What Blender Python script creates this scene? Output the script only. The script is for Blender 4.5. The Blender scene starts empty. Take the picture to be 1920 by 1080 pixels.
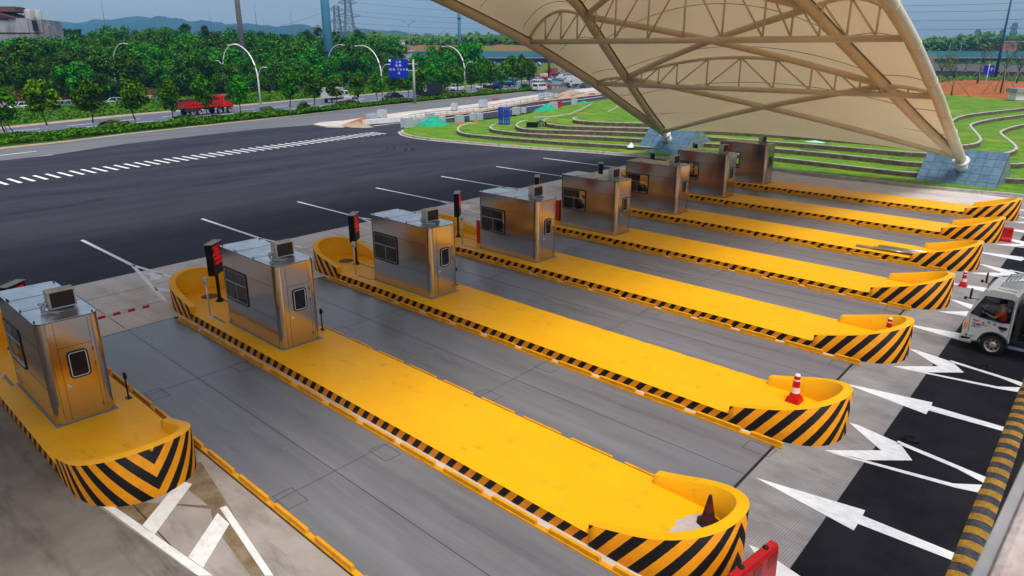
import bpy, bmesh, math, random
from math import sin, cos, pi, radians, sqrt
from mathutils import Vector, Matrix, noise
random.seed(7)
sc = bpy.context.scene
COL = sc.collection

# ------------------------------------------------------------------ camera, world, sun, exposure
CAM = Vector((20.1754, -7.3033, 8.1351))
YAW, PITCH, FPX = 2.3248, -0.3237, 1331.35
FWD = Vector((cos(PITCH)*cos(YAW), cos(PITCH)*sin(YAW), sin(PITCH)))
RGT = FWD.cross(Vector((0, 0, 1))).normalized()
UPV = RGT.cross(FWD)
cd = bpy.data.cameras.new('camera'); cam = bpy.data.objects.new('camera', cd); COL.objects.link(cam)
cam.matrix_world = Matrix.Translation(CAM) @ Matrix((RGT, UPV, -FWD)).transposed().to_4x4()
cd.sensor_width = 36; cd.lens = FPX/1920*36; cd.clip_start = .1; cd.clip_end = 20000
cd.dof.use_dof = True; cd.dof.focus_distance = 24; cd.dof.aperture_fstop = 4.5
sc.camera = cam
SUN_EL, SUN_AZ = radians(64), radians(-25)      # azimuth measured from +X towards +Y
w = bpy.data.worlds.new('World'); sc.world = w; w.use_nodes = True
nt = w.node_tree; nt.nodes.clear()
sky = nt.nodes.new('ShaderNodeTexSky'); sky.sky_type = 'NISHITA'; sky.sun_disc = False
sky.sun_elevation = SUN_EL; sky.sun_rotation = pi/2-SUN_AZ; sky.dust_density = 3.0; sky.air_density = 1.2; sky.ozone_density = 2.5
hs = nt.nodes.new('ShaderNodeHueSaturation'); hs.inputs['Saturation'].default_value = .78
tc = nt.nodes.new('ShaderNodeTexCoord'); mp = nt.nodes.new('ShaderNodeMapping'); mp.inputs['Scale'].default_value = (1, 1, 4)
nz = nt.nodes.new('ShaderNodeTexNoise'); nz.inputs['Scale'].default_value = 2.2; nz.inputs['Detail'].default_value = 5
rp = nt.nodes.new('ShaderNodeMapRange'); rp.inputs[1].default_value = .3; rp.inputs[2].default_value = .75; rp.inputs[3].default_value = .78; rp.inputs[4].default_value = 1.2
mx = nt.nodes.new('ShaderNodeMix'); mx.data_type = 'RGBA'; mx.blend_type = 'MULTIPLY'; mx.inputs[0].default_value = 1
bg = nt.nodes.new('ShaderNodeBackground'); bg.inputs[1].default_value = .125
wo = nt.nodes.new('ShaderNodeOutputWorld')
L = nt.links.new
sp_ = nt.nodes.new('ShaderNodeVectorMath'); sp_.operation = 'DOT_PRODUCT'; sp_.inputs[1].default_value = (-.76, .65, 0)
cm = nt.nodes.new('ShaderNodeMapRange'); cm.inputs[1].default_value = .55; cm.inputs[2].default_value = 1.0; cm.inputs[3].default_value = .15; cm.inputs[4].default_value = .62
cl = nt.nodes.new('ShaderNodeMix'); cl.data_type = 'RGBA'; cl.inputs[7].default_value = (3.1, 3.2, 3.35, 1)     # thin bright cloud deck, thickest towards the north-west
L(tc.outputs['Generated'], sp_.inputs[0]); L(sp_.outputs['Value'], cm.inputs[0]); L(cm.outputs[0], cl.inputs[0])
L(tc.outputs['Generated'], mp.inputs[0]); L(mp.outputs[0], nz.inputs['Vector']); L(nz.outputs['Fac'], rp.inputs[0])
L(sky.outputs[0], hs.inputs['Color']); L(hs.outputs[0], mx.inputs[6]); L(rp.outputs[0], mx.inputs[7])
L(mx.outputs[2], cl.inputs[6]); L(cl.outputs[2], bg.inputs[0]); L(bg.outputs[0], wo.inputs[0])
sd = bpy.data.lights.new('sun', 'SUN'); sd.energy = 1.5; sd.angle = radians(22); sd.color = (1, .95, .88)
so = bpy.data.objects.new('sun', sd); COL.objects.link(so)
so.rotation_euler = Vector((-cos(SUN_EL)*cos(SUN_AZ), -cos(SUN_EL)*sin(SUN_AZ), -sin(SUN_EL))).to_track_quat('-Z', 'Y').to_euler()
sc.view_settings.view_transform = 'Standard'; sc.view_settings.look = 'None'
sc.view_settings.exposure = 0.88; sc.view_settings.gamma = 1
sc.cycles.max_bounces = 7; sc.cycles.caustics_reflective = False; sc.cycles.caustics_refractive = False

def G(px, py, z=0.0):
    "the point of the horizontal plane z that the photograph shows at (px, py)"
    d = FWD + RGT*((px-960)/FPX) - UPV*((py-540)/FPX)
    return CAM + d*((z-CAM.z)/d.z)
def A(px, wd, py=94):
    "the point at distance wd along the view axis"
    return CAM + (FWD + RGT*((px-960)/FPX) - UPV*((py-540)/FPX))*wd
def Gs(pts, z=0.0): return [tuple(G(x, y, z).xy) for x, y in pts]

# ------------------------------------------------------------------ materials
MATS = {}
def mat(name, c, rough=.7, metal=0, c2=None, scale=3, bump=0, bscale=None, spec=.22, detail=5, stretch=(1, 1, 1), lo=.35, hi=.65, emit=None, coat=0, objrand=0, trans=0, rvar=0):
    if name in MATS: return MATS[name]
    m = bpy.data.materials.new(name); m.use_nodes = True; MATS[name] = m
    n = m.node_tree; b = n.nodes['Principled BSDF']; lk = n.links.new
    b.inputs['Base Color'].default_value = (*c, 1); b.inputs['Roughness'].default_value = rough
    b.inputs['Metallic'].default_value = metal; b.inputs['Specular IOR Level'].default_value = spec
    b.inputs['Coat Weight'].default_value = coat
    if emit: b.inputs['Emission Color'].default_value = (*emit[0], 1); b.inputs['Emission Strength'].default_value = emit[1]
    out = None
    if c2 or bump or rvar:
        t = n.nodes.new('ShaderNodeTexCoord'); mpp = n.nodes.new('ShaderNodeMapping'); mpp.inputs['Scale'].default_value = stretch
        lk(t.outputs['Object'], mpp.inputs[0])
    if c2:
        z = n.nodes.new('ShaderNodeTexNoise'); z.inputs['Scale'].default_value = scale; z.inputs['Detail'].default_value = detail
        z.inputs['Roughness'].default_value = .62
        lk(mpp.outputs[0], z.inputs['Vector'])
        r = n.nodes.new('ShaderNodeMapRange'); r.inputs[1].default_value = lo; r.inputs[2].default_value = hi; lk(z.outputs['Fac'], r.inputs[0])
        x = n.nodes.new('ShaderNodeMix'); x.data_type = 'RGBA'; x.inputs[6].default_value = (*c, 1); x.inputs[7].default_value = (*c2, 1)
        lk(r.outputs[0], x.inputs[0]); out = x.outputs[2]; lk(out, b.inputs['Base Color'])
        if rvar:
            rr = n.nodes.new('ShaderNodeMapRange'); rr.inputs[3].default_value = rough-rvar; rr.inputs[4].default_value = rough+rvar
            lk(r.outputs[0], rr.inputs[0]); lk(rr.outputs[0], b.inputs['Roughness'])
    if objrand:
        oi = n.nodes.new('ShaderNodeObjectInfo'); h = n.nodes.new('ShaderNodeHueSaturation')
        mr = n.nodes.new('ShaderNodeMapRange'); mr.inputs[3].default_value = 1-objrand; mr.inputs[4].default_value = 1+objrand
        lk(oi.outputs['Random'], mr.inputs[0]); lk(mr.outputs[0], h.inputs['Value'])
        mr2 = n.nodes.new('ShaderNodeMapRange'); mr2.inputs[3].default_value = .5-objrand*.06; mr2.inputs[4].default_value = .5+objrand*.05
        lk(oi.outputs['Random'], mr2.inputs[0]); lk(mr2.outputs[0], h.inputs['Hue'])
        if out: lk(out, h.inputs['Color'])
        else: h.inputs['Color'].default_value = (*c, 1)
        lk(h.outputs[0], b.inputs['Base Color']); out = h.outputs[0]
    if bump:
        z2 = n.nodes.new('ShaderNodeTexNoise'); z2.inputs['Scale'].default_value = bscale or scale*6; z2.inputs['Detail'].default_value = 4
        lk(mpp.outputs[0], z2.inputs['Vector'])
        bp = n.nodes.new('ShaderNodeBump'); bp.inputs['Strength'].default_value = bump; bp.inputs['Distance'].default_value = .02
        lk(z2.outputs['Fac'], bp.inputs['Height']); lk(bp.outputs[0], b.inputs['Normal'])
    if trans:
        tr = n.nodes.new('ShaderNodeBsdfTranslucent'); ms = n.nodes.new('ShaderNodeMixShader'); ms.inputs[0].default_value = trans
        if out: lk(out, tr.inputs[0])
        else: tr.inputs[0].default_value = (*c, 1)
        lk(b.outputs[0], ms.inputs[1]); lk(tr.outputs[0], ms.inputs[2]); lk(ms.outputs[0], n.nodes['Material Output'].inputs[0])
    return m

def overlay(m, fac_build, c):
    "mix colour c over the base colour with a factor built by fac_build(nodes, links) -> socket"
    n = m.node_tree; b = n.nodes['Principled BSDF']; s = b.inputs['Base Color']
    x = n.nodes.new('ShaderNodeMix'); x.data_type = 'RGBA'; x.inputs[7].default_value = (*c, 1)
    if s.is_linked: n.links.new(s.links[0].from_socket, x.inputs[6])
    else: x.inputs[6].default_value = s.default_value
    n.links.new(fac_build(n), x.inputs[0]); n.links.new(x.outputs[2], s)
    return m

YEL = (.90, .435, .002); BLK = (.008, .006, .006)
paint = mat('yellow_paint', YEL, .5, c2=(.84, .39, .003), scale=.9, bump=.12, bscale=40, lo=.3, hi=.8, spec=.22)
def nz_fac(scale, lo, hi, stretch=(1, 1, 1), detail=8, rough=.7, off=(0, 0, 0)):
    def f(n):
        t = n.nodes.new('ShaderNodeTexCoord'); q = n.nodes.new('ShaderNodeMapping'); q.inputs['Scale'].default_value = stretch; q.inputs['Location'].default_value = off
        z = n.nodes.new('ShaderNodeTexNoise'); z.inputs['Scale'].default_value = scale; z.inputs['Detail'].default_value = detail; z.inputs['Roughness'].default_value = rough
        r = n.nodes.new('ShaderNodeMapRange'); r.inputs[1].default_value = lo; r.inputs[2].default_value = hi
        n.links.new(t.outputs['Object'], q.inputs[0]); n.links.new(q.outputs[0], z.inputs['Vector']); n.links.new(z.outputs['Fac'], r.inputs[0])
        return r.outputs[0]
    return f
overlay(paint, nz_fac(1.6, .60, .74, off=(3, 1, 0)), (.50, .24, .02))
overlay(paint, nz_fac(9, .70, .76, off=(9, 1, 0)), (.62, .50, .33))
overlay(paint, nz_fac(2.4, .60, .80, stretch=(.5, 1.6, 1), off=(11, 3, 0)), (.42, .21, .02))
overlay(paint, nz_fac(.55, .50, .80, off=(4, 13, 0)), (.94, .50, .006))

def stripe_mat(name, period, sgn):
    m = mat(name, (.80, .30, .004), .55, c2=(.70, .24, .004), scale=4, bump=.1, bscale=30, spec=.18)
    n = m.node_tree; lk = n.links.new
    def f(n):
        uv = n.nodes.new('ShaderNodeUVMap'); sp = n.nodes.new('ShaderNodeSeparateXYZ'); lk(uv.outputs[0], sp.inputs[0])
        def M(op, a, b=None):
            k = n.nodes.new('ShaderNodeMath'); k.operation = op
            for i, v in enumerate((a, b)):
                if v is None: continue
                if isinstance(v, (int, float)): k.inputs[i].default_value = v
                else: lk(v, k.inputs[i])
            return k.outputs[0]
        t = n.nodes.new('ShaderNodeTexCoord'); z = n.nodes.new('ShaderNodeTexNoise'); z.inputs['Scale'].default_value = 14
        lk(t.outputs['Object'], z.inputs['Vector'])
        wob = M('MULTIPLY', z.outputs['Fac'], .012)
        a = M('ADD', M('ABSOLUTE', sp.outputs[0]), M('MULTIPLY', sp.outputs[1], sgn))
        a = M('ADD', a, wob)
        fr = M('FRACT', M('DIVIDE', M('ADD', a, 40.0), period))
        return M('GREATER_THAN', fr, .5)
    overlay(m, f, BLK)
    overlay(m, nz_fac(5, .66, .72, stretch=(1, 1, .35), off=(3, 2, 1)), (.30, .17, .04))
    return overlay(m, nz_fac(14, .70, .76, off=(1, 2, 6)), (.34, .30, .26))
stripe_wall = stripe_mat('hazard_stripes_wall', .42, .75)
stripe_wall_v = stripe_mat('hazard_stripes_v', .42, -.75)
stripe_kerb = stripe_mat('hazard_stripes_kerb', .37, .8)

asphalt = mat('fresh_asphalt', (.015, .015, .022), .8, c2=(.036, .035, .050), scale=.35, bump=.6, bscale=60, stretch=(1, .35, 1), spec=.16, rvar=.08)
overlay(asphalt, nz_fac(.5, .45, .85, stretch=(1, .12, 1), off=(9, 1, 0)), (.055, .053, .066))
overlay(asphalt, nz_fac(.12, .5, .8, stretch=(1, .3, 1)), (.042, .040, .048))
overlay(asphalt, nz_fac(3, .70, .80, off=(5, 5, 0)), (.075, .07, .068))
asphalt2 = mat('exit_asphalt', (.007, .007, .009), .85, c2=(.016, .015, .018), scale=.9, bump=.7, bscale=60, spec=.14)
overlay(asphalt2, nz_fac(2.2, .70, .80, off=(3, 5, 0)), (.05, .05, .055))
old_asphalt = mat('old_asphalt', (.11, .115, .125), .85, c2=(.16, .16, .165), scale=.3, bump=.3, bscale=50, stretch=(1, .15, 1))
road_asphalt = mat('highway_asphalt', (.085, .10, .13), .8, c2=(.12, .135, .165), scale=.25, bump=.2, bscale=40, stretch=(1, .12, 1))
conc = mat('concrete', (.52, .465, .42), .75, c2=(.62, .565, .52), scale=.8, bump=.35, bscale=45, rvar=.08)
overlay(conc, nz_fac(.7, .52, .75, stretch=(.25, 1, 1)), (.30, .26, .23))
overlay(conc, nz_fac(3.2, .66, .78, stretch=(.5, 1, 1), off=(2, 7, 1)), (.20, .17, .15))
conc_groove = mat('grooved_concrete', (.23, .215, .205), .85, c2=(.33, .31, .295), scale=1.1, bump=.3, bscale=45)
def grooves(n):
    t = n.nodes.new('ShaderNodeTexCoord'); q = n.nodes.new('ShaderNodeMapping'); q.inputs['Rotation'].default_value = (0, 0, radians(2.6))
    wv = n.nodes.new('ShaderNodeTexWave'); wv.wave_type = 'BANDS'; wv.bands_direction = 'X'; wv.inputs['Scale'].default_value = 6.5; wv.inputs['Distortion'].default_value = .35; wv.inputs['Detail Scale'].default_value = 3
    r = n.nodes.new('ShaderNodeMapRange'); r.inputs[1].default_value = .55; r.inputs[2].default_value = 1; r.inputs[4].default_value = .6
    n.links.new(t.outputs['Object'], q.inputs[0]); n.links.new(q.outputs[0], wv.inputs['Vector']); n.links.new(wv.outputs['Fac'], r.inputs[0])
    return r.outputs[0]
overlay(conc_groove, grooves, (.15, .14, .13))
overlay(conc_groove, nz_fac(1.2, .5, .8, stretch=(.3, 1, 1)), (.13, .12, .11))
conc_stained = mat('stained_concrete', (.165, .14, .125), .8, c2=(.24, .21, .19), scale=.9, bump=.4, bscale=40, rvar=.1)
overlay(conc_stained, nz_fac(1.1, .5, .72, stretch=(.3, 1.4, 1)), (.09, .075, .065))
overlay(conc_stained, nz_fac(5, .66, .74, off=(4, 2, 0)), (.05, .045, .04))
conc_mid = mat('worn_concrete', (.30, .265, .24), .8, c2=(.38, .34, .31), scale=1.2, bump=.4, bscale=40)
overlay(conc_mid, nz_fac(1.5, .5, .75, stretch=(.4, 1.4, 1)), (.18, .15, .13))
deck = mat('weighbridge_plate', (.10, .102, .115), .33, c2=(.19, .19, .205), scale=.7, bump=.06, bscale=25, stretch=(.18, 1.5, 1), rvar=.1, spec=.6, lo=.3, hi=.7)
overlay(deck, nz_fac(1.6, .52, .85, stretch=(.10, 2.2, 1), off=(1, 4, 0)), (.23, .23, .255))
overlay(deck, nz_fac(.9, .66, .76, stretch=(.6, 1, 1), off=(7, 3, 2)), (.20, .115, .06))
white = mat('road_marking_white', (.82, .82, .80), .7, c2=(.70, .69, .67), scale=5, bump=.1)
overlay(white, nz_fac(6, .62, .74, stretch=(.3, 1, 1)), (.30, .29, .28))
overlay(white, nz_fac(2.5, .5, .8, stretch=(1, 5, 1)), (.52, .51, .50))
steel = mat('stainless_steel', (.60, .535, .48), .16, 1, c2=(.52, .46, .41), scale=.8, stretch=(.5, .5, 2), rvar=.03, bump=.012, bscale=.9, lo=.2, hi=.8)
roofsteel = mat('roof_sheet', (.62, .64, .66), .28, .85, c2=(.42, .44, .46), scale=2.2, bump=.2, bscale=5)
dark = mat('black_rubber', (.012, .012, .013), .45)
black_metal = mat('black_metal', (.014, .014, .016), .35, .2)
seam = mat('dark_seam', (.02, .018, .016), .8)
seam2 = mat('plate_joint', (.045, .045, .048), .7)
whitepaint = mat('white_paint', (.72, .72, .70), .4, c2=(.6, .6, .58), scale=3)
canopy_tube = mat('cream_tube_paint', (.82, .69, .50), .42, c2=(.72, .58, .40), scale=.5, stretch=(1, .3, 1), coat=.15)
fabric = mat('canopy_membrane', (.90, .74, .48), .7, c2=(.84, .65, .38), scale=.16, trans=.22, lo=.3, hi=.7)
glass_dark = mat('dark_glass', (.010, .011, .013), .08, spec=.35)
grass = mat('lawn', (.025, .13, .002), .95, c2=(.13, .26, .006), scale=.8, bump=.9, bscale=9, lo=.3, hi=.7)
overlay(grass, nz_fac(3.5, .50, .72, off=(1, 2, 0)), (.27, .27, .035))
overlay(grass, nz_fac(.22, .54, .70, off=(20, 8, 3)), (.30, .25, .05))
overlay(grass, nz_fac(7, .62, .72, off=(2, 18, 3)), (.02, .06, .004))
grass_dark = mat('verge_grass', (.016, .085, .003), .95, c2=(.05, .14, .010), scale=1.2, bump=1, bscale=8)
earth = mat('orange_earth', (.38, .115, .02), .95, c2=(.24, .065, .012), scale=.5, bump=1, bscale=3)
tan = mat('tan_earth', (.32, .21, .13), .95, c2=(.42, .31, .21), scale=.8, bump=.6, bscale=6)
pale = mat('pale_paving', (.60, .53, .46), .9, c2=(.46, .38, .31), scale=.7, bump=.3)
kerbstone = mat('kerb_stone', (.36, .33, .29), .85, c2=(.52, .48, .43), scale=2.5)
overlay(kerbstone, nz_fac(1.3, .55, .7), (.16, .12, .09))
wallbrown = mat('retaining_wall_face', (.085, .055, .038), .9, c2=(.17, .12, .09), scale=3, bump=.4)
slate = mat('blue_slate_tile', (.055, .115, .165), .34, c2=(.10, .18, .235), scale=2.5, bump=.15, spec=.6)
slate2 = mat('slate_gap', (.03, .045, .06), .8)
bark = mat('bark', (.10, .075, .055), .9, c2=(.05, .038, .03), scale=6)
lime = mat('whitewashed_bark', (.42, .40, .36), .9, c2=(.2, .17, .14), scale=5)
red = mat('red_plastic', (.55, .012, .010), .35, c2=(.42, .01, .01), scale=5)
refl = mat('reflective_white', (.75, .62, .58), .4)

# ------------------------------------------------------------------ mesh helpers
def tag(o, label=None, cat=None, group=None, kind=None):
    if label: o['label'] = label
    if cat: o['category'] = cat
    if group: o['group'] = group
    if kind: o['kind'] = kind
    return o
def empty(name, loc=(0, 0, 0), rz=0, label=None, cat=None, group=None, scale=1):
    o = bpy.data.objects.new(name, None); COL.objects.link(o); o.location = loc; o.rotation_euler = (0, 0, rz)
    o.empty_display_size = .2
    if scale != 1: o.scale = (scale,)*3
    return tag(o, label, cat, group)
class MB:
    def __init__(s): s.v = []; s.f = []; s.m = []; s.s = []; s.uv = {}
    def face(s, pts, mi=0, sm=False, uv=None):
        i = len(s.v); s.v += [tuple(p) for p in pts]; s.f.append(tuple(range(i, i+len(pts)))); s.m.append(mi); s.s.append(sm)
        if uv: s.uv[len(s.f)-1] = uv
    def add(s, vs, fs, mi=0, sm=False):
        i = len(s.v); s.v += [tuple(p) for p in vs]
        for f in fs: s.f.append(tuple(i+k for k in f)); s.m.append(mi); s.s.append(sm)
    def box(s, x0, x1, y0, y1, z0, z1, mi=0, M=None, top=None):
        t = top or 0
        vs = [(x0, y0, z0), (x1, y0, z0), (x1, y1, z0), (x0, y1, z0), (x0+t, y0+t, z1), (x1-t, y0+t, z1), (x1-t, y1-t, z1), (x0+t, y1-t, z1)]
        if M: vs = [M @ Vector(p) for p in vs]
        s.add(vs, [(3, 2, 1, 0), (4, 5, 6, 7), (0, 1, 5, 4), (1, 2, 6, 5), (2, 3, 7, 6), (3, 0, 4, 7)], mi)
    def tube(s, pts, r, n=8, mi=0, sm=True, caps=True):
        pts = [Vector(p) for p in pts]; rs = r if isinstance(r, (list, tuple)) else [r]*len(pts)
        rings = []
        for i, p in enumerate(pts):
            d = (pts[min(i+1, len(pts)-1)]-pts[max(i-1, 0)]).normalized()
            a = d.cross(Vector((0, 0, 1)) if abs(d.z) < .95 else Vector((1, 0, 0))).normalized(); b = d.cross(a)
            rings.append([p + a*cos(2*pi*k/n)*rs[i] + b*sin(2*pi*k/n)*rs[i] for k in range(n)])
        i0 = len(s.v)
        for rg in rings: s.v += [tuple(q) for q in rg]
        for i in range(len(rings)-1):
            for k in range(n):
                a = i0+i*n+k; b = i0+i*n+(k+1) % n
                s.f.append((a, b, b+n, a+n)); s.m.append(mi); s.s.append(sm)
        if caps:
            s.f.append(tuple(i0+k for k in reversed(range(n)))); s.m.append(mi); s.s.append(False)
            e = i0+(len(rings)-1)*n
            s.f.append(tuple(e+k for k in range(n))); s.m.append(mi); s.s.append(False)
    def lathe(s, prof, n=16, mi=0, sm=True, M=None):
        i0 = len(s.v)
        for r, z in prof:
            for k in range(n):
                p = Vector((r*cos(2*pi*k/n), r*sin(2*pi*k/n), z)); s.v.append(tuple(M @ p if M else p))
        for i in range(len(prof)-1):
            mm = mi[i] if isinstance(mi, (list, tuple)) else mi
            for k in range(n):
                a = i0+i*n+k; b = i0+i*n+(k+1) % n
                s.f.append((a, b, b+n, a+n)); s.m.append(mm); s.s.append(sm)
    def prism(s, poly, z0, z1, mi=0, ms=None, bottom=True):
        "horizontal polygon extruded upwards"
        n = len(poly); ar = sum(poly[i][0]*poly[(i+1) % n][1]-poly[(i+1) % n][0]*poly[i][1] for i in range(n))
        if ar < 0: poly = poly[::-1]
        ms = mi if ms is None else ms
        s.face([(x, y, z1) for x, y in poly], mi)
        if bottom: s.face([(x, y, z0) for x, y in reversed(poly)], mi)
        for i in range(n):
            a, b = poly[i], poly[(i+1) % n]
            s.face([(a[0], a[1], z0), (b[0], b[1], z0), (b[0], b[1], z1), (a[0], a[1], z1)], ms)
    def profile(s, pts, y0, y1, mi=0, inset=0, M=None, edge=None):
        "side profile in XZ extruded across Y"
        n = len(pts); i0 = len(s.v)
        ar = sum(pts[i][0]*pts[(i+1) % n][1]-pts[(i+1) % n][0]*pts[i][1] for i in range(n))
        if ar < 0: pts = pts[::-1]
        for y in (y0, y1):
            for x, z in pts:
                p = Vector((x, y, z)); s.v.append(tuple(M @ p if M else p))
        s.f.append(tuple(range(i0, i0+n))); s.m.append(mi); s.s.append(False)
        s.f.append(tuple(reversed(range(i0+n, i0+2*n)))); s.m.append(mi); s.s.append(False)
        for i in range(n):
            j = (i+1) % n
            s.f.append((i0+j, i0+i, i0+n+i, i0+n+j)); s.m.append(mi if edge is None else edge); s.s.append(False)
    def build(s, name, mats, parent=None, bevel=0, loc=None, fix=False):
        me = bpy.data.meshes.new(name); me.from_pydata(s.v, [], s.f)
        for m in (mats if isinstance(mats, (list, tuple)) else [mats]): me.materials.append(m)
        me.polygons.foreach_set('material_index', s.m); me.polygons.foreach_set('use_smooth', s.s)
        if s.uv:
            uvl = me.uv_layers.new(name='UVMap')
            for fi, uvs in s.uv.items():
                for li, q in zip(me.polygons[fi].loop_indices, uvs): uvl.data[li].uv = q
        me.update()
        if fix or bevel:
            bm = bmesh.new(); bm.from_mesh(me)
            bmesh.ops.remove_doubles(bm, verts=bm.verts, dist=1e-5)
            if fix: bmesh.ops.recalc_face_normals(bm, faces=bm.faces)
            bm.to_mesh(me); bm.free()
        o = bpy.data.objects.new(name, me); COL.objects.link(o)
        if parent: o.parent = parent
        if loc: o.location = loc
        if bevel:
            b = o.modifiers.new('bevel', 'BEVEL'); b.width = bevel; b.segments = 2; b.limit_method = 'ANGLE'; b.angle_limit = radians(35)
        return o
def children(o): return [c for c in COL.objects if c.parent == o]
KIDS = {}
def copy_tree(o, parent=None):
    c = o.copy(); COL.objects.link(c)
    if parent: c.parent = parent; c.matrix_parent_inverse = o.matrix_parent_inverse
    ks = KIDS.get(o.name)
    if ks is None: ks = KIDS[o.name] = children(o)
    for ch in list(ks): copy_tree(ch, c)
    return c
def sheet(name, poly, z, m, kind='structure', thick=0):
    b = MB()
    n = len(poly); ar = sum(poly[i][0]*poly[(i+1) % n][1]-poly[(i+1) % n][0]*poly[i][1] for i in range(n))
    if ar < 0: poly = poly[::-1]
    if thick: b.prism(poly, z-thick, z)
    else: b.face([(x, y, z) for x, y in poly])
    return tag(b.build(name, m), kind=kind)
def text_mesh(body, size, m, M, parent, name='lettering', extr=.002, align='CENTER'):
    cu = bpy.data.curves.new('t', 'FONT'); cu.body = body; cu.size = size; cu.extrude = extr; cu.align_x = align; cu.align_y = 'CENTER'; cu.resolution_u = 1
    o = bpy.data.objects.new('t', cu); COL.objects.link(o)
    dg = bpy.context.evaluated_depsgraph_get(); me = bpy.data.meshes.new_from_object(o.evaluated_get(dg))
    bpy.data.objects.remove(o); bpy.data.curves.remove(cu)
    me.transform(M); me.materials.clear(); me.materials.append(m); me.name = name
    q = bpy.data.objects.new(name, me); COL.objects.link(q)
    if parent: q.parent = parent
    return q
ORD = ['first', 'second', 'third', 'fourth', 'fifth', 'sixth', 'seventh', 'eighth']
SP, SKEW, ZP = 5.6, -.2576, .24
def org(n): return Vector(((n-2)*SKEW, (n-2)*SP+1.05, 0))      # near kerb line of island n

# ------------------------------------------------------------------ ground, roads, plaza
sheet('ground', [(-3300, -3300), (3300, -3300), (3300, 3300), (-3300, 3300)], -.12, mat('far_fields', (.035, .09, .02), .95, c2=(.09, .12, .04), scale=.02))
def lerp_left(p, q, d):
    v = Vector(p)-Vector(q); v.normalize(); return tuple(Vector(p)+v*d)
c_plaza = Gs([(0, 301), (100, 290), (230, 270), (480, 242), (587, 234)])
c_plaza = [lerp_left(c_plaza[0], c_plaza[2], 70)] + c_plaza
c_serv_up = Gs([(0, 280), (120, 267.5), (240, 252), (480, 226), (705, 200), (855, 185), (1007, 171)])
c_serv_up = [lerp_left(c_serv_up[0], c_serv_up[2], 70)] + c_serv_up
tipS = Gs([(587, 234), (600, 230), (642, 227), (755, 211), (880, 197), (1007, 177.5), (1090, 167)])
c_med_far = Gs([(0, 256), (112, 249), (240, 237), (320, 231), (480, 215), (585, 208), (705, 194.5), (855, 180.5), (955, 171), (1005, 166.5)])
c_med_far = [lerp_left(c_med_far[0], c_med_far[3], 70)] + c_med_far
c_hw_far = Gs([(0, 242), (75, 234), (162, 225), (240, 217), (320, 210), (480, 196), (580, 186), (667, 180), (755, 172), (850, 164), (930, 157), (1000, 150)])
c_hw_far = [lerp_left(c_hw_far[0], c_hw_far[3], 70)] + c_hw_far
c_verge = Gs([(0, 217), (75, 210), (144, 206), (237, 199), (310, 194), (480, 183), (649, 171), (760, 161), (900, 151)])
c_verge = [lerp_left(c_verge[0], c_verge[3], 70)] + c_verge
def between(name, a, b, z, m, **k): return sheet(name, list(a)+list(b)[::-1], z, m, **k)
far_end = [tuple(A(1090, 300).xy), tuple(A(985, 300).xy)]
sheet('highway', c_med_far + Gs([(1040, 172), (1180, 172), (1180, 140)]) + [tuple(A(1120, 330).xy), tuple(A(1000, 330).xy)] + c_hw_far[::-1], -.03, road_asphalt)
between('service_road', c_serv_up, c_plaza[:-1] + tipS, -.026, old_asphalt)
sheet('service_road_end', tipS[-2:] + Gs([(1180, 162), (1180, 150)]) + [c_serv_up[-1]], -.022, road_asphalt)
between('access_lane', c_verge, [tuple(Vector(p)+Vector((-9, -3))) for p in c_verge], -.03, pale)
R2n = Gs([(760, 233), (837, 231), (960, 216), (1050, 201), (1137, 185), (1180, 178)])
plaza = [(60, -110), c_plaza[0]] + c_plaza[1:] + Gs([(612, 239), (640, 239.5), (685, 236), (755, 228), (800, 221), (900, 210.5), (1000, 192), (1125, 178), (1180, 170)]) + R2n[::-1] + [tuple(G(755, 246).xy), tuple(G(760, 252).xy), (-30, 41), (-24, 42), (-10, 44.5), (0, 46), (14, 46), (60, 47)]
sheet('plaza_asphalt', plaza, -.012, asphalt)
# pale unfinished strip between the two roads
strip = Gs([(587, 234), (600, 230), (642, 227), (755, 211), (880, 197), (1007, 177.5), (1090, 167), (1180, 158), (1180, 170), (1125, 176), (1000, 190), (900, 208.5), (800, 219.5), (755, 226.5), (685, 235), (640, 238.5), (612, 238)])
b = MB(); b.prism(strip, -.1, .06, 0); tag(b.build('unpaved_strip', pale), kind='structure')
sheet('strip_soil', Gs([(650, 237), (700, 228), (740, 226), (800, 217), (900, 206), (1000, 188), (1125, 174), (1125, 178), (1000, 192), (900, 210), (800, 221), (740, 230)], .075), .075, tan)
# concrete aprons (skewed like the lane ends)
def skx(x, y): return (x-.046*(y-1), y)
apron = [skx(-8.25, -90), skx(-8.25, 37.0)] + [(-4, 41.2), (1, 42.2), (14, 42.9), (32, 43.3)] + [skx(17.0, 43), skx(17.0, -90)]
sheet('concrete_apron', apron, 0, conc)
sheet('grooved_apron', [skx(15.24, -90), skx(15.24, 42.8), skx(17.0, 42.8), skx(17.0, -90)], .004, conc_groove)
sheet('exit_asphalt', [skx(17.0, -90), skx(17.0, 43.0), (60, 43.8), (60, -90)], .001, asphalt2)
sheet('stained_apron', [skx(-8.2, -80), skx(-8.2, -4.6), (5, -4.3), (6.8, -4.35), (10.3, -3.85), skx(15.2, -3.9), skx(15.2, -80)], .0035, conc_stained)
sheet('worn_apron', [(3, -4.6), (6.8, -4.4), (10.3, -3.85), skx(15.2, -3.9), skx(15.2, -2.05), (3, -2.0)], .0025, conc_mid)
tm_ = MB()
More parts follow.
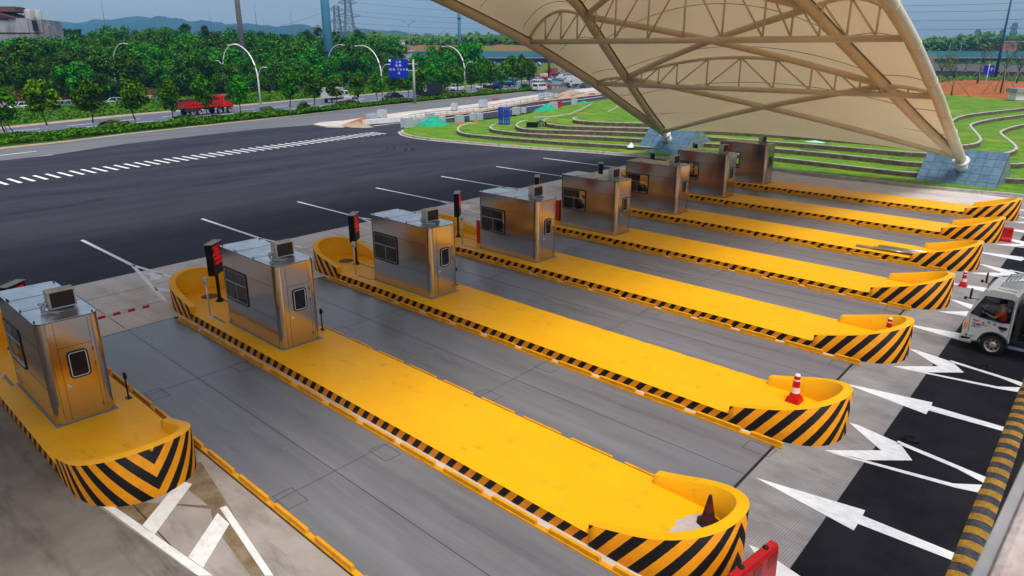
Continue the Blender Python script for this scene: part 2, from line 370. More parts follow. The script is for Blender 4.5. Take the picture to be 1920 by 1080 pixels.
def arc_mark(c, r0, a0, a1, wd, n_=20):
    for k in range(n_):
        t0, t1 = a0+(a1-a0)*k/n_, a0+(a1-a0)*(k+1)/n_
        tm_.face([(c[0]+(r0+q)*cos(t), c[1]+(r0+q)*sin(t)*1.3, -.0085) for t, q in ((t0, -wd/2), (t1, -wd/2), (t1, wd/2), (t0, wd/2))])
for (x_, y_) in ((722, 281), (757, 283)):
    q_ = G(x_, y_)
    for dr in (0, .5): arc_mark((q_.x-2.2, q_.y-3.0), 3.3+dr, -.25, 1.35, .13)
for (x_, y_, rr_, a0_, a1_) in ((60, 395, 4.5, -.5, .7),):
    q_ = G(x_, y_)
    for dr in (0, .42): arc_mark((q_.x-rr_, q_.y), rr_+dr, a0_, a1_, .11)
tag(tm_.build('tyre_marks', mat('tyre_mark', (.013, .013, .017), .8, spec=.1)), kind='structure')
jt = MB()
for x in (-6.2, -4.2):
    jt.prism([skx(x, -40), skx(x, 38), skx(x+.015, 38), skx(x+.015, -40)], .001, .0045)
for y in (-8.6, -6.2, -3.9): jt.prism([(-8.2, y), (15, y), (15, y+.02), (-8.2, y+.02)], .001, .0045)
for k in range(-3, 8): jt.prism([(-8.2, -.65+k*5.6), (-2.4, -.65+k*5.6), (-2.4, -.63+k*5.6), (-8.2, -.63+k*5.6)], .001, .0045)
tag(jt.build('apron_joints', seam), kind='structure')
# dirt patches under the painted triangle
sheet('worn_patch', Gs([(345, 870), (377, 866), (430, 950), (500, 1080), (470, 1080), (400, 985), (395, 955), (310, 945), (290, 990), (262, 985), (205, 950), (195, 938), (390, 948), (330, 900)]), .003, mat('worn_patch', (.15, .105, .05), .9, c2=(.26, .20, .13), scale=3, bump=.3))

# ------------------------------------------------------------------ painted markings
def marking(polys, name='road_marking', z=.008):
    b = MB()
    for p in polys: b.prism([tuple(q) for q in p], z-.004, z, bottom=False)
    return tag(b.build(name, white), kind='structure')
def seg(a, b_, wd):
    a, b_ = Vector(a), Vector(b_); d = (b_-a).normalized(); n = Vector((-d.y, d.x))*wd/2
    return [a+n, b_+n, b_-n, a-n]
polys = []
for n in range(1, 9):                                   # lane lines in front of the tails
    o = org(n); y = o.y+.9
    polys.append(seg((o.x-15.2, y+.1), (o.x-9.4, y+.15), .15))
    if n < 5 or n > 0:
        polys.append(seg((o.x-9.4, y+.15), (o.x-6.6, y+.6), .14)); polys.append(seg((o.x-9.4, y+.15), (o.x-4.1, y-.7), .14))
        polys.append([(o.x-8.0, y-.0), (o.x-7.8, y+.35), (o.x-7.3, y+.5), (o.x-6.7, y+.15), (o.x-6.9, y-.15), (o.x-7.45, y+.12)])
        polys.append([(o.x-5.9, y-.38), (o.x-5.25, y-.05), (o.x-5.0, y-.2), (o.x-5.4, y-.48)])
marking(polys, z=.006)
zb = MB(); p0, p1 = Vector((-35.35, 4.05)), Vector((-41.0, 38.2)); nb = 44
for i in range(-34, nb):
    c = p0.lerp(p1, i/nb) if i >= 0 else p0+(p1-p0)*(i/nb)
    zb.prism([(c.x-1.2, c.y-.08), (c.x+1.2, c.y+.08), (c.x+1.2, c.y+.32), (c.x-1.2, c.y+.16)], -.008, -.004, bottom=False)
tag(zb.build('zebra_crossing', white), kind='structure')
dn = MB()
for a, c_ in (((0, 291), (68, 283)), ((0, 302), (98, 290)), ((15, 309), (54, 304))):
    dn.prism([tuple(q) for q in seg(G(*a).xy, G(*c_).xy, .2)], -.018, -.014, bottom=False)
for k in range(-2, 30):
    for off in (3.4, 6.8):
        for i in range(len(c_hw_far)-1): pass
tag(dn.build('service_road_lines', white), kind='structure')
hl = MB()
for frac in (.32, .62):
    for k in range(0, 44):
        y = -30+k*6.0
        def xon(cv, y):
            for i in range(len(cv)-1):
                if (cv[i][1]-y)*(cv[i+1][1]-y) <= 0 and cv[i][1] != cv[i+1][1]:
                    t = (y-cv[i][1])/(cv[i+1][1]-cv[i][1]); return cv[i][0]+(cv[i+1][0]-cv[i][0])*t
            return None
        xa, xb = xon(c_med_far, y), xon(c_hw_far, y); xa2, xb2 = xon(c_med_far, y+3), xon(c_hw_far, y+3)
        if None in (xa, xb, xa2, xb2): continue
        hl.prism([tuple(q) for q in seg((xa+(xb-xa)*frac, y), (xa2+(xb2-xa2)*frac, y+3), .2)], -.026, -.022, bottom=False)
tag(hl.build('highway_lane_lines', white), kind='structure')
l2 = MB()
l2.prism([tuple(q) for q in seg(G(800, 226.5).xy, G(1130, 180.5).xy, .25)], -.01, -.004, bottom=False)
l2.prism([tuple(q) for q in seg(G(700, 236).xy, G(800, 224).xy, .25)], -.01, -.004, bottom=False)
tag(l2.build('side_road_line', white), kind='structure')
# arrows and chevrons on the exit side, one pair per lane
polys = []
for n in range(1, 9):
    o = Vector(((n-2)*SKEW, (n-2)*SP))
    def P(*q): return [(o.x+x, o.y+y) for x, y in q]
    polys.append(P((15.33, 4.99), (17.29, 5.37), (17.31, 5.17), (18.8, 5.17), (18.81, 4.94), (17.33, 4.87), (17.34, 4.62)))
    if n >= 2:
        k = -SKEW; m = -SP
        polys.append(P(*[(x+k, y+m) for x, y in ((15.9, 8.57), (16.09, 8.60), (17.04, 8.37), (17.43, 7.83), (16.67, 7.13), (15.94, 6.97), (16.83, 7.8))]))
        polys.append(P(*[(x+k, y+m) for x, y in ((16.97, 8.48), (18.69, 8.17), (18.69, 7.91), (18.18, 8.12), (16.97, 8.34))]))
        polys.append(P(*[(x+k, y+m) for x, y in ((16.0, 6.95), (18.32, 7.34), (18.69, 7.46), (18.69, 7.81), (18.27, 7.47), (16.5, 7.12))]))
marking(polys, z=.010)
marking([[tuple(q) for q in Gs(pp)] for pp in (
    [(188, 947), (200, 940.5), (267, 986.5), (400, 1080), (345, 1080), (288, 1027)][:4] + [(372, 1080)],
    [(266, 987), (336, 901.5), (360, 908), (290, 1003)],
    [(353, 1045), (408, 962.5), (430, 983), (381, 1065)],
    [(412, 953), (425, 949), (513, 1080), (497, 1080)])], z=.009)

# ------------------------------------------------------------------ islands
def plan(xtip, side=+1, n=30, cut=14.9, a=1.4, w_=2.25, inset=0.0, xs=14.13, e=2.25):
    "outer plan of a rounded end, from near side (y=0) round the tip to the far side"
    cx = xtip-side*a; b_ = w_/2-inset; aa = a-inset
    pts = []
    L0 = 2.17-a
    for k in range(6): pts.append((cx-side*L0*(1-k/5), inset))
    for k in range(1, n):
        t = -pi/2+pi*k/n
        pts.append((cx+side*aa*abs(cos(t))**(2/e), w_/2+b_*math.copysign(abs(sin(t))**(2/e), sin(t))))
    for k in range(6): pts.append((cx-side*L0*(k/5), w_-inset))
    return pts
def end_wall(xtip, side, zlo, zhi, sm, parent, name, length=2.17, a=1.4, th=.2):
    def mk(inset):
        cx = xtip-side*a; pts = []; L0 = length-a; W = 2.25; bb = W/2-inset; aa = a-inset
        for k in range(5): pts.append((cx-side*L0*(1-k/5), inset))
        for k in range(0, 41):
            t = -pi/2+pi*k/40
            pts.append((cx+side*aa*abs(cos(t))**(2/2.25), W/2+bb*math.copysign(abs(sin(t))**(2/2.25), sin(t))))
        for k in range(1, 6): pts.append((cx-side*L0*(k/5), W-inset))
        return pts
    o_, i_ = mk(0.0), mk(th); n = len(o_)
    s = [0]
    for k in range(1, n): s.append(s[-1]+(Vector(o_[k])-Vector(o_[k-1])).length)
    mid = s[-1]/2
    xs = xtip-side*length
    def zt(p): return zlo+(zhi-zlo)*max(0, min(1, abs(p[0]-xs)/length))**1.1
    b = MB()
    for k in range(n-1):
        A_, B_, C_, D_ = o_[k], o_[k+1], i_[k+1], i_[k]; za, zb_ = zt(A_), zt(B_)
        q = [(A_[0], A_[1], -.02), (B_[0], B_[1], -.02), (B_[0], B_[1], zb_), (A_[0], A_[1], za)]
        u = [(s[k]-mid, -.02), (s[k+1]-mid, -.02), (s[k+1]-mid, zb_), (s[k]-mid, za)]
        b.face(q, 0, True, u)
        b.face([(A_[0], A_[1], za), (B_[0], B_[1], zb_), (C_[0], C_[1], zb_), (D_[0], D_[1], za)], 1)
        b.face([(D_[0], D_[1], za), (C_[0], C_[1], zb_), (C_[0], C_[1], ZP-.05), (D_[0], D_[1], ZP-.05)], 1, True)
    for k, rev in ((0, False), (n-1, True)):
        z = zt(o_[k]); q = [(*o_[k], -.02), (*o_[k], z), (*i_[k], z), (*i_[k], -.02)]
        b.face(q, 1)
    o = b.build(name, [sm, paint], parent, fix=True)
    return o
def island(n, xt0=-4.0, xt1=16.3):
    o = org(n)
    lab = 'long low yellow traffic island with black striped kerb, %s one counting from the left edge' % ORD[n-1]
    if n == 1: lab = 'short yellow traffic island in the lower left corner with V-shaped black stripes'
    if n == 8: lab = 'yellow traffic island farthest from us, next to the green terraces'
    r = empty('traffic_island', o, 0, lab, 'traffic island', 'yellow toll islands between the lanes')
    xt = xt1 if n > 1 else 7.0
    ins = .012; a = 1.4; pts = []
    def arc(xtip, side):
        cx = xtip-side*a; q = []
        for k in range(0, 33):
            t = -pi/2+pi*k/32
            q.append((cx+side*(a-ins)*abs(cos(t))**(2/2.25), 1.125+(1.125-ins)*math.copysign(abs(sin(t))**(2/2.25), sin(t))))
        return q
    nose = arc(xt, 1); tail = arc(xt0, -1)
    poly = nose + tail[::-1]
    b = MB(); b.face([(x, y, ZP) for x, y in poly], 0)
    m_ = len(poly)
    for i in range(m_):
        p, q = poly[i], poly[(i+1) % m_]
        L_ = abs(q[0]-p[0]); k = max(1, int(L_/1.5))
        for j in range(k):
            pa = (p[0]+(q[0]-p[0])*j/k, p[1]+(q[1]-p[1])*j/k); pb = (p[0]+(q[0]-p[0])*(j+1)/k, p[1]+(q[1]-p[1])*(j+1)/k)
            ua, ub = 30-pa[0], 30-pb[0]
            b.face([(*pa, -.02), (*pb, -.02), (*pb, ZP), (*pa, ZP)], 1, False, [(ua, -.02), (ub, -.02), (ub, ZP), (ua, ZP)])
    b.build('platform', [paint, stripe_kerb], r)
    end_wall(xt, 1, .44, 1.05, stripe_wall_v if n == 1 else stripe_wall, r, 'nose_wall')
    end_wall(xt0, -1, .44, 1.0, stripe_wall, r, 'tail_wall', length=2.4)
    b = MB(); b.lathe([(0, .254), (.27, .254), (.29, .245), (.29, .23)], 24); b.build('manhole_cover', mat('rusty_iron', (.10, .07, .05), .7, .3, c2=(.17, .12, .08), scale=9, bump=.4), r, loc=(-2.75, 1.18, 0))
    b = MB(); b.box(-.86, .02, .34, .42, .236, .245); b.box(-2.05, .0, 1.28, 1.36, .236, .245)
    b.build('cable_duct_cover', mat('cement_grey', (.30, .29, .28), .85, c2=(.22, .21, .2), scale=8), r)
    if n == 2:
        b = MB(); pts = []
        for k in range(26):
            t = k/25; pts.append((14.75+.65*t+random.uniform(-.05, .05), .42-.1*t+random.uniform(-.02, .02)+.0))
        e = [(15.75, .75), (15.86, 1.1), (15.8, 1.5), (15.6, 1.85), (15.3, 1.9)]
        w2 = [(15.15+random.uniform(-.07, .07), 1.85-.14*k) for k in range(11)]
        b.prism(e[::-1]+[(15.35, .35), (14.7, .26)][::1] + [(14.9, .33)] + [(15.1+random.uniform(-.09, .05), .45+.13*k) for k in range(10)], ZP-.001, ZP+.004)
        b.build('bare_patch', mat('bare_cement', (.42, .38, .36), .9, c2=(.5, .46, .43), scale=6), r)
    return r
for n in range(1, 9): island(n)

# ------------------------------------------------------------------ weighbridge lanes with guide rails
railmat = mat('rail_paint', (.80, .36, .008), .4, c2=(.62, .26, .01), scale=3)
def lane(n):
    "the lane between island n and island n+1"
    o = org(n)
    names = ('between the %s and %s yellow islands from the left' % (ORD[n-1], ORD[n]))
    r = empty('weighbridge', o, 0, 'grey steel-plated vehicle scale lane '+names, 'weighbridge', 'weighbridge lanes between the islands')
    y0, y1 = 2.48, 5.32
    def sx(x, y): return (x-.046*y, y)
    X0, X1 = -2.25, 15.3
    b = MB(); b.prism([sx(X0-.06, y0-.12), sx(X1+.06, y0-.12), sx(X1+.06, y1+.12), sx(X0-.06, y1+.12)], .0005, .007); b.build('frame_gap', seam, r)
    b = MB(); b.prism([sx(X0, y0), sx(X1, y0), sx(X1, y1), sx(X0, y1)], .002, .014); b.build('deck_plate', deck, r)
    b = MB()
    ym = (y0+y1)/2
    b.prism([sx(X0, ym-.008), sx(X1, ym-.008), sx(X1, ym+.008), sx(X0, ym+.008)], .0142, .0158)
    for x in (2.6, 8.9): b.prism([sx(x, y0), sx(x+.013, y0), sx(x+.013, y1), sx(x, y1)], .0145, .0162)
    for x, yy in ((2.3, y0+.1), (8.6, y0+.1), (2.3, y1-.5), (8.6, y1-.5), (14.6, y1-.5), (14.6, y0+.1)):
        for q in ((x, x+.6, yy, yy+.012), (x, x+.6, yy+.4, yy+.412), (x, x+.012, yy, yy+.4), (x+.59, x+.602, yy, yy+.4)):
            b.box(q[0], q[1], q[2], q[3], .0148, .0164)
    b.build('plate_seam', seam2, r)
    for ya, inner in ((y0-.10, 1), (y1+.0, -1)):
        b = MB(); b.box(X0, X1-.05, ya, ya+.10, .012, .05); b.build('rail_base', railmat, r)
    for ya in (y0-.085, y1+.02):
        for k in range(13):
            x = -2.0+k*1.38+random.uniform(-.03, .03)
            if x > X1-.3: break
            L_ = 1.1 if x+1.1 < X1 else X1-x-.05
            b = MB(); b.box(x, x+L_, ya, ya+.065, .045, .15); b.build('guide_rail', railmat, r, bevel=.008)
    return r
for n in range(1, 8): lane(n)

# ------------------------------------------------------------------ toll booths
BL, BW, BH = 3.176, 1.216, 2.393
def rrect(x0, x1, y0, y1, r, seg_=5):
    pts = []
    for cx, cy, a0, rr in ((x1-r[0], y0+r[0], -pi/2, r[0]), (x1-r[1], y1-r[1], 0, r[1]), (x0+r[2], y1-r[2], pi/2, r[2]), (x0+r[3], y0+r[3], pi, r[3])):
        for k in range(seg_+1):
            t = a0+pi/2*k/seg_; pts.append((cx+rr*cos(t), cy+rr*sin(t)))
    return pts
curtain = mat('grey_curtain', (.10, .075, .07), .9, c2=(.16, .13, .12), scale=6, stretch=(12, 1, .3))
glass = bpy.data.materials.new('window_glass'); glass.use_nodes = True
gn = glass.node_tree; gn.nodes.clear(); go = gn.nodes.new('ShaderNodeOutputMaterial'); gt = gn.nodes.new('ShaderNodeBsdfTransparent'); gg_ = gn.nodes.new('ShaderNodeBsdfGlossy'); gg_.inputs['Roughness'].default_value = .03
gm = gn.nodes.new('ShaderNodeMixShader'); gf = gn.nodes.new('ShaderNodeFresnel'); gf.inputs[0].default_value = 1.5; gt.inputs[0].default_value = (.92, .95, .95, 1)
gn.links.new(gf.outputs[0], gm.inputs[0]); gn.links.new(gt.outputs[0], gm.inputs[1]); gn.links.new(gg_.outputs[0], gm.inputs[2]); gn.links.new(gm.outputs[0], go.inputs[0])
def ring(b, x0, x1, z0, z1, wd, r, plane, c, t, mi=0):
    "rounded frame in the XZ ('y') or YZ ('x') plane at coordinate c with thickness t"
    o_ = rrect(x0, x1, z0, z1, (r,)*4, 4); i_ = rrect(x0+wd, x1-wd, z0+wd, z1-wd, (max(r-wd, .01),)*4, 4); n = len(o_)
    def q(p, d): return (p[0], c+d, p[1]) if plane == 'y' else (c+d, p[0], p[1])
    for k in range(n):
        j = (k+1) % n
        b.face([q(o_[k], t), q(o_[j], t), q(i_[j], t), q(i_[k], t)], mi)
        b.face([q(o_[k], 0), q(o_[j], 0), q(o_[j], t), q(o_[k], t)], mi)
        b.face([q(i_[k], 0), q(i_[j], 0), q(i_[j], t), q(i_[k], t)], mi)
def make_booth():
    r = empty('toll_booth', (0, 0, ZP))
    out = rrect(0, BL, 0, BW, (.17, .17, .09, .09), 6)
    inn = rrect(.04, BL-.04, .04, BW-.04, (.13, .13, .05, .05), 6)
    WX0, WX1, WZ0, WZ1 = .14, 1.45, .86, 1.80
    # insert window break points on the long sides
    def ins(pts, y):
        q = []
        n = len(pts)
        for i in range(n):
            a, c_ = pts[i], pts[(i+1) % n]; q.append(a)
            if abs(a[1]-y) < 1e-6 and abs(c_[1]-y) < 1e-6:
                for x in sorted((WX0, WX1), reverse=a[0] > c_[0]): q.append((x, y))
        return q
    out = ins(ins(out, 0), BW); inn = ins(ins(inn, .04), BW-.04)
    b = MB()
    def shell(pts, y_a, y_b, mi, flip, sm):
        n = len(pts)
        for z0, z1, win in ((0, WZ0, False), (WZ0, WZ1, True), (WZ1, BH, False)):
            for i in range(n):
                a, c_ = pts[i], pts[(i+1) % n]
                if win and (abs(a[1]-c_[1]) < 1e-6) and abs(a[0]-c_[0]) > 1.2 and max(a[0], c_[0]) < WX1+.01 and min(a[0], c_[0]) > WX0-.01: continue
                q = [(*a, z0), (*c_, z0), (*c_, z1), (*a, z1)]
                b.face(q[::-1] if flip else q, mi, sm)
    shell(out, 0, BW, 0, False, False); shell(inn, .04, BW-.04, 1, True, False)
    for y0_, y1_ in ((0, .04), (BW-.04, BW)):
        b.face([(WX0, y0_, WZ0), (WX1, y0_, WZ0), (WX1, y1_, WZ0), (WX0, y1_, WZ0)], 0); b.face([(WX0, y0_, WZ1), (WX1, y0_, WZ1), (WX1, y1_, WZ1), (WX0, y1_, WZ1)], 0)
        for x in (WX0, WX1): b.face([(x, y0_, WZ0), (x, y1_, WZ0), (x, y1_, WZ1), (x, y0_, WZ1)], 0)
    b.face([(x, y, .03) for x, y in inn], 1); b.face([(x, y, BH-.03) for x, y in inn[::-1]], 1)
    body = b.build('body', [steel, mat('booth_lining', (.13, .12, .115), .6)], r)
    for p in body.data.polygons:
        if p.material_index == 0: p.use_smooth = True
    mod = body.modifiers.new('edges', 'EDGE_SPLIT'); mod.split_angle = radians(32)
    # seams
    b = MB()
    for z in (WZ0-.004, WZ1+.004):
        for y in (-.0015, BW-.0005): b.box(WX1 if z else 0, BL-.17, y, y+.002, z-.004, z+.004)
    for x in (.10, BL-.17): b.box(x-.004, x+.004, -.0015, .0005, .03, BH-.03)
    for y in (.17, BW-.17): b.box(BL-.0005, BL+.0015, y-.003, y+.003, .03, BH-.02)
    b.box(.10, WX1, -.0012, .0005, WZ0-.095, WZ0-.09)
    b.build('panel_seam', seam, r)
    b = MB(); b.box(-.03, BL+.04, -.035, BW+.035, -.002, .012); b.build('base_bed', mat('sealant_grey', (.26, .25, .24), .8), r)
    # roof
    ro = rrect(-.012, BL+.012, -.012, BW+.012, (.18, .18, .1, .1), 6)
    b = MB(); b.prism(ro, BH, BH+.022, 0); rf = b.build('roof', [roofsteel], r, bevel=.004)
    b = MB()
    for x in (1.02, 2.02): b.box(x-.007, x+.007, -.005, BW+.005, BH+.0215, BH+.026)
    for i in range(len(ro)):
        a, c_ = ro[i], ro[(i+1) % len(ro)]; b.tube([(*a, BH+.004), (*c_, BH+.004)], .008, 5, caps=False)
    b.build('roof_seam', dark, rf)
    b = MB()
    for x, y in ((.16, .03), (.9, .02), (1.02, .02), (2.02, .02), (BL-.15, .03), (BL-.04, BW-.1), (1.02, BW-.02), (.2, BW-.04)):
        b.lathe([(0, BH+.07), (.016, BH+.065), (.02, BH+.045), (.012, BH+.02)], 8, M=Matrix.Translation((x, y, 0)))
    b.build('lifting_eye', dark, rf)
    # door
    DY0, DY1, DZ0, DZ1 = .31, .97, .08, 1.77
    b = MB(); b.box(BL-.002, BL+.006, DY0, DY1, DZ0, DZ1); door = b.build('door', steel, r)
    b = MB()
    for q in ((DY0-.006, DY0, DZ0, DZ1), (DY1, DY1+.006, DZ0, DZ1)): b.box(BL-.001, BL+.003, q[0], q[1], q[2], q[3])
    for z in (DZ0-.006, DZ1): b.box(BL-.001, BL+.003, DY0-.006, DY1+.006, z, z+.006)
    b.box(BL-.001, BL+.003, DY0-.006, DY0, DZ1, BH-.04); b.box(BL-.001, BL+.003, DY1, DY1+.006, DZ1, BH-.04)
    b.build('gap', seam, door)
    for z in (.25, 1.25, 1.6):
        b = MB(); b.box(BL+.004, BL+.02, DY1-.012, DY1+.012, z-.045, z+.045)
        b.build('hinge', mat('brown_steel', (.2, .12, .07), .4, .8), door)
    b = MB(); ring(b, .44, .86, 1.02, 1.66, .035, .09, 'x', BL+.006, .022); b.build('window_gasket', dark, door)
    b = MB(); ring(b, .472, .828, 1.052, 1.628, .014, .065, 'x', BL+.0055, .026); b.build('window_trim', whitepaint, door)
    b = MB(); o_ = rrect(.47, .83, 1.05, 1.63, (.06,)*4, 4); b.face([(BL+.013, y, z) for y, z in o_]); b.build('pane', glass_dark, door)
    b = MB(); b.tube([(BL+.005, .37, .885), (BL+.05, .37, .885), (BL+.05, .45, .88)], .011, 8); b.box(BL+.004, BL+.012, .345, .395, .82, .93); b.build('handle', mat('chrome', (.8, .8, .8), .15, 1), door)
    # side windows
    for y, s in ((0, -1), (BW, 1)):
        b = MB(); ring(b, WX0-.03, WX1+.03, WZ0-.03, WZ1+.03, .055, .09, 'y', y, s*.02); wf = b.build('window', dark, r)
        b = MB(); ring(b, WX0+.02, WX1-.02, WZ0+.02, WZ1-.02, .012, .06, 'y', y, s*.023)
        b.box(WX0+.02, WX1-.02, y-.01, y+.012, 1.40, 1.425); b.box(.79, .805, y-.008, y+.01, WZ0+.02, 1.40)
        b.build('glazing_bar', mat('alu', (.6, .6, .6), .35, .9), wf)
        b = MB(); b.face([(WX0, y, WZ0), (WX1, y, WZ0), (WX1, y, WZ1), (WX0, y, WZ1)]); b.build('pane', glass, wf)
    b = MB()
    for k in range(8):
        x = .17+.035*k; b.tube([(x, .07+.012*(k % 2), .82), (x, .07+.012*(k % 2), 1.84)], .02, 6, caps=False)
    b.build('curtain', curtain, r)
    b = MB(); b.box(.12, 1.5, .35, .85, .72, .76, 0); b.box(.12, .5, .4, .8, .06, .72, 0)
    b.box(.55, .58, .42, .78, .84, 1.12, 1); b.box(.5, .62, .55, .65, .76, .84, 1); b.box(.75, 1.0, .4, .75, .76, .785, 1); b.box(1.1, 1.4, .45, .8, .76, .86, 2)
    b.build('desk', [mat('desk_top', (.22, .2, .19), .5), dark, whitepaint], r)
    return r
booth0 = make_booth()
BG = 'stainless steel toll booths on the islands'
BLAB = ['stainless steel toll booth at the left edge of the view, on the short island',
        'stainless steel toll booth on the second island, nearest one standing clear of the frame edge',
        'steel toll booth on the third island, between the two red-lettered display signs']
for n in range(1, 9):
    r = booth0 if n == 1 else copy_tree(booth0)
    o = org(n); r.location = (o.x-(.03 if n == 1 else 0), o.y+.497, ZP)
    lab = BLAB[n-1] if n <= 3 else 'brushed steel toll booth with dark windows, %s booth counting from the left' % ORD[n-1]
    if n == 8: lab = 'farthest steel toll booth, close to the terraced lawn'
    tag(r, lab, 'toll booth', BG)
# air conditioner outdoor units on the roofs
def make_ac():
    r = empty('air_conditioner', (0, 0, 0))
    b = MB(); b.box(-.13, .13, 0, .56, .03, .45); b.build('casing', mat('ac_casing', (.52, .50, .46), .5, c2=(.42, .40, .36), scale=6, stretch=(1, 1, .4)), r, bevel=.012)
    b = MB(); b.box(.131, .135, .05, .52, .07, .41, 0)
    for k in range(12): b.box(.1355, .139, .055, .515, .085+k*.027, .089+k*.027, 1)
    b.build('grille', [mat('ac_coil', (.035, .022, .015), .6), mat('ac_wire', (.09, .065, .045), .5)], r)
    b = MB()
    for k in range(4): b.box(-.10+.05*k, -.085+.05*k, .02, .54, .4505, .458)
    b.build('top_rib', MATS['ac_casing'], r)
    b = MB()
    for y in (.08, .48): b.box(-.2, .24, y-.015, y+.015, 0, .03)
    b.build('bracket', mat('galvanised', (.5, .5, .5), .45, .7), r)
    b = MB()
    random.seed(3)
    for q in range(3):
        pts = []
        for k in range(15):
            t = 2*pi*k/14; pts.append((.05+.11*cos(t)+.02*q, -.09-.02*q+.05*sin(t), .05+.05*q+.10*(1+sin(t+q))*.5))
        b.tube(pts, .012, 6)
    b.tube([(-.05, 0, .2), (-.04, -.08, .16), (.02, -.12, .05), (.12, -.16, .03), (.3, -.05, .03), (.42, .1, .025)], .016, 6)
    b.tube([(.0, 0, .12), (.02, -.06, .1), (.1, -.1, .04), (.25, -.02, .03), (.36, .2, .025)], .014, 6)
    b.build('pipe', mat('pipe_wrap', (.55, .56, .58), .5, c2=(.3, .3, .32), scale=9), r)
    return r
ac0 = make_ac()
ACP = [(2.33, .47, 0), (2.47, .40, 0), (2.47, .40, 0), (2.5, .40, 0), (2.5, .4, .02), (2.5, .40, 0), (2.52, .4, -.03), (2.5, .42, 0)]
for n in range(1, 9):
    r = ac0 if n == 1 else copy_tree(ac0)
    o = org(n); dx, dy, a_ = ACP[n-1]
    r.location = (o.x+dx, o.y+.497+dy, ZP+BH+.024); r.rotation_euler = (0, 0, a_)
    tag(r, 'grey air conditioner unit on the roof of the %s booth from the left' % ORD[n-1], 'air conditioner', 'air conditioners on the booth roofs')

# ------------------------------------------------------------------ display signs, posts, barrier
redled = mat('red_led', (.4, 0, 0), .5, emit=((1, .01, .012), .32))
def make_led():
    r = empty('display_sign', (0, 0, ZP))
    b = MB(); b.box(-.04, .04, -.04, .04, .012, 1.0); b.build('post', black_metal, r)
    b = MB(); b.box(-.12, .12, -.12, .12, 0, .012)
    b.add([(-.1, -.1, .012), (.1, -.1, .012), (.1, .1, .012), (-.1, .1, .012), (-.045, -.045, .12), (.045, -.045, .12), (.045, .045, .12), (-.045, .045, .12)], [(0, 1, 5, 4), (1, 2, 6, 5), (2, 3, 7, 6), (3, 0, 4, 7)])
    b.build('base_plate', black_metal, r)
    b = MB(); b.box(-.12, .10, -.31, .37, .95, 1.98); b.box(-.14, .13, -.33, .39, 1.98, 2.0, 1); b.build('cabinet', [black_metal, mat('cabinet_top', (.33, .33, .34), .5)], r, bevel=.006)
    b = MB(); b.face([(.1015, -.27, 1.0), (.1015, .33, 1.0), (.1015, .33, 1.94), (.1015, -.27, 1.94)]); b.build('screen', mat('led_screen', (.035, .02, .018), .5), r)
    def TM(y, z): return Matrix.Translation((.104, y, z)) @ Matrix(((0, 0, 1, 0), (1, 0, 0, 0), (0, 1, 0, 0), (0, 0, 0, 1)))
    for tx, z, s in (('2021-05-18 15:43', 1.87, .072), ('星期二', 1.76, .125), ('欢迎领卡', 1.62, .135), ('文明服务', 1.47, .135), ('一路平安', 1.32, .125)):
        text_mesh(tx, s, redled, TM(.03, z), r, 'lettering')
    return r
led0 = make_led()
for n in range(1, 9):
    r = led0 if n == 1 else copy_tree(led0)
    o = org(n); r.location = (o.x-2.08, o.y+1.2, ZP); r.rotation_euler = (0, 0, radians(40))
    tag(r, ('black display sign with red lettering beside the %s booth from the left' if n in (2, 3) else 'dark upright display sign behind the %s toll booth from the left') % ORD[n-1], 'display sign', 'display signs at the booths')
def make_post():
    r = empty('card_reader_post', (0, 0, ZP))
    b = MB(); b.lathe([(0, .03), (.09, .028), (.095, .0)], 16); b.build('base', whitepaint, r)
    b = MB(); b.tube([(0, 0, .02), (0, 0, 1.12)], .024, 12); b.build('pole', mat('post_grey', (.6, .6, .6), .35, .4), r)
    b = MB(); b.box(-.06, .06, -.045, .05, 1.10, 1.29, 0); b.box(-.055, .055, -.05, -.045, 1.12, 1.16, 1); b.build('reader_head', [whitepaint, dark], r, bevel=.01)
    return r
post0 = make_post()
for n in range(1, 7):
    r = post0 if n == 1 else copy_tree(post0)
    o = org(n); r.location = (o.x-.84, o.y+.30, ZP)
    tag(r, 'thin white post with a small reader head before the %s booth from the left' % ORD[n-1], 'card reader post', 'card reader posts before the booths')
def make_bpost():
    r = empty('sensor_post', (0, 0, ZP))
    b = MB(); b.box(-.075, .075, -.06, .06, 0, .02); b.build('base', black_metal, r)
    b = MB(); b.tube([(0, 0, .02), (0, 0, .58)], .02, 8); b.build('pole', black_metal, r)
    b = MB(); b.box(-.035, .03, -.03, .03, .5, .66); b.box(.01, .07, -.02, .03, .54, .62); b.build('sensor', black_metal, r, bevel=.006)
    return r
bp0 = make_bpost()
for n in range(1, 4):
    r = bp0 if n == 1 else copy_tree(bp0)
    o = org(n); r.location = (o.x+(2.62 if n > 1 else 2.78), o.y+2.1, ZP)
    tag(r, 'short black sensor post at the kerb beside the %s booth from the left' % ORD[n-1], 'sensor post', 'black sensor posts by the booths')
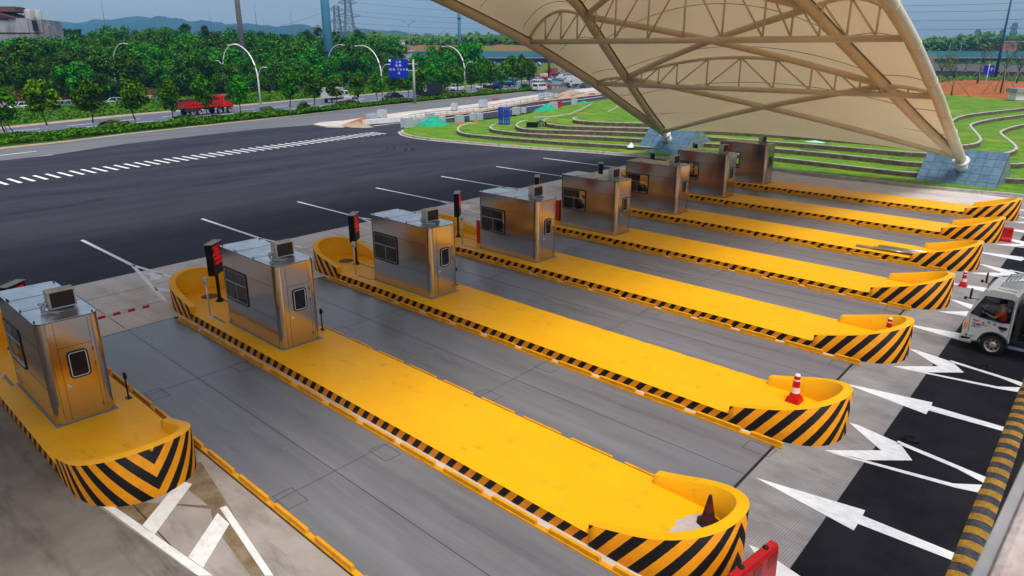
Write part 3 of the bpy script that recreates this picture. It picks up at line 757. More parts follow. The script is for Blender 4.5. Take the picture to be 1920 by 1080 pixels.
# barrier arm and red ticket posts
redwhite = [mat('barrier_white', (.7, .7, .7), .4), mat('barrier_red', (.6, .015, .012), .4)]
def make_barrier():
    r = empty('boom_barrier', (0, 0, ZP))
    b = MB(); b.box(-.14, .14, -.16, .16, 0, .82); b.build('cabinet', mat('barrier_red_box', (.55, .03, .015), .4), r, bevel=.015)
    b = MB(); x = 0
    for k in range(12): b.box(-.02, .02, .12+k*.2, .32+k*.2, .70, .77, k % 2)
    b.build('arm', redwhite, r)
    return r
bar0 = make_barrier(); bar0.location = (org(1).x-1.35, org(1).y+1.75, ZP)
tag(bar0, 'barrier with a lowered red and white arm behind the leftmost booth', 'boom barrier')
def make_tbox():
    r = empty('barrier_cabinet', (0, 0, ZP))
    b = MB(); b.box(-.12, .12, -.14, .14, 0, 1.0); b.build('cabinet', MATS['barrier_red_box'], r, bevel=.015)
    b = MB(); b.box(-.13, .13, -.15, .15, 1.0, 1.03); b.build('lid', whitepaint, r)
    return r
tb0 = make_tbox()
for i, n in enumerate((3, 4, 5, 6)):
    r = tb0 if i == 0 else copy_tree(tb0)
    o = org(n); r.location = (o.x-.35-.3*(n > 3), o.y+(1.75 if n == 3 else 1.2), ZP)
    tag(r, 'orange-red metal cabinet standing behind the %s booth from the left' % ORD[n-1], 'cabinet', 'red cabinets behind the booths')
# ------------------------------------------------------------------ canopy
def interp(t, x):
    for i in range(len(t)-1):
        if x <= t[i+1][0]:
            k = (x-t[i][0])/(t[i+1][0]-t[i][0]); return t[i][1]+(t[i+1][1]-t[i][1])*max(k, 0)
    return t[-1][1]
ZO = [(0, 1.62), (2.2, 2.53), (5.8, 3.97), (10.4, 5.9), (14.8, 7.52), (17.8, 8.59), (20, 9.25), (22.4, 9.95), (26, 10.95), (30, 11.8), (35, 12.6), (40, 13.0), (44.6, 13.15)]
def cx_(y): return 1.4-.046*y
def d_of(y): return 44.6-abs(y)
def zo(y): return interp(ZO, d_of(y))
def hi_(y): return max(10.7-.245*d_of(y), 4.4) if d_of(y) < 26 else max(4.4, 4.33+0*y)
def zi(y):
    d = min(d_of(y), 19); return zo(y)+.0042*d*d
can = empty('tension_canopy', (0, 0, 0), 0, 'huge cream membrane roof on arched steel tubes spanning over the booths', 'canopy')
def V(y, off, z): return Vector((cx_(y)+off, y, z))
ys = [44.6-.9*k for k in range(100) if 44.6-.9*k > -44.6]+[-44.6]
for s in (-1, 1):
    b = MB(); b.tube([V(y, s*10.7, zo(y)) for y in ys], .29, 16)
    for k in range(4, len(ys)-3, 5):
        p, q = V(ys[k], s*10.7, zo(ys[k])), V(ys[k]-.06, s*10.7, zo(ys[k]-.06)); b.tube([p, q], .305, 16)
    b.build('edge_tube', canopy_tube, can)
    b = MB(); b.tube([V(y, s*hi_(y), zi(y)) for y in ys[1:-1]], .25, 14); b.build('inner_rib', canopy_tube, can)
TY = [34.2, 26.8, 19.4, 11.7, 3.9, -3.9, -11.7, -19.4, -26.8, -34.2]
def topz(y, off):
    "membrane underside height over the offset from the centre line"
    a = abs(off); h, H = hi_(y), 10.7; d = d_of(y)
    zi_, zo_ = zi(y)+.18, zo(y)+.22
    if a <= h:
        crown = interp([(0, .0), (2, .6), (10.4, 1.35), (17.8, 2.1), (30, 2.6), (45, 2.7)], d)
        return zi_+crown*(1-(a/h)**2)
    t = (a-h)/(H-h); bump = interp([(0, .0), (8, .05), (10.4, .12), (17.8, .95), (21, .8), (24, .45), (45, .35)], d)
    return zi_+(zo_-zi_)*t+bump*4*t*(1-t)*(.75+.5*t)
for k, y in enumerate(TY):
    tr = MB()
    tr.tube([V(y, -10.7, zo(y)), V(y, 10.7, zo(y))], .15, 12)
    top = []
    for i in range(61):
        off = -10.6+21.2*i/60; top.append(V(y, off, topz(y, off)-.18))
    tr.tube(top, .10, 8)
    for i in range(1, 60, 1):       # lacing rail along the top chord
        pass
    vs = [2.15, 4.25, 5.6, 6.9, 8.1, 9.3]
    prev = None
    for s in (-1, 1):
        pts = [0]+vs
        for j, o_ in enumerate(pts):
            if s == -1 and o_ == 0: continue
            tr.tube([V(y, s*o_, zo(y)), V(y, s*o_, topz(y, o_)-.2)], .052, 6)
        for j in range(len(pts)-1):
            a, c_ = pts[j], pts[j+1]
            tr.tube([V(y, s*c_, zo(y)+.1) if j < 99 else 0, V(y, s*a, topz(y, a)-.2)][::1], .048, 6)
    tr.build('truss', canopy_tube, can)
nodes = [44.2]+TY+[-44.2]
for i in range(len(nodes)-1):
    ya, yb_ = nodes[i], nodes[i+1]
    for s in (-1, 1):
        ha = 10.6 if abs(ya) > 44 else hi_(ya); hb = 10.6 if abs(yb_) > 44 else hi_(yb_)
        za = zo(ya) if abs(ya) > 44 else zi(ya); zb_ = zo(yb_) if abs(yb_) > 44 else zi(yb_)
        p, q = V(ya, s*ha, za), V(yb_, -s*hb, zb_)
        pts = [p.lerp(q, t/12)+Vector((0, 0, .25*sin(pi*t/12))) for t in range(13)]
        b = MB(); b.tube(pts, .17, 12); b.build('cross_brace', canopy_tube, can)
# membrane
b = MB(); NS = 48
rows = []
yy = [44.55-.62*k for k in range(145)]
for y0 in yy:
    y0 = max(y0, -44.55)
    row = []
    h = hi_(y0)
    d = d_of(y0)
    for i in range(NS+1):
        t = -1+2*i/NS
        # denser mapping so that the ribs lie on a column
        if abs(t) <= .6: off = t/.6*h
        else: off = math.copysign(h+(abs(t)-.6)/.4*(10.7-h), t)
        y = y0
        if abs(t) < .6 and d < 6: y = math.copysign(abs(y0)-max(0, (1-(abs(t)/.6)**2)*1.9*(1-d/6)), y0)
        z = topz(y, off)
        if abs(t) < .6 and d < 6:
            z = topz(y0, off); z += .55*(1-(abs(t)/.6)**2)*(1-d/6)
        row.append(V(y, off, z+.02))
    rows.append(row)
vs = [tuple(p) for row in rows for p in row]; n1 = NS+1
b.add(vs, [(r*n1+i, r*n1+i+1, (r+1)*n1+i+1, (r+1)*n1+i) for r in range(len(rows)-1) for i in range(NS)], 0, True)
mem = b.build('membrane', fabric, can)
sm = MB()
for y in [40.8-3.7*k for k in range(0, 23)]:
    y += .0
    pts = [V(y, -10.4+20.8*i/60, topz(y, -10.4+20.8*i/60)-.012) for i in range(61)]
    sm.tube(pts, .014, 4, caps=False)
for s in (-1, 1):
    for ins_, hh in ((10.7, 0), ):
        sm.tube([V(y, s*(10.7-.33), zo(y)+.17) for y in ys[1:-1]], .035, 5, caps=False)
    sm.tube([V(y, s*(hi_(y)-.27), zi(y)+.16) for y in ys[1:-1]], .045, 5, caps=False)
    sm.tube([V(y, s*(hi_(y)+.27), zi(y)+.12) for y in ys[1:-1]], .03, 5, caps=False)
sm.build('membrane_seam', mat('seam_brown', (.16, .11, .06), .7), mem)
for s in (-1, 1):
    for e in (1, -1):
        yf = 44.6*e; x = cx_(yf)+s*10.7
        b = MB(); b.tube([(x-s*.0, yf+.95*e, .75), (x, yf+.15*e, 1.5)], .34, 20); b.tube([(x, yf+.12*e, 1.48), (x, yf+.06*e, 1.56)], .47, 24)
        b.build('foot', whitepaint, can)
# tiled plinths under the canopy feet
def plinth(x0, x1, y0, ym, y1, zr, lab):
    r = empty('tiled_plinth', (x0, y0, 0), 0, lab, 'plinth', 'tiled plinths of the canopy')
    w_ = x1-x0; Y1 = y1-y0; YM = ym-y0
    b = MB(); b.add([(0, 0, -.1), (w_, 0, -.1), (w_, YM, zr), (0, YM, zr), (0, Y1, -.1), (w_, Y1, -.1)], [(0, 1, 2, 3), (3, 2, 5, 4), (0, 3, 4), (1, 5, 2), (0, 4, 5, 1)]); b.build('core', slate2, r)
    b = MB(); random.seed(int(x0*10)); L1 = sqrt(YM**2+(zr+.1)**2); nc, nr = 8, 5
    nrm = Vector((0, -(zr+.1), YM)).normalized()
    for i in range(nc):
        for j in range(nr):
            a0, a1 = w_*i/nc+.012, w_*(i+1)/nc-.012; t0, t1 = (j+.02)/nr, (j+.98)/nr; t1 = min(t1, .995)
            def q(x, t, h): return Vector((x, YM*t, -.1+(zr+.1)*t))+nrm*h
            c = [q(a0, t0, .015), q(a1, t0, .015), q(a1, t1, .015), q(a0, t1, .015)]
            b.face(c, random.choice((0, 0, 1)))
            k = [q(a0, t0, 0), q(a1, t0, 0), q(a1, t1, 0), q(a0, t1, 0)]
            for e in range(4): f = (e+1) % 4; b.face([k[e], k[f], c[f], c[e]], 0)
    for xx, sg in ((-.012, -1), (w_+.012, 1)):
        for j in range(nr):
            z0, z1 = zr*j/nr+.01, zr*(j+1)/nr-.01
            ya0, ya1 = YM*(z0+.1)/(zr+.1), YM*(z1+.1)/(zr+.1); yb0, yb1 = Y1-(Y1-YM)*(z0+.1)/(zr+.1), Y1-(Y1-YM)*(z1+.1)/(zr+.1)
            nn = max(1, round((yb0-ya0)/.55))
            for i in range(nn):
                lo0, hi0 = ya0+(yb0-ya0)*i/nn+.01, ya0+(yb0-ya0)*(i+1)/nn-.01; lo1, hi1 = ya1+(yb1-ya1)*i/nn+.01, ya1+(yb1-ya1)*(i+1)/nn-.01
                b.face([(xx, lo0, z0), (xx, hi0, z0), (xx, hi1, z1), (xx, lo1, z1)], random.choice((2, 3)))
    b.build('tile', [slate, mat('slate_dark', (.045, .095, .14), .3, c2=(.08, .15, .20), scale=2, spec=.6), mat('end_tile', (.16, .22, .23), .4, c2=(.22, .28, .28), scale=1.5), mat('end_tile_b', (.12, .18, .19), .4, c2=(.17, .23, .24), scale=1.5)], r)
    return r
plinth(7.75, 12.25, 44.1, 46.55, 49.0, 2.02, 'blue-grey tiled wedge plinth carrying the right-hand foot of the canopy')
plinth(-13.75, -9.3, 44.0, 46.5, 50.0, 2.15, 'blue-grey tiled wedge plinth carrying the left foot of the canopy behind the booths')

# ------------------------------------------------------------------ terraced lawn
kerb_px = [(755, 246), (753, 250), (765, 256), (800, 262), (900, 271), (1000, 279), (1100, 285), (1228, 296), (1330, 306), (1451, 319), (1500, 325.6), (1600, 337), (1700, 349), (1800, 359), (1920, 369)]
kerbw = Gs(kerb_px)+[(40, 44.2), (90, 46)]
backL = Gs([(762, 236), (800, 232), (882, 230), (955, 222), (1075, 196), (1137, 187)])
bl_far = [tuple((Vector(backL[-1])+(Vector(backL[-1])-Vector(backL[-3])).normalized()*d)) for d in (40, 90)]
lawn = [tuple(p) for p in kerbw] + [(90, 190)] + bl_far[::-1] + backL[::-1]
b = MB(); b.prism(lawn, -.2, .10); tag(b.build('lawn', grass), kind='structure')
def strip_wall(pts, w_, z0, z1, mats, name, closed=False, cap=.05):
    "vertical strip following pts, width w_, with a paler cap"
    b = MB(); P_ = [Vector(p) for p in pts]; n = len(P_); L_, R_ = [], []
    for i in range(n):
        d = (P_[min(i+1, n-1)]-P_[max(i-1, 0)]).normalized(); nn = Vector((-d.y, d.x))
        L_.append(P_[i]+nn*w_/2); R_.append(P_[i]-nn*w_/2)
    for i in range(n-1):
        for A_, B_ in ((R_[i], R_[i+1]), (L_[i+1], L_[i])):
            b.face([(*A_, z0), (*B_, z0), (*B_, z1-cap), (*A_, z1-cap)], 0)
            b.face([(*A_, z1-cap), (*B_, z1-cap), (*B_, z1), (*A_, z1)], 1)
        b.face([(*R_[i], z1), (*R_[i+1], z1), (*L_[i+1], z1), (*L_[i], z1)], 1)
    for i, rev in ((0, 0), (n-1, 1)):
        b.face([(*L_[i], z0), (*R_[i], z0), (*R_[i], z1), (*L_[i], z1)], 0)
    return b.build(name, mats)
def smooth_px(p, it=1):
    for _ in range(it):
        q = [p[0]]
        for i in range(len(p)-1):
            a, c_ = p[i], p[i+1]
            q += [(a[0]*.75+c_[0]*.25, a[1]*.75+c_[1]*.25), (a[0]*.25+c_[0]*.75, a[1]*.25+c_[1]*.75)]
        q.append(p[-1]); p = q
    return p
k_ = strip_wall(smooth_px([tuple(p) for p in kerbw], 1), .22, -.1, .16, [kerbstone, kerbstone], 'lawn_kerb'); tag(k_, kind='structure')
b = MB(); kw2 = smooth_px([tuple(p) for p in kerbw], 1)
for i in range(len(kw2)-1):
    a, c_ = Vector(kw2[i]), Vector(kw2[i+1]); d = (c_-a).normalized(); nn = Vector((d.y, -d.x))
    b.face([(*(a+nn*.10), .004), (*(c_+nn*.10), .004), (*(c_+nn*.42), .003), (*(a+nn*.42), .003)], 0)
tag(b.build('gutter_strip', mat('gutter', (.48, .42, .36), .85, c2=(.36, .3, .25), scale=2)), kind='structure')
DZ = .33
T = {
 1: [(886, 229), (875, 231), (860, 237), (858, 243), (862, 247.5), (878, 251), (900, 253), (971, 259), (1042, 264.5), (1112, 268.5), (1190, 273), (1340, 284.5), (1455, 294), (1600, 311), (1719, 324), (1890, 334), (1960, 336)],
 2: [(944, 229), (935, 230), (923, 234), (918, 239), (926, 243), (971, 248.5), (1042, 252.5), (1130, 256), (1199, 259.5), (1340, 269), (1455, 277.5), (1600, 291), (1729, 306), (1890, 307.5), (1960, 302)],
 3: [(990, 225), (980, 226), (971, 230), (967, 235), (976, 240), (994, 242), (1050, 243.5), (1130, 246), (1203, 248.5), (1340, 257), (1455, 265), (1600, 276), (1732, 287), (1850, 289), (1888, 286), (1903, 281), (1907, 275), (1895, 264), (1877, 251), (1876, 246), (1888, 240), (1915, 233), (1970, 226)],
 4: [(1030, 222), (1021, 223), (1018, 227), (1024, 231), (1050, 235), (1112, 237.5), (1207, 239.5), (1305, 243), (1455, 250), (1590, 260), (1750, 272), (1804, 272), (1832, 268), (1840, 262), (1836, 254), (1824, 241), (1818, 234), (1828, 229), (1860, 222), (1920, 214), (1970, 208)],
 5: [(1082, 219), (1075, 221), (1076, 224), (1088, 226), (1130, 228.5), (1212, 230.5), (1310, 233), (1455, 240), (1590, 250), (1700, 262), (1776, 262), (1793, 256), (1794, 246), (1787, 236), (1783, 226), (1800, 217), (1830, 212), (1920, 202), (1970, 196)]}
BK = {1: [(955, 222.5), (1075, 197), (1137, 187)], 2: [(1000, 219), (1060, 209), (1105, 197), (1140, 188)], 3: [(1040, 214), (1080, 204), (1115, 194), (1145, 186)],
      4: [(1075, 210), (1110, 198), (1150, 186)], 5: [(1100, 212), (1125, 200), (1150, 188)]}
WL = ['lowest grey-capped retaining wall, nearest the road', 'second lowest retaining wall, curling round at the blue stacks', 'middle retaining wall, behind the stooping worker', 'fourth retaining wall up the terraced lawn', 'highest retaining wall at the top of the lawn']
for k in range(1, 6):
    z = .1+DZ*k
    front = Gs(smooth_px(T[k], 1), z)
    back = Gs(BK[k], z)
    far = [tuple(Vector(back[-1])+(Vector(back[-1])-Vector(back[-2])).normalized()*d) for d in (30, 80)]
    poly = [tuple(p) for p in front]+[(70, front[-1][1]+2), (70, 175)]+far[::-1]+[tuple(p) for p in back][::-1]
    b = MB(); b.prism(poly, 0, z-.03); tag(b.build('lawn_terrace', grass), kind='structure')
    w_ = strip_wall([tuple(p) for p in front], .19, .0, z, [wallbrown, kerbstone], 'retaining_wall')
    tag(w_, WL[k-1], 'retaining wall', 'retaining walls stepping up the lawn')
ZT = .1+DZ*5
def onT(px, py, z=ZT): return G(px, py, z)
ep = [(1765, 176), (1800, 180), (1860, 183), (1920, 190), (1975, 194), (1980, 157), (1920, 152), (1860, 150), (1800, 149), (1745, 148), (1735, 160)]
b = MB()
e3 = [G(x, y, ZT) for x, y in smooth_px(ep, 1)]
ctr = sum(e3, Vector())/len(e3)
N = len(e3)
for ring_ in range(6):
    a, c_ = ring_/6, (ring_+1)/6
    def hh(t, p): return ZT-.03+(t**.6)*.9+.35*noise.noise(Vector((p.x*.25, p.y*.12, 0)))*min(1, t*4)
    for i in range(N):
        p, q = e3[i], e3[(i+1) % N]
        v = [p.lerp(ctr, a), q.lerp(ctr, a), q.lerp(ctr, c_), p.lerp(ctr, c_)]
        ts = (a, a, c_, c_)
        b.face([(u.x, u.y, hh(t, u)) for u, t in zip(v, ts)], 0, True)
tag(b.build('bare_earth', earth, fix=True), kind='structure')
# pale path kerbs on the back of the mound
for pts, lab in (([(1000, 219), (1040, 217), (1070, 212), (1090, 204), (1110, 194)], 'thin pale kerb curving over the back of the mound'), ([(1140, 209), (1152, 203), (1162, 196), (1180, 190)], 'short pale kerb near the canopy edge')):
    o = strip_wall([tuple(G(x, y, ZT).xy) for x, y in pts], .12, ZT-.10, ZT+.0, [kerbstone, kerbstone], 'path_kerb'); tag(o, lab, 'kerb')
sheet('tan_path', Gs([(882, 231), (955, 224), (1000, 221), (1060, 213), (1110, 207), (1180, 200), (1180, 204), (1110, 211), (1060, 217), (1000, 224), (950, 228), (890, 233)], ZT-.0), ZT-.01, tan) if False else None

# ------------------------------------------------------------------ foreground details
# speed bump made of bolted rubber blocks
r = empty('speed_bump', (18.72, 6.9, 0), radians(2.6), 'yellow and black rubber speed bump across the road at the right edge', 'speed bump')
rub_y = mat('rubber_yellow', (.42, .20, .012), .6, c2=(.20, .12, .02), scale=7, bump=.6, bscale=30); rub_b = mat('rubber_black', (.02, .02, .022), .5, c2=(.06, .06, .065), scale=9, bump=.8, bscale=26)
overlay(rub_y, nz_fac(22, .6, .68), (.05, .035, .01)); overlay(rub_b, nz_fac(26, .62, .70), (.22, .22, .23))
for k in range(-14, 40):
    y = k*.5
    for q, (m_, y0) in enumerate(((rub_y, 0), (rub_b, .25))):
        b = MB(); b.profile([(0, 0), (.06, .03), (.14, .05), (.24, .05), (.32, .03), (.38, 0)], y+y0+.004, y+y0+.246)
        b.build('yellow_block' if q == 0 else 'black_block', m_, r)
# concrete parapet of the footbridge we stand on
r = empty('bridge_parapet', (20.055, 0, 0), 0, 'blurred mottled stone parapet close to the camera at the lower right', 'parapet')
par = mat('rough_stone', (.36, .27, .23), .9, c2=(.50, .41, .37), scale=6, bump=.8, bscale=22); overlay(par, nz_fac(9, .60, .68), (.10, .07, .06))
b = MB(); b.box(.022, .45, -26, 48, 6.2, 7.205); b.build('coping', par, r, bevel=.02)
b = MB(); b.box(0, .022, -26, 48, 6.15, 7.19); b.build('edge_strip', mat('edge_grey', (.22, .21, .20), .6, c2=(.3, .28, .26), scale=4), r)
b = MB(); b.box(.004, .5, -26, 48, 5.6, 6.15); b.build('deck_edge', conc, r)
for q in range(-1, 2):
    b = MB(); b.box(.01, .5, q*26-.4, q*26+.4, -.1, 5.6)
    if q: b.build('pier', conc, r)
# traffic cones
def make_cone(nm, worn=False):
    r = empty(nm, (0, 0, 0))
    if worn:
        m1, m2, base = mat('worn_cone', (.07, .012, .01), .7, c2=(.02, .012, .012), scale=9, bump=.3), mat('worn_cone_b', (.10, .02, .01), .7), dark
        prof = [(.145, .03), (.12, .09), (.085, .27), (.055, .42), (.03, .56), (.022, .57), (0, .57)]; mi = [0, 0, 1, 0, 0, 0]
        b = MB(); b.lathe([(.2, 0), (.2, .035), (.15, .045), (0, .045)], 8); b.build('base', base, r)
        b = MB(); b.lathe(prof, 20, mi); b.build('cone_body', [m1, m2], r)
        return r
    prof = [(.17, .02), (.14, .12), (.115, .2), (.105, .24), (.095, .32), (.088, .38), (.08, .47), (.075, .54), (.072, .58), (.068, .66), (.06, .70), (.0, .71)]
    mi = [0, 0, 0, 1, 1, 0, 0, 1, 0, 1, 1]
    b = MB(); b.box(-.17, .17, -.17, .17, 0, .14, 0, top=.04); b.build('base', red, r, bevel=.01)
    b = MB(); b.lathe(prof, 20, mi); b.build('cone_body', [red, refl], r)
    return r
c0 = make_cone('traffic_cone'); p = G(1489, 752, ZP); c0.location = (p.x, p.y, ZP); tag(c0, 'red and white traffic cone inside the rounded end of the third island', 'traffic cone', 'red and white cones')
c1 = copy_tree(c0); p = G(1663, 634, ZP); c1.location = (p.x, p.y, ZP); c1.scale = (.9, .9, .9); tag(c1, 'red and white cone half hidden behind the wall of the fourth island', 'traffic cone')
c2 = copy_tree(c0); p = G(1805, 537, 0); c2.location = (p.x, p.y, 0); c2.scale = (.82, .82, .82); tag(c2, 'red and white cone on the road just ahead of the white truck', 'traffic cone')
c3 = make_cone('traffic_cone', True); p = G(1327, 980, ZP); c3.location = (p.x, p.y, ZP); tag(c3, 'worn dark traffic cone in the rounded end of the second island', 'traffic cone')
# water filled barriers
def make_wb():
    r = empty('water_barrier', (0, 0, 0))
    b = MB()
    n = 8; W = 1.25
    prof = [(-.18, 0), (-.18, .12), (-.10, .22), (-.085, .62), (-.055, .68), (.055, .68), (.085, .62), (.10, .22), (.18, .12), (.18, 0)]
    M = Matrix(((0, 1, 0, 0), (1, 0, 0, 0), (0, 0, 1, 0), (0, 0, 0, 1)))
    b.profile(prof, -W/2, W/2, M=None)
    b.build('shell', red, r, bevel=.02)
    b = MB()
    for k in range(3):
        y = -.42+k*.42; b.box(-.092, -.080, y-.13, y+.13, .28, .6); b.box(.080, .092, y-.13, y+.13, .28, .6)
    b.build('recessed_panel', mat('red_dark', (.30, .006, .006), .4), r, bevel=.01)
    b = MB()
    for y in (-.35, .35): b.lathe([(.045, .678), (.045, .70), (0, .70)], 12, M=Matrix.Translation((0, y, 0)))
    b.build('filler_cap', dark, r)
    return r
w0 = make_wb(); p = G(1400, 1083, 0); w0.location = (16.78, 1.62, 0); w0.rotation_euler = (0, 0, radians(-6)); w0.scale = (1.05, .95, 1.32); tag(w0, 'red plastic water barrier at the bottom edge beside the second island', 'water barrier', 'red plastic barriers')
w1 = copy_tree(w0); p = G(1880, 452, 0); w1.location = (p.x, p.y, 0); w1.rotation_euler = (0, 0, radians(-80)); w1.scale = (.8, .5, .95); tag(w1, 'red plastic water barrier standing at the end of the seventh island', 'water barrier')
# bundle of metal pipes on the sixth island
r = empty('pipe_bundle', (12.5, org(6).y, ZP), 0, 'bundle of silver metal pipes lying on the sixth yellow island', 'pipe bundle')
galv = mat('galvanised_pipe', (.6, .62, .64), .3, .9)
random.seed(5)
for k in range(16):
    x0 = random.uniform(-.9, -.4) if k > 1 else -1.6; y = .35+.085*(k % 10)+random.uniform(-.01, .01); z = .05+.08*(k//10)
    b = MB(); b.tube([(x0, y+random.uniform(-.05, .05), z), (x0+2.1+random.uniform(0, .3), y+random.uniform(0, .25), z)], .038, 8); b.build('pipe', galv, r)

# ------------------------------------------------------------------ people
def skin_figure(name, joints, edges, radii, m, root=0, parent=None, sub=1):
    me = bpy.data.meshes.new(name); me.from_pydata(joints, edges, []); me.materials.append(m)
    o = bpy.data.objects.new(name, me); COL.objects.link(o)
    s = o.modifiers.new('skin', 'SKIN'); s.use_smooth_shade = True
    for i, v in enumerate(me.skin_vertices[0].data): v.radius = (radii[i],)*2 if not isinstance(radii[i], tuple) else radii[i]; v.use_root = (i == root)
    b = o.modifiers.new('sub', 'SUBSURF'); b.levels = sub; b.render_levels = sub
    if parent: o.parent = parent
    return o
skin = mat('skin', (.45, .24, .15), .6)
def person(nm, J, shirt, pants, label, loc, rz, scale, hair=True, hair_m=None):
    r = empty(nm, loc, rz, label, 'person', None, scale)
    # J: dict of joints
    names = ['pelvis', 'waist', 'chest', 'neck', 'head', 'crown', 'shL', 'elL', 'wrL', 'haL', 'shR', 'elR', 'wrR', 'haR', 'hipL', 'knL', 'anL', 'toL', 'hipR', 'knR', 'anR', 'toR']
    rad = dict(pelvis=.13, waist=.125, chest=.14, neck=.055, head=.10, crown=.085, shL=.07, elL=.045, wrL=.03, haL=.04, shR=.07, elR=.045, wrR=.03, haR=.04, hipL=.09, knL=.062, anL=.045, toL=.04, hipR=.09, knR=.062, anR=.045, toR=.04)
    E_ = [('pelvis', 'waist'), ('waist', 'chest'), ('chest', 'neck'), ('neck', 'head'), ('head', 'crown'), ('chest', 'shL'), ('shL', 'elL'), ('elL', 'wrL'), ('wrL', 'haL'), ('chest', 'shR'), ('shR', 'elR'), ('elR', 'wrR'), ('wrR', 'haR'), ('pelvis', 'hipL'), ('hipL', 'knL'), ('knL', 'anL'), ('anL', 'toL'), ('pelvis', 'hipR'), ('hipR', 'knR'), ('knR', 'anR'), ('anR', 'toR')]
    ix = {n: i for i, n in enumerate(names)}
    skin_figure('body', [J[n] for n in names], [(ix[a], ix[c]) for a, c in E_], [rad[n] for n in names], skin, 0, r)
    # clothing as slightly larger skinned shells
    tn = ['pelvis', 'waist', 'chest', 'shL', 'elL', 'shR', 'elR']
    mid = dict(J); mid['elL'] = tuple(Vector(J['shL']).lerp(Vector(J['elL']), .8)); mid['elR'] = tuple(Vector(J['shR']).lerp(Vector(J['elR']), .8))
    tr = [.155, .15, .165, .09, .068, .09, .068]
    skin_figure('shirt', [mid[n] for n in tn], [(0, 1), (1, 2), (2, 3), (3, 4), (2, 5), (5, 6)], tr, shirt, 0, r)
    pn = ['pelvis', 'hipL', 'knL', 'anL', 'hipR', 'knR', 'anR']
    pr = [.15, .105, .078, .062, .105, .078, .062]
    skin_figure('trousers', [J[n] for n in pn], [(0, 1), (1, 2), (2, 3), (0, 4), (4, 5), (5, 6)], pr, pants, 0, r)
    if hair:
        h = Vector(J['head']); c = Vector(J['crown']); d = (c-h).normalized(); ctr = h.lerp(c, .5)+d*.02
        b = MB(); M = Matrix.Translation(ctr) @ d.to_track_quat('Z', 'Y').to_matrix().to_4x4()
        b.lathe([(.112, -.03), (.118, .03), (.10, .085), (.06, .12), (0, .13)], 14, M=M); b.build('hair', hair_m or mat('hair', (.015, .012, .01), .6), r)
    return r
work = dict(pelvis=(0, 0, .88), waist=(.14, 0, .98), chest=(.36, 0, 1.0), neck=(.5, 0, .95), head=(.6, 0, .88), crown=(.68, 0, .80), shL=(.36, .19, .98), elL=(.46, .22, .72), wrL=(.58, .14, .5), haL=(.62, .1, .43),
            shR=(.36, -.19, .98), elR=(.5, -.2, .74), wrR=(.6, -.1, .52), haR=(.64, -.07, .45), hipL=(0, .1, .84), knL=(.08, .14, .46), anL=(-.02, .15, .08), toL=(.16, .16, .04), hipR=(0, -.1, .84), knR=(.1, -.14, .46), anR=(0, -.18, .08), toR=(.18, -.2, .04))
pw = G(1011, 244, .73)
person('person', work, mat('teal_shirt', (.02, .22, .16), .8), mat('jeans', (.10, .14, .20), .8), 'person in a teal top bent over beside a black crate on the lawn', (pw.x, pw.y, .73), radians(25), .92)
# ------------------------------------------------------------------ vehicles
tyre = mat('tyre', (.018, .017, .017), .8); rimm = mat('steel_rim', (.42, .36, .30), .45, .5); glassv = mat('vehicle_glass', (.015, .02, .025), .06, spec=.8)
chassis = mat('chassis', (.03, .028, .027), .7); lampw = mat('headlamp_glass', (.6, .6, .6), .1); lampr = mat('tail_lamp', (.5, .01, .01), .2); orange = mat('indicator', (.8, .22, .01), .3)
def paintm(name, c, **k): return mat(name, c, .28, 0, coat=.5, **k)
def wheel(parent, x, y, r_, w_, dual=False):
    s = 1 if y > 0 else -1
    M = Matrix.Translation((x, y, r_)) @ Matrix.Rotation(-s*pi/2, 4, 'X')
    b = MB(); b.lathe([(0, -w_/2), (r_*.93, -w_/2), (r_, -w_*.35), (r_, w_*.35), (r_*.93, w_/2), (r_*.62, w_/2)], 20, M=M); t = b.build('wheel', tyre, parent)
    b = MB(); b.lathe([(r_*.62, w_/2), (r_*.58, w_*.45), (r_*.52, w_*.2), (r_*.30, w_*.2), (r_*.26, w_*.52), (r_*.12, w_*.55), (0, w_*.5)], 20, M=M)
    for k in range(8):
        a = 2*pi*k/8; b.lathe([(.03*r_/.3, w_*.23), (0, w_*.23)], 6, 1, M=M @ Matrix.Translation((r_*.42*cos(a), r_*.42*sin(a), 0)))
    b.build('rim', [rimm, tyre], t)
    return t
def quad(b, pts, mi=0): b.face(pts, mi)
def panel(name, parent, poly, y, m, th=.008):
    "flat panel with thickness on the side plane y (poly in XZ)"
    b = MB(); s = 1 if y > 0 else -1
    b.profile(poly, y, y+s*th) if s > 0 else b.profile(poly, y+s*th, y)
    return b.build(name, m, parent, fix=True)
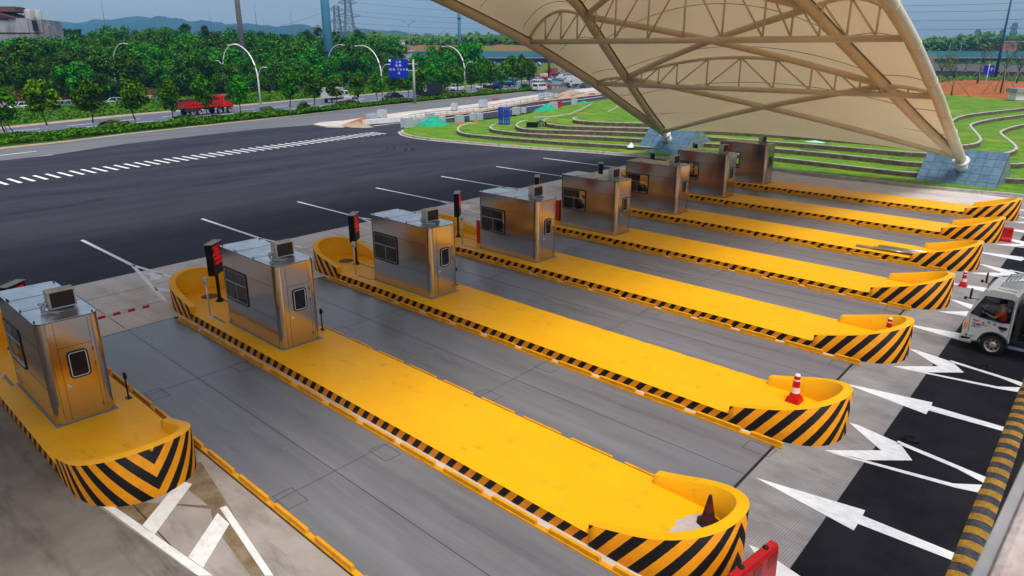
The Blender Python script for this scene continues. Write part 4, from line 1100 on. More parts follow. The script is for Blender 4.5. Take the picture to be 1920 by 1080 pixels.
def make_sedan(nm, col, label, suv=False):
    r = empty(nm, (0, 0, 0), 0, label, 'car'); m = paintm('car_paint_'+col[0], col[1])
    H_ = .22 if suv else 0
    body = [(-2.25, .32), (-2.28, .72), (-2.15, .92+H_*.5), (-1.5, .96+H_*.5), (1.05, .92+H_*.6), (1.95, .80+H_*.5), (2.25, .62), (2.27, .32), (1.75, .22), (-1.75, .22)]
    b = MB(); b.profile(body, -.88, .88); b.build('body', m, r, bevel=.07, fix=True)
    x0 = -2.05 if suv else -1.75
    g = [(x0, .93+H_*.5), (x0+.55-(.25 if suv else 0), 1.40+H_), (x0+.9, 1.44+H_), (.25, 1.44+H_), (1.15, .93+H_*.5)]
    b = MB()
    i0 = [(x, y) for x, y in g]
    b.profile(g, -.74, .74); cb = b.build('cabin_glass', glassv, r, bevel=.05, fix=True)
    b = MB(); b.profile([(g[1][0]-.02, 1.39+H_), (g[2][0], 1.45+H_), (g[3][0], 1.45+H_), (g[3][0]+.12, 1.39+H_)], -.72, .72)
    for s in (-1, 1):
        for xa, xb in ((g[0][0], g[1][0]), (g[4][0], g[3][0]+.1), (-.35, -.35)):
            b.tube([(xa, s*.75, .93+H_*.5), (xb, s*.73, 1.40+H_)], .035, 6)
    b.build('roof', m, r, fix=True)
    for x in (-1.4, 1.4):
        for y in (-.80, .80): wheel(r, x, y, .33, .2)
    for s in (-1, 1):
        b = MB(); b.box(-2.30, -2.22, s*.62-.16, s*.62+.16, .68, .84); b.build('tail_light', lampr, r, bevel=.02)
        b = MB(); b.box(2.16, 2.27, s*.62-.17, s*.62+.17, .55, .68); b.build('headlight', lampw, r, bevel=.02)
        b = MB(); b.box(.72, .85, s*.95-.08, s*.95+.06, .93+H_*.5, 1.03+H_*.5); b.build('mirror', m, r, bevel=.02)
    b = MB(); b.box(-2.315, -2.29, -.22, .22, .48, .60); b.build('number_plate', mat('plate_blue', (.02, .08, .4), .4), r)
    for q in (-2.33, 2.2):
        b = MB(); b.box(q, q+.12, -.8, .8, .26, .40); b.build('bumper', chassis, r, bevel=.03)
    return r
def cab(r, m, L_=1.7, W=1.9, H_=2.2, z0=.5, x1=0, top=True, rake=.35):
    "truck cab with its front at x1, open windows with glass"
    prof = [(x1-.02, z0), (x1, z0+.5), (x1-.1, z0+(H_-z0)*.48), (x1-rake-.15, H_-.04), (x1-rake-.45, H_), (x1-L_, H_), (x1-L_, z0)]
    b = MB(); b.profile(prof, -W/2, W/2); b.build('cab', m, r, bevel=.05, fix=True)
    zb, zt = z0+(H_-z0)*.5, H_-.18
    for s in (-1, 1):
        panel('side_window', r, [(x1-.28, zb), (x1-rake-.22, zt), (x1-L_+.35, zt), (x1-L_+.35, zb)], s*W/2, glassv)
    b = MB(); b.face([(x1-.088, -W/2+.1, zb), (x1-.088, W/2-.1, zb), (x1-rake-.13, W/2-.14, zt+.05), (x1-rake-.13, -W/2+.14, zt+.05)]); b.build('windscreen', glassv, r)
    for s in (-1, 1):
        b = MB(); b.box(x1-.02, x1+.03, s*(W/2-.25)-.15, s*(W/2-.25)+.15, z0+.08, z0+.28); b.build('headlight', lampw, r, bevel=.02)
        b = MB(); b.box(x1-.06, x1-.0, s*(W/2+.16)-.09, s*(W/2+.16)+.09, zb+.1, zt-.02); b.tube([(x1-.15, s*W/2, zt), (x1-.03, s*(W/2+.15), zt-.02)], .015, 5); b.build('mirror', dark, r)
    b = MB(); b.box(x1-.1, x1+.08, -W/2, W/2, z0-.15, z0+.05); b.build('bumper', m, r, bevel=.03)
def frame(r, xa, xb, W=.8, z=.55):
    b = MB()
    for s in (-1, 1): b.box(xa, xb, s*W/2-.04, s*W/2+.04, z, z+.2)
    for k in range(5): x = xa+(xb-xa)*(k+.5)/5; b.box(x-.05, x+.05, -W/2, W/2, z+.03, z+.15)
    b.box(xa+(xb-xa)*.45, xa+(xb-xa)*.62, W/2+.05, W/2+.45, z-.1, z+.25); b.box(xa+(xb-xa)*.45, xa+(xb-xa)*.62, -W/2-.45, -W/2-.05, z-.1, z+.25)
    b.build('chassis', chassis, r)
def make_dump(nm, label):
    r = empty(nm, (0, 0, 0), 0, label, 'truck'); m = paintm('truck_red', (.62, .018, .012)); m2 = mat('truck_red_dark', (.40, .012, .01), .5)
    cab(r, m, 2.0, 2.4, 3.0, 1.1, 4.9, rake=.12)
    frame(r, -4.3, 4.4, .9, .95)
    prof = [(-4.7, 2.35), (-4.2, 1.25), (2.0, 1.25), (2.3, 1.5), (2.3, 2.35)]
    b = MB(); b.profile(prof, -1.2, 1.2); b.build('tipper_body', m, r, fix=True)
    b = MB()
    for k in range(9):
        x = -4.2+k*.7
        for s in (-1, 1): b.box(x, x+.1, s*1.23-.05, s*1.23+.05, 1.25, 2.3)
    for s in (-1, 1): b.box(-4.65, 2.3, s*1.24-.06, s*1.24+.06, 2.28, 2.42); b.box(-4.3, 2.1, s*1.24-.06, s*1.24+.06, 1.75, 1.83)
    b.build('side_rib', m2, r)
    b = MB(); b.box(-4.75, 2.35, -1.1, 1.1, 2.40, 2.52); b.tube([(-4.6, -1.15, 2.5), (2.3, -1.15, 2.5)], .07, 6); b.tube([(-4.6, -.6, 2.58), (2.3, -.6, 2.58)], .07, 6); b.build('tarpaulin', dark, r)
    b = MB(); b.box(2.45, 2.75, -1.15, 1.15, 1.15, 3.05); b.tube([(2.9, 1.1, 1.5), (2.9, 1.1, 2.6)], .1, 8); b.build('air_filter_stack', m, r)
    b = MB(); b.box(-4.5, -2.0, -1.3, -1.2, .75, 1.2); b.build('mudguard', chassis, r)
    for x in (-3.1, -1.75, 2.2, 4.1):
        for y in (-1.02, 1.02): wheel(r, x, y, .52, .42)
    return r
def make_lorry(nm, cabc, label, kind='box', L_=6.0, boxc=None, H_=2.9, load=None):
    r = empty(nm, (0, 0, 0), 0, label, 'truck'); m = paintm('cab_'+cabc[0], cabc[1]); xf = L_/2
    cab(r, m, 1.6, 1.95, 2.25, .6, xf)
    frame(r, -xf+.2, xf-1.2, .8, .6)
    bx0, bx1 = -xf, xf-1.75
    if kind == 'box':
        bm_ = mat('box_'+boxc[0], boxc[1], .5, c2=tuple(v*.85 for v in boxc[1]), scale=3)
        b = MB(); b.box(bx0, bx1, -1.05, 1.05, .95, H_)
        b.build('cargo_box', bm_, r, bevel=.02)
        b = MB()
        k = 0
        x = bx0+.3
        while x < bx1: b.box(x, x+.04, -1.065, 1.065, 1.0, H_-.05); x += .35
        b.box(bx0-.012, bx0, -.02, .02, 1, H_-.05); b.build('box_rib', mat('rib_'+boxc[0], tuple(v*.8 for v in boxc[1]), .5), r)
    else:
        bm_ = m if kind == 'bed' else mat('bed_'+boxc[0], boxc[1], .5)
        b = MB(); b.box(bx0, bx1, -1.02, 1.02, .88, .98)
        for q in ((bx0, bx1, -1.05, -1.0), (bx0, bx1, 1.0, 1.05), (bx0, bx0+.05, -1.0, 1.0), (bx1-.05, bx1, -1.0, 1.0)): b.box(*q, .95, 1.42)
        b.build('flat_bed', bm_, r)
        if load:
            b = MB(); b.box(bx0+.3, bx1-.3, -.85, .85, 1.0, load[1]); b.build('canvas_load', mat('load_'+load[0], load[2], .8, c2=tuple(v*.7 for v in load[2]), scale=3), r, bevel=.12)
    for x in (-xf+1.2, xf-.9):
        for y in (-.88, .88): wheel(r, x, y, .38, .26)
    for s in (-1, 1):
        b = MB(); b.box(-xf-.02, -xf+.03, s*.85-.12, s*.85+.12, .7, .84); b.build('tail_light', lampr, r)
    b = MB(); b.box(-xf-.025, -xf, -.22, .22, .66, .82); b.build('number_plate', MATS.get('plate_blue') or mat('plate_blue', (.02, .08, .4), .4), r)
    return r
def make_van(nm, label):
    r = empty(nm, (0, 0, 0), 0, label, 'van'); m = paintm('van_white', (.62, .62, .58))
    b = MB(); b.profile([(-2.3, .35), (-2.35, 1.0), (-2.2, 1.9), (-2.0, 1.98), (.9, 1.98), (1.35, 1.85), (1.95, 1.1), (2.3, .95), (2.35, .35)], -.85, .85); b.build('body', m, r, bevel=.06, fix=True)
    for s in (-1, 1):
        for x0, x1 in ((-2.1, -1.4), (-1.3, -.5), (-.4, .4)): panel('side_window', r, [(x0, 1.2), (x0, 1.75), (x1, 1.75), (x1, 1.2)], s*.85, glassv)
        panel('side_window', r, [(.5, 1.2), (.5, 1.75), (1.25, 1.75), (1.7, 1.2)], s*.85, glassv)
    b = MB(); b.face([(-2.335, -.7, 1.2), (-2.335, .7, 1.2), (-2.25, .65, 1.75), (-2.25, -.65, 1.75)]); b.build('rear_window', glassv, r)
    b = MB(); b.face([(1.41, -.75, 1.8), (1.41, .75, 1.8), (1.96, .78, 1.12), (1.96, -.78, 1.12)]); b.build('windscreen', glassv, r)
    for x in (-1.4, 1.5):
        for y in (-.76, .76): wheel(r, x, y, .33, .2)
    for s in (-1, 1):
        b = MB(); b.box(-2.38, -2.33, s*.74-.08, s*.74+.08, .7, 1.1); b.build('tail_light', lampr, r)
    for q in (-2.42, 2.3):
        b = MB(); b.box(q, q+.12, -.85, .85, .3, .5); b.build('bumper', chassis, r, bevel=.03)
    return r
def make_pickup(nm, col, label):
    r = empty(nm, (0, 0, 0), 0, label, 'pickup'); m = paintm('pickup_'+col[0], col[1])
    b = MB(); b.profile([(-2.3, .45), (-2.3, .95), (-.5, .95), (-.45, 1.55), (-.3, 1.62), (.9, 1.62), (1.5, 1.1), (2.3, .95), (2.35, .45), (1.9, .35), (-1.9, .35)], -.85, .85); b.build('body', m, r, bevel=.05, fix=True)
    b = MB(); b.box(-2.2, -.6, -.72, .72, .951, .96); b.build('bed_floor', chassis, r)
    b = MB()
    for q in ((-2.3, -.5, -.86, -.78), (-2.3, -.5, .78, .86), (-2.32, -2.24, -.8, .8)): b.box(*q, .94, 1.18)
    b.build('bed_wall', m, r)
    for s in (-1, 1):
        panel('side_window', r, [(-.35, 1.08), (-.3, 1.5), (.25, 1.5), (.25, 1.08)], s*.85, glassv); panel('side_window', r, [(.35, 1.08), (.35, 1.5), (.88, 1.5), (1.3, 1.08)], s*.85, glassv)
        b = MB(); b.box(-2.34, -2.29, s*.75-.07, s*.75+.07, .7, .92); b.build('tail_light', lampr, r)
    b = MB(); b.face([(-.47, -.65, 1.1), (-.47, .65, 1.1), (-.44, .6, 1.5), (-.44, -.6, 1.5)]); b.build('rear_window', glassv, r)
    for x in (-1.45, 1.45):
        for y in (-.78, .78): wheel(r, x, y, .35, .22)
    return r
HD = math.atan2(.977, -.21)
def put(r, px, py, rz=None, s=.82, z=-.03, off=(0, 0)):
    p = G(px, py, z); r.location = (p.x+off[0], p.y+off[1], z); r.rotation_euler = (0, 0, HD if rz is None else rz); r.scale = (s,)*3
    return r
GV = 'vehicles on the highway'
W_, S_, K_ = ('white', (.62, .62, .62)), ('silver', (.42, .44, .46)), ('black', (.015, .015, .018))
put(make_dump('dump_truck', 'red four-axle dump truck with a tipper body driving on the highway'), 384, 214.5, s=.80)
put(make_lorry('box_truck', W_, 'white cargo truck with a ribbed box beside the silver pickup', 'box', 6.0, ('white', (.58, .57, .55)), 2.9), 630, 191.5, s=.82)
put(make_pickup('pickup_truck', S_, 'small silver double-cab pickup driving next to the white cargo truck'), 657, 197, s=.80)
put(make_sedan('sedan', K_, 'shiny black sedan between the young trees, right of a lamp post'), 739, 185.5, s=.80)
bt = make_lorry('box_truck', K_, 'long black box truck with a round white emblem behind the trees', 'box', 9.0, ('black', (.018, .02, .024)), 3.3)
put(bt, 808, 185, s=.84)
for s in (1, -1):
    b = MB(); n_ = 28
    for k in range(n_-4):
        a0, a1 = 2*pi*k/n_+.6, 2*pi*(k+1)/n_+.6
        b.face([(-3.2+.62*cos(a0), s*1.075, 2.25+.62*sin(a0)), (-3.2+.62*cos(a1), s*1.075, 2.25+.62*sin(a1)), (-3.2+.48*cos(a1), s*1.075, 2.25+.48*sin(a1)), (-3.2+.48*cos(a0), s*1.075, 2.25+.48*sin(a0))])
    b.box(-3.3, -2.9, s*1.073-.002, s*1.073+.002, 2.1, 2.22); b.box(-3.1, -3.0, s*1.073-.002, s*1.073+.002, 2.05, 2.45)
    b.build('emblem', whitepaint, bt)
put(make_sedan('sedan', ('beige', (.36, .31, .24)), 'beige sedan just ahead of the long black box truck'), 845, 179, s=.8)
put(make_sedan('hatchback', W_, 'white hatchback in the far lane beside a lamp post', True), 858, 170, s=.8)
put(make_sedan('sedan', W_, 'white car partly hidden by a young tree, behind the blue-cab truck'), 905, 167.5, s=.8)
BL_ = ('blue', (.02, .10, .42))
put(make_lorry('flatbed_truck', BL_, 'blue-cab flatbed truck, the nearer of two', 'bedx', 6.0, ('dark', (.03, .03, .035))), 924, 171, s=.82)
put(make_lorry('flatbed_truck', BL_, 'blue-cab flatbed truck, the farther of two', 'bedx', 6.2, ('dark', (.03, .03, .035)), load=('teal', 1.7, (.04, .22, .2))), 953, 163.5, s=.82)
put(make_van('minivan', 'white minivan with dark side windows nearest the paving stacks'), 1012, 171, s=.85)
put(make_pickup('pickup_truck', ('red', (.45, .03, .02)), 'red pickup right behind the white minivan'), 1034, 168, s=.8)
put(make_lorry('small_truck', ('cream', (.6, .55, .48)), 'small cream-cab truck beside the white box truck', 'bedx', 4.8, ('dark', (.03, .03, .035))), 1060, 165, s=.8)
put(make_lorry('box_truck', W_, 'white box truck waiting under the canopy edge', 'box', 6.5, ('white', (.58, .57, .55)), 3.1), 1078, 163.5, s=.82)
put(make_sedan('sedan', ('dark', (.05, .05, .06)), 'dark car farthest right, just below the canopy edge'), 1098, 165, s=.8)
far_list = [('sedan', W_, 1009, 153.5, 'white car left of the red flatbed with a white load', 0), ('lorry_red', None, 1024, 151.5, 'red flatbed truck carrying a white covered load', 0), ('sedan', W_, 1037, 153, 'white car right behind the red flatbed', 0),
            ('sedan', ('blue2', (.05, .2, .4)), 1043, 157, 'blue car between the red truck and the sentry cabin', 0), ('pickup', W_, 1052, 149, 'white pickup in the queue under the overpass', 0), ('sedan', S_, 1062, 145.5, 'silver car in the queue under the overpass', 0),
            ('lorry_r2', None, 1034, 141, 'red-fronted truck coming out from under the overpass', 0), ('lorry_w2', None, 1046, 139.5, 'grey-fronted truck beside the red-fronted truck', 0), ('sedan', K_, 1040, 145.5, 'black car in front of the red-fronted truck', 0), ('sedan', ('teal', (.05, .25, .3)), 1054, 158.5, 'teal car in front of the white box truck', 0), ('sedan', W_, 1058, 141, 'white car farthest back in the queue', 0)]
for kd, cl, px, py, lb, _ in far_list:
    if kd == 'sedan': r = make_sedan('sedan', cl, lb)
    elif kd == 'pickup': r = make_pickup('pickup_truck', cl, lb)
    elif kd == 'lorry_red': r = make_lorry('flatbed_truck', ('red', (.5, .015, .012)), lb, 'bed', 6.0, load=('white', 2.3, (.6, .58, .52)))
    elif kd == 'lorry_r2': r = make_lorry('truck', ('red', (.5, .015, .012)), lb, 'box', 6.5, ('rust', (.35, .10, .06)), 2.9)
    else: r = make_lorry('truck', S_, lb, 'box', 6.5, ('sand', (.4, .35, .28)), 2.9)
    put(r, px, py, rz=HD+pi if 'front' in lb and 'truck' in lb and 'car' not in lb else None, s=.85)
    r['group'] = 'vehicles queuing under the overpass'
put(make_sedan('sedan', W_, 'white car parked on the far lane at the left edge behind the hedge'), 44, 207.5, rz=HD+.35, s=.85)
put(make_sedan('sedan', ('blue3', (.10, .2, .45)), 'blue-white car roof showing above the far verge between two young trees'), 134, 205, rz=HD+.1, s=.85)
put(make_sedan('sedan', ('paleblue', (.45, .55, .66)), 'pale blue car parked at a slant behind the far verge'), 224, 198, rz=HD-.5, s=.85)
put(make_sedan('sedan', BL_, 'blue car parked left of the red dump truck'), 312, 192.5, rz=HD+.2, s=.85)
put(make_sedan('sedan', ('blue4', (.08, .18, .40)), 'blue car parked behind the verge near the white and red truck'), 655, 170, rz=HD, s=.85)
put(make_lorry('box_truck', ('maroon', (.3, .03, .02)), 'maroon-cab truck with a white box parked under the trees', 'box', 5.5, ('grey', (.5, .49, .47)), 3.0), 652, 164, rz=HD+pi, s=.85)
put(make_lorry('truck', ('orange', (.6, .17, .02)), 'orange truck standing under the trees left of the blue mast', 'bed', 6.0, load=('red', 2.0, (.35, .05, .02))), 570, 172.5, rz=HD, s=.9)

# the near white truck with its driver
r = empty('light_truck', (0, 0, 0), pi, 'white light truck with a driver entering from the right edge of the view', 'truck')
tm = paintm('truck_white', (.52, .49, .45))
XF, XB, HW = .87, -.39, .93        # front of cab, back of cab (front axle at x=0)
prof = [(XF-.01, .36), (XF, .80), (XF-.05, 1.18), (.56, 1.92), (.46, 2.03), (.25, 2.10), (-.28, 2.08), (XB, 1.98), (XB, .50), (-.38, .52), (-.37, .58), (-.31, .66), (-.21, .73), (-.08, .77), (.08, .77), (.21, .73), (.31, .66), (.37, .55), (.39, .40)]
wz = [(.72, 1.24), (.44, 1.86), (-.26, 1.88), (-.31, 1.84), (-.31, 1.16), (-.1, 1.12), (.45, 1.17)]
b = MB()
def side(y, s):
    # door panel built from strips round the window opening
    n = len(prof)
    quads = [[(XF-.01, .36), (XF, .80), (.70, .95), (.39, .40)], [(XF, .80), (XF-.05, 1.18), (.72, 1.24), (.70, .95)],
             [(XF-.05, 1.18), (.56, 1.92), (.44, 1.86), (.72, 1.24)], [(.56, 1.92), (.46, 2.03), (.25, 2.10), (-.26, 1.88), (.44, 1.86)], [(.25, 2.10), (-.28, 2.08), (-.26, 1.88)],
             [(-.28, 2.08), (XB, 1.98), (XB, 1.16), (-.31, 1.16), (-.31, 1.84), (-.26, 1.88)],
             [(XB, 1.16), (XB, .50), (-.38, .52), (-.37, .58), (-.31, .66), (-.21, .73), (-.08, .77), (-.1, 1.12), (-.31, 1.16)],
             [(-.08, .77), (.08, .77), (.21, .73), (.31, .66), (.37, .55), (.39, .40), (.70, .95), (.72, 1.24), (.45, 1.17), (-.1, 1.12)]]
    for q in quads:
        pts = [(x, y, z) for x, z in q]
        b.face(pts if s < 0 else pts[::-1], 0)
side(-HW, -1); side(HW, 1)
for i in range(len(prof)):
    a, c_ = prof[i], prof[(i+1) % len(prof)]
    if a == (XF-.05, 1.18): 
        b.face([(a[0], -HW, a[1]), (a[0], HW, a[1]), (a[0]-.03, HW, a[1]+.04), (a[0]-.03, -HW, a[1]+.04)], 0); continue
    b.face([(a[0], -HW, a[1]), (a[0], HW, a[1]), (c_[0], HW, c_[1]), (c_[0], -HW, c_[1])], 0)
b.build('cab', tm, r, fix=True)
b = MB(); b.face([(XF-.06, -HW+.03, 1.2), (XF-.06, HW-.03, 1.2), (.555, HW-.05, 1.92), (.555, -HW+.05, 1.92)]); b.build('windscreen', glass, r)
for s in (-1, 1):
    b = MB(); b.face([(x, s*(HW-.012), z) for x, z in wz]); b.build('side_window', glass, r)
    b = MB()
    for i in range(len(wz)):
        a, c_ = wz[i], wz[(i+1) % len(wz)]; b.tube([(a[0], s*HW, a[1]), (c_[0], s*HW, c_[1])], .016, 6)
    b.tube([(.72, s*HW, 1.24), (.70, s*(HW+.002), .60)], .006, 4); b.tube([(-.345, s*(HW+.001), 1.92), (-.345, s*(HW+.001), .62)], .006, 4)
    b.build('window_seal', dark, r)
    b = MB(); b.box(-.28, -.08, s*(HW+.008)-.012, s*(HW+.008)+.012, .90, 1.0); b.build('door_handle', dark, r, bevel=.03)
    b = MB()
    for k in range(14):
        t0, t1 = pi*k/14, pi*(k+1)/14
        b.face([(.385*cos(t0), s*(HW-.02), .345+.41*sin(t0)), (.385*cos(t1), s*(HW-.02), .345+.41*sin(t1)), (.385*cos(t1), s*(HW+.045), .345+.41*sin(t1)), (.385*cos(t0), s*(HW+.045), .345+.41*sin(t0))], 0, True)
        b.face([(.385*cos(t0), s*(HW+.04), .345+.41*sin(t0)), (.385*cos(t1), s*(HW+.04), .345+.41*sin(t1)), (.42*cos(t1), s*(HW+.01), .345+.445*sin(t1)), (.42*cos(t0), s*(HW+.01), .345+.445*sin(t0))], 0, True)
    b.build('wheel_arch', dark, r)
    b = MB(); b.box(XF-.10, XF+.012, s*(HW-.16)-.15, s*(HW-.16)+.165, .66, .92); b.build('headlight', lampw, r, bevel=.03)
    b = MB(); b.box(XF-.12, XF-.02, s*(HW)-.01, s*HW+.012, .72, .92); b.build('indicator', orange, r, bevel=.01)
    b = MB(); b.tube([(.60, s*HW, 1.72), (.78, s*(HW+.13), 1.74), (.90, s*(HW+.2), 1.76)], .012, 6)
    b.tube([(.82, s*(HW+.16), 1.75), (.80, s*(HW+.17), 1.92)], .012, 6)
    b.lathe([(0, .12), (.075, .1), (.09, .0), (.075, -.1), (0, -.12)], 10, M=Matrix.Translation((.80, s*(HW+.17), 1.90)) @ Matrix.Diagonal((.35, 1, 1.6, 1)))
    b.lathe([(0, .05), (.06, .035), (.07, 0), (.06, -.035), (0, -.05)], 10, M=Matrix.Translation((.92, s*(HW+.22), 1.75)) @ Matrix.Diagonal((.6, 1, 1, 1)))
    b.build('mirror', black_metal, r)
b = MB(); b.box(XF-.3, XF+.05, -HW, HW, .28, .48); b.build('bumper', tm, r, bevel=.04)
b = MB(); b.box(XF-.02, XF+.012, -.55, .55, .62, .86); b.build('front_grille', dark, r)
b = MB(); b.box(-.30, .22, -.72, .72, 2.09, 2.13); b.build('roof_pad', mat('roof_grey', (.45, .43, .41), .5), r, bevel=.02)
rk = mat('rack_metal', (.62, .64, .62), .3, .8)
b = MB()
for s in (-1, 1): b.tube([(.15, s*.5, 2.1), (.12, s*.52, 2.28), (-.44, s*.56, 2.46), (-.46, s*.56, 2.1)], .02, 6)
for k in range(7): t = k/6; b.tube([(.12-.56*t, -.54, 2.28+.18*t), (.12-.56*t, .54, 2.28+.18*t)], .018, 6)
for k in range(6): y = -.45+.18*k; b.tube([(.12, y, 2.28), (-.44, y, 2.46)], .014, 6)
b.build('roof_rack', rk, r)
b = MB(); b.box(-6.0, .5, -.42, -.34, .50, .68); b.box(-6.0, .5, .34, .42, .50, .68)
for k in range(8): b.box(-5.8+.75*k, -5.7+.75*k, -.4, .4, .52, .64)
b.box(-1.9, -1.2, -.86, -.46, .32, .72); b.box(-.58, -.46, -.8, .8, .55, 1.8); b.build('chassis', chassis, r)
b = MB(); b.box(-5.4, -.75, -.92, .92, .86, .96)
for s in (-1, 1):
    b.box(-5.4, -.75, s*.96-.025, s*.96+.025, .84, 1.22)
    for k in range(10): b.box(-5.3+.45*k, -5.24+.45*k, s*.99-.02, s*.99+.02, .84, 1.30)
b.box(-.78, -.74, -.92, .92, .9, 1.5); b.tube([(-.76, -.95, .9), (-.76, -.95, 2.3), (-.76, .95, 2.3), (-.76, .95, .9)], .035, 8)
for k in range(6): b.tube([(-.76, -.9+.36*k, 1.5), (-.76, -.9+.36*k, 2.3)], .02, 5)
for k in range(5):
    b.tube([(-2-.8*k, -.95, 1.3), (-2-.8*k, -.95, 2.1)], .025, 6); b.tube([(-2-.8*k, .95, 1.3), (-2-.8*k, .95, 2.1)], .025, 6)
b.build('cargo_bed', mat('bed_white', (.50, .48, .44), .45, c2=(.38, .36, .33), scale=4), r)
b = MB(); b.box(-5.0, -1.0, -.99, -.93, .40, .46); b.box(-5.0, -1.0, -.99, -.93, .60, .64, 1)
b.build('side_guard', [MATS['bed_white'], mat('guard_red', (.45, .02, .015), .5)], r)
for x in (0, -3.35):
    for y in (-.80, .80): wheel(r, x, y, .345, .26)
# seat, steering wheel
b = MB(); b.box(-.36, .02, .1, .8, .86, .98); b.box(-.37, -.29, .1, .8, .95, 1.6); b.box(-.36, .02, -.85, -.05, .86, .98); b.box(-.37, -.29, -.85, -.05, .95, 1.6); b.build('seat', mat('seat_dark', (.03, .03, .035), .9), r, bevel=.04)
b = MB()
M = Matrix.Translation((.42, .45, 1.28)) @ Matrix.Rotation(radians(-55), 4, 'Y')
b.tube([M @ Vector((.19*cos(2*pi*k/16), .19*sin(2*pi*k/16), 0)) for k in range(17)], .014, 6); b.tube([(.42, .45, 1.28), (.6, .45, 1.05)], .03, 6); b.box(.52, .80, -.85, .85, .95, 1.14); b.build('dashboard', dark, r)
# lettering on the door (the side facing us is y>0 after the turn)
door_ink = mat('door_ink', (.02, .02, .025), .5)
def DM(x, z, a=0): return Matrix.Translation((x, HW+.004, z)) @ Matrix(((-1, 0, 0, 0), (0, 0, 1, 0), (0, 1, 0, 0), (0, 0, 0, 1))) @ Matrix.Rotation(a, 4, 'Z')
for k, ch in enumerate('物流货运配送'):
    a = radians(145-24*k); text_mesh(ch, .085, door_ink, DM(.16-.36*cos(a), .78+.30*sin(a)-.04, a-pi/2), r, 'lettering')
text_mesh('电话 1387056', .07, door_ink, DM(.42, .92), r, 'lettering', align='CENTER')
text_mesh('核载三人', .06, door_ink, DM(.52, .84), r, 'lettering', align='CENTER')
text_mesh('赣·CK7', .085, door_ink, DM(.64, .50), r, 'lettering', align='CENTER')
b = MB(); b.profile([(.66, 1.04), (.60, 1.08), (.52, 1.05), (.42, 1.09), (.50, 1.0), (.60, 1.01)], HW+.002, HW+.005); b.build('swoosh_logo', mat('logo_orange', (.6, .12, .01), .5), r, fix=True)
TS = .90
p = G(1856, 666, 0); tx, ty = p.x, p.y
r.location = (tx, ty+.80, 0); r.scale = (TS,)*3
drv = dict(pelvis=(-.35, .45, .98), waist=(-.38, .45, 1.14), chest=(-.38, .45, 1.36), neck=(-.34, .45, 1.52), head=(-.29, .45, 1.63), crown=(-.27, .45, 1.75), shL=(-.38, .63, 1.40), elL=(-.14, .72, 1.20), wrL=(.14, .62, 1.30), haL=(.24, .58, 1.33),
           shR=(-.38, .27, 1.40), elR=(-.14, .2, 1.22), wrR=(.14, .32, 1.32), haR=(.24, .36, 1.35), hipL=(-.33, .55, .98), knL=(.08, .58, 1.0), anL=(.2, .58, .62), toL=(.34, .58, .58), hipR=(-.33, .35, .98), knR=(.08, .32, 1.0), anR=(.2, .32, .62), toR=(.34, .32, .58))
person('person', drv, mat('orange_shirt', (.72, .07, .01), .8), mat('dark_trousers', (.02, .02, .03), .9), 'driver in an orange shirt with both hands on the wheel of the white truck', (tx-.25, ty+.80, 0), pi, TS*.95)
b = MB()
for k in range(3):
    for j in range(2):
        for q in range(2): b.box(tx+.78+.52*k, tx+1.28+.52*k, ty+.06+.5*j, ty+.54+.5*j, .87+.36*q, 1.22+.36*q)
tag(b.build('cardboard_boxes', mat('cardboard', (.33, .17, .07), .9, c2=(.26, .13, .05), scale=5), bevel=.01), 'brown cardboard boxes stacked on the bed of the white truck', 'boxes')
# black debris on the road
for (px, py, lb) in ((1705, 826, 'black torn rubber scrap on the white road arrow'), (1838, 690, 'black rubber scrap by the front wheel of the white truck')):
    p = G(px, py); b = MB(); random.seed(px)
    for k in range(7):
        a = random.uniform(0, 6.28); q = []
        for t in range(7): q.append((p.x+.16*cos(a+t*.7)+random.uniform(-.05, .05), p.y+.12*sin(a+t*.7), .03+.05*random.random()))
        b.tube(q, .012, 5)
    tag(b.build('rubber_scrap', dark), lb, 'debris')

# ------------------------------------------------------------------ building materials on the verge
pav = mat('paver_block', (.46, .47, .48), .85, c2=(.58, .59, .60), scale=4, stretch=(1, 1, .3)); wrap = mat('wrapped_paver', (.38, .48, .52), .5, c2=(.58, .62, .62), scale=3, stretch=(1, 1, .2))
def make_stack():
    r = empty('paver_stack', (0, 0, 0))
    b = MB()
    for k in range(5):
        for j in range(3):
            for z in range(6): b.box(-.62+.25*k, -.39+.25*k, -.36+.25*j, -.13+.25*j, .1+.16*z, .25+.16*z, (k+j+z) % 2)
    b.build('paver', [pav, mat('paver_b', (.40, .42, .44), .85)], r)
    b = MB()
    for y in (-.3, .3): b.box(-.65, .65, y-.05, y+.05, 0, .1)
    b.build('pallet', mat('pallet_wood', (.28, .2, .12), .9), r)
    b = MB()
    for x in (-.3, .3): b.box(x-.015, x+.015, -.37, .39, .1, 1.067)
    b.build('strap', mat('strap_blue', (.1, .3, .45), .5), r)
    return r
st0 = make_stack()
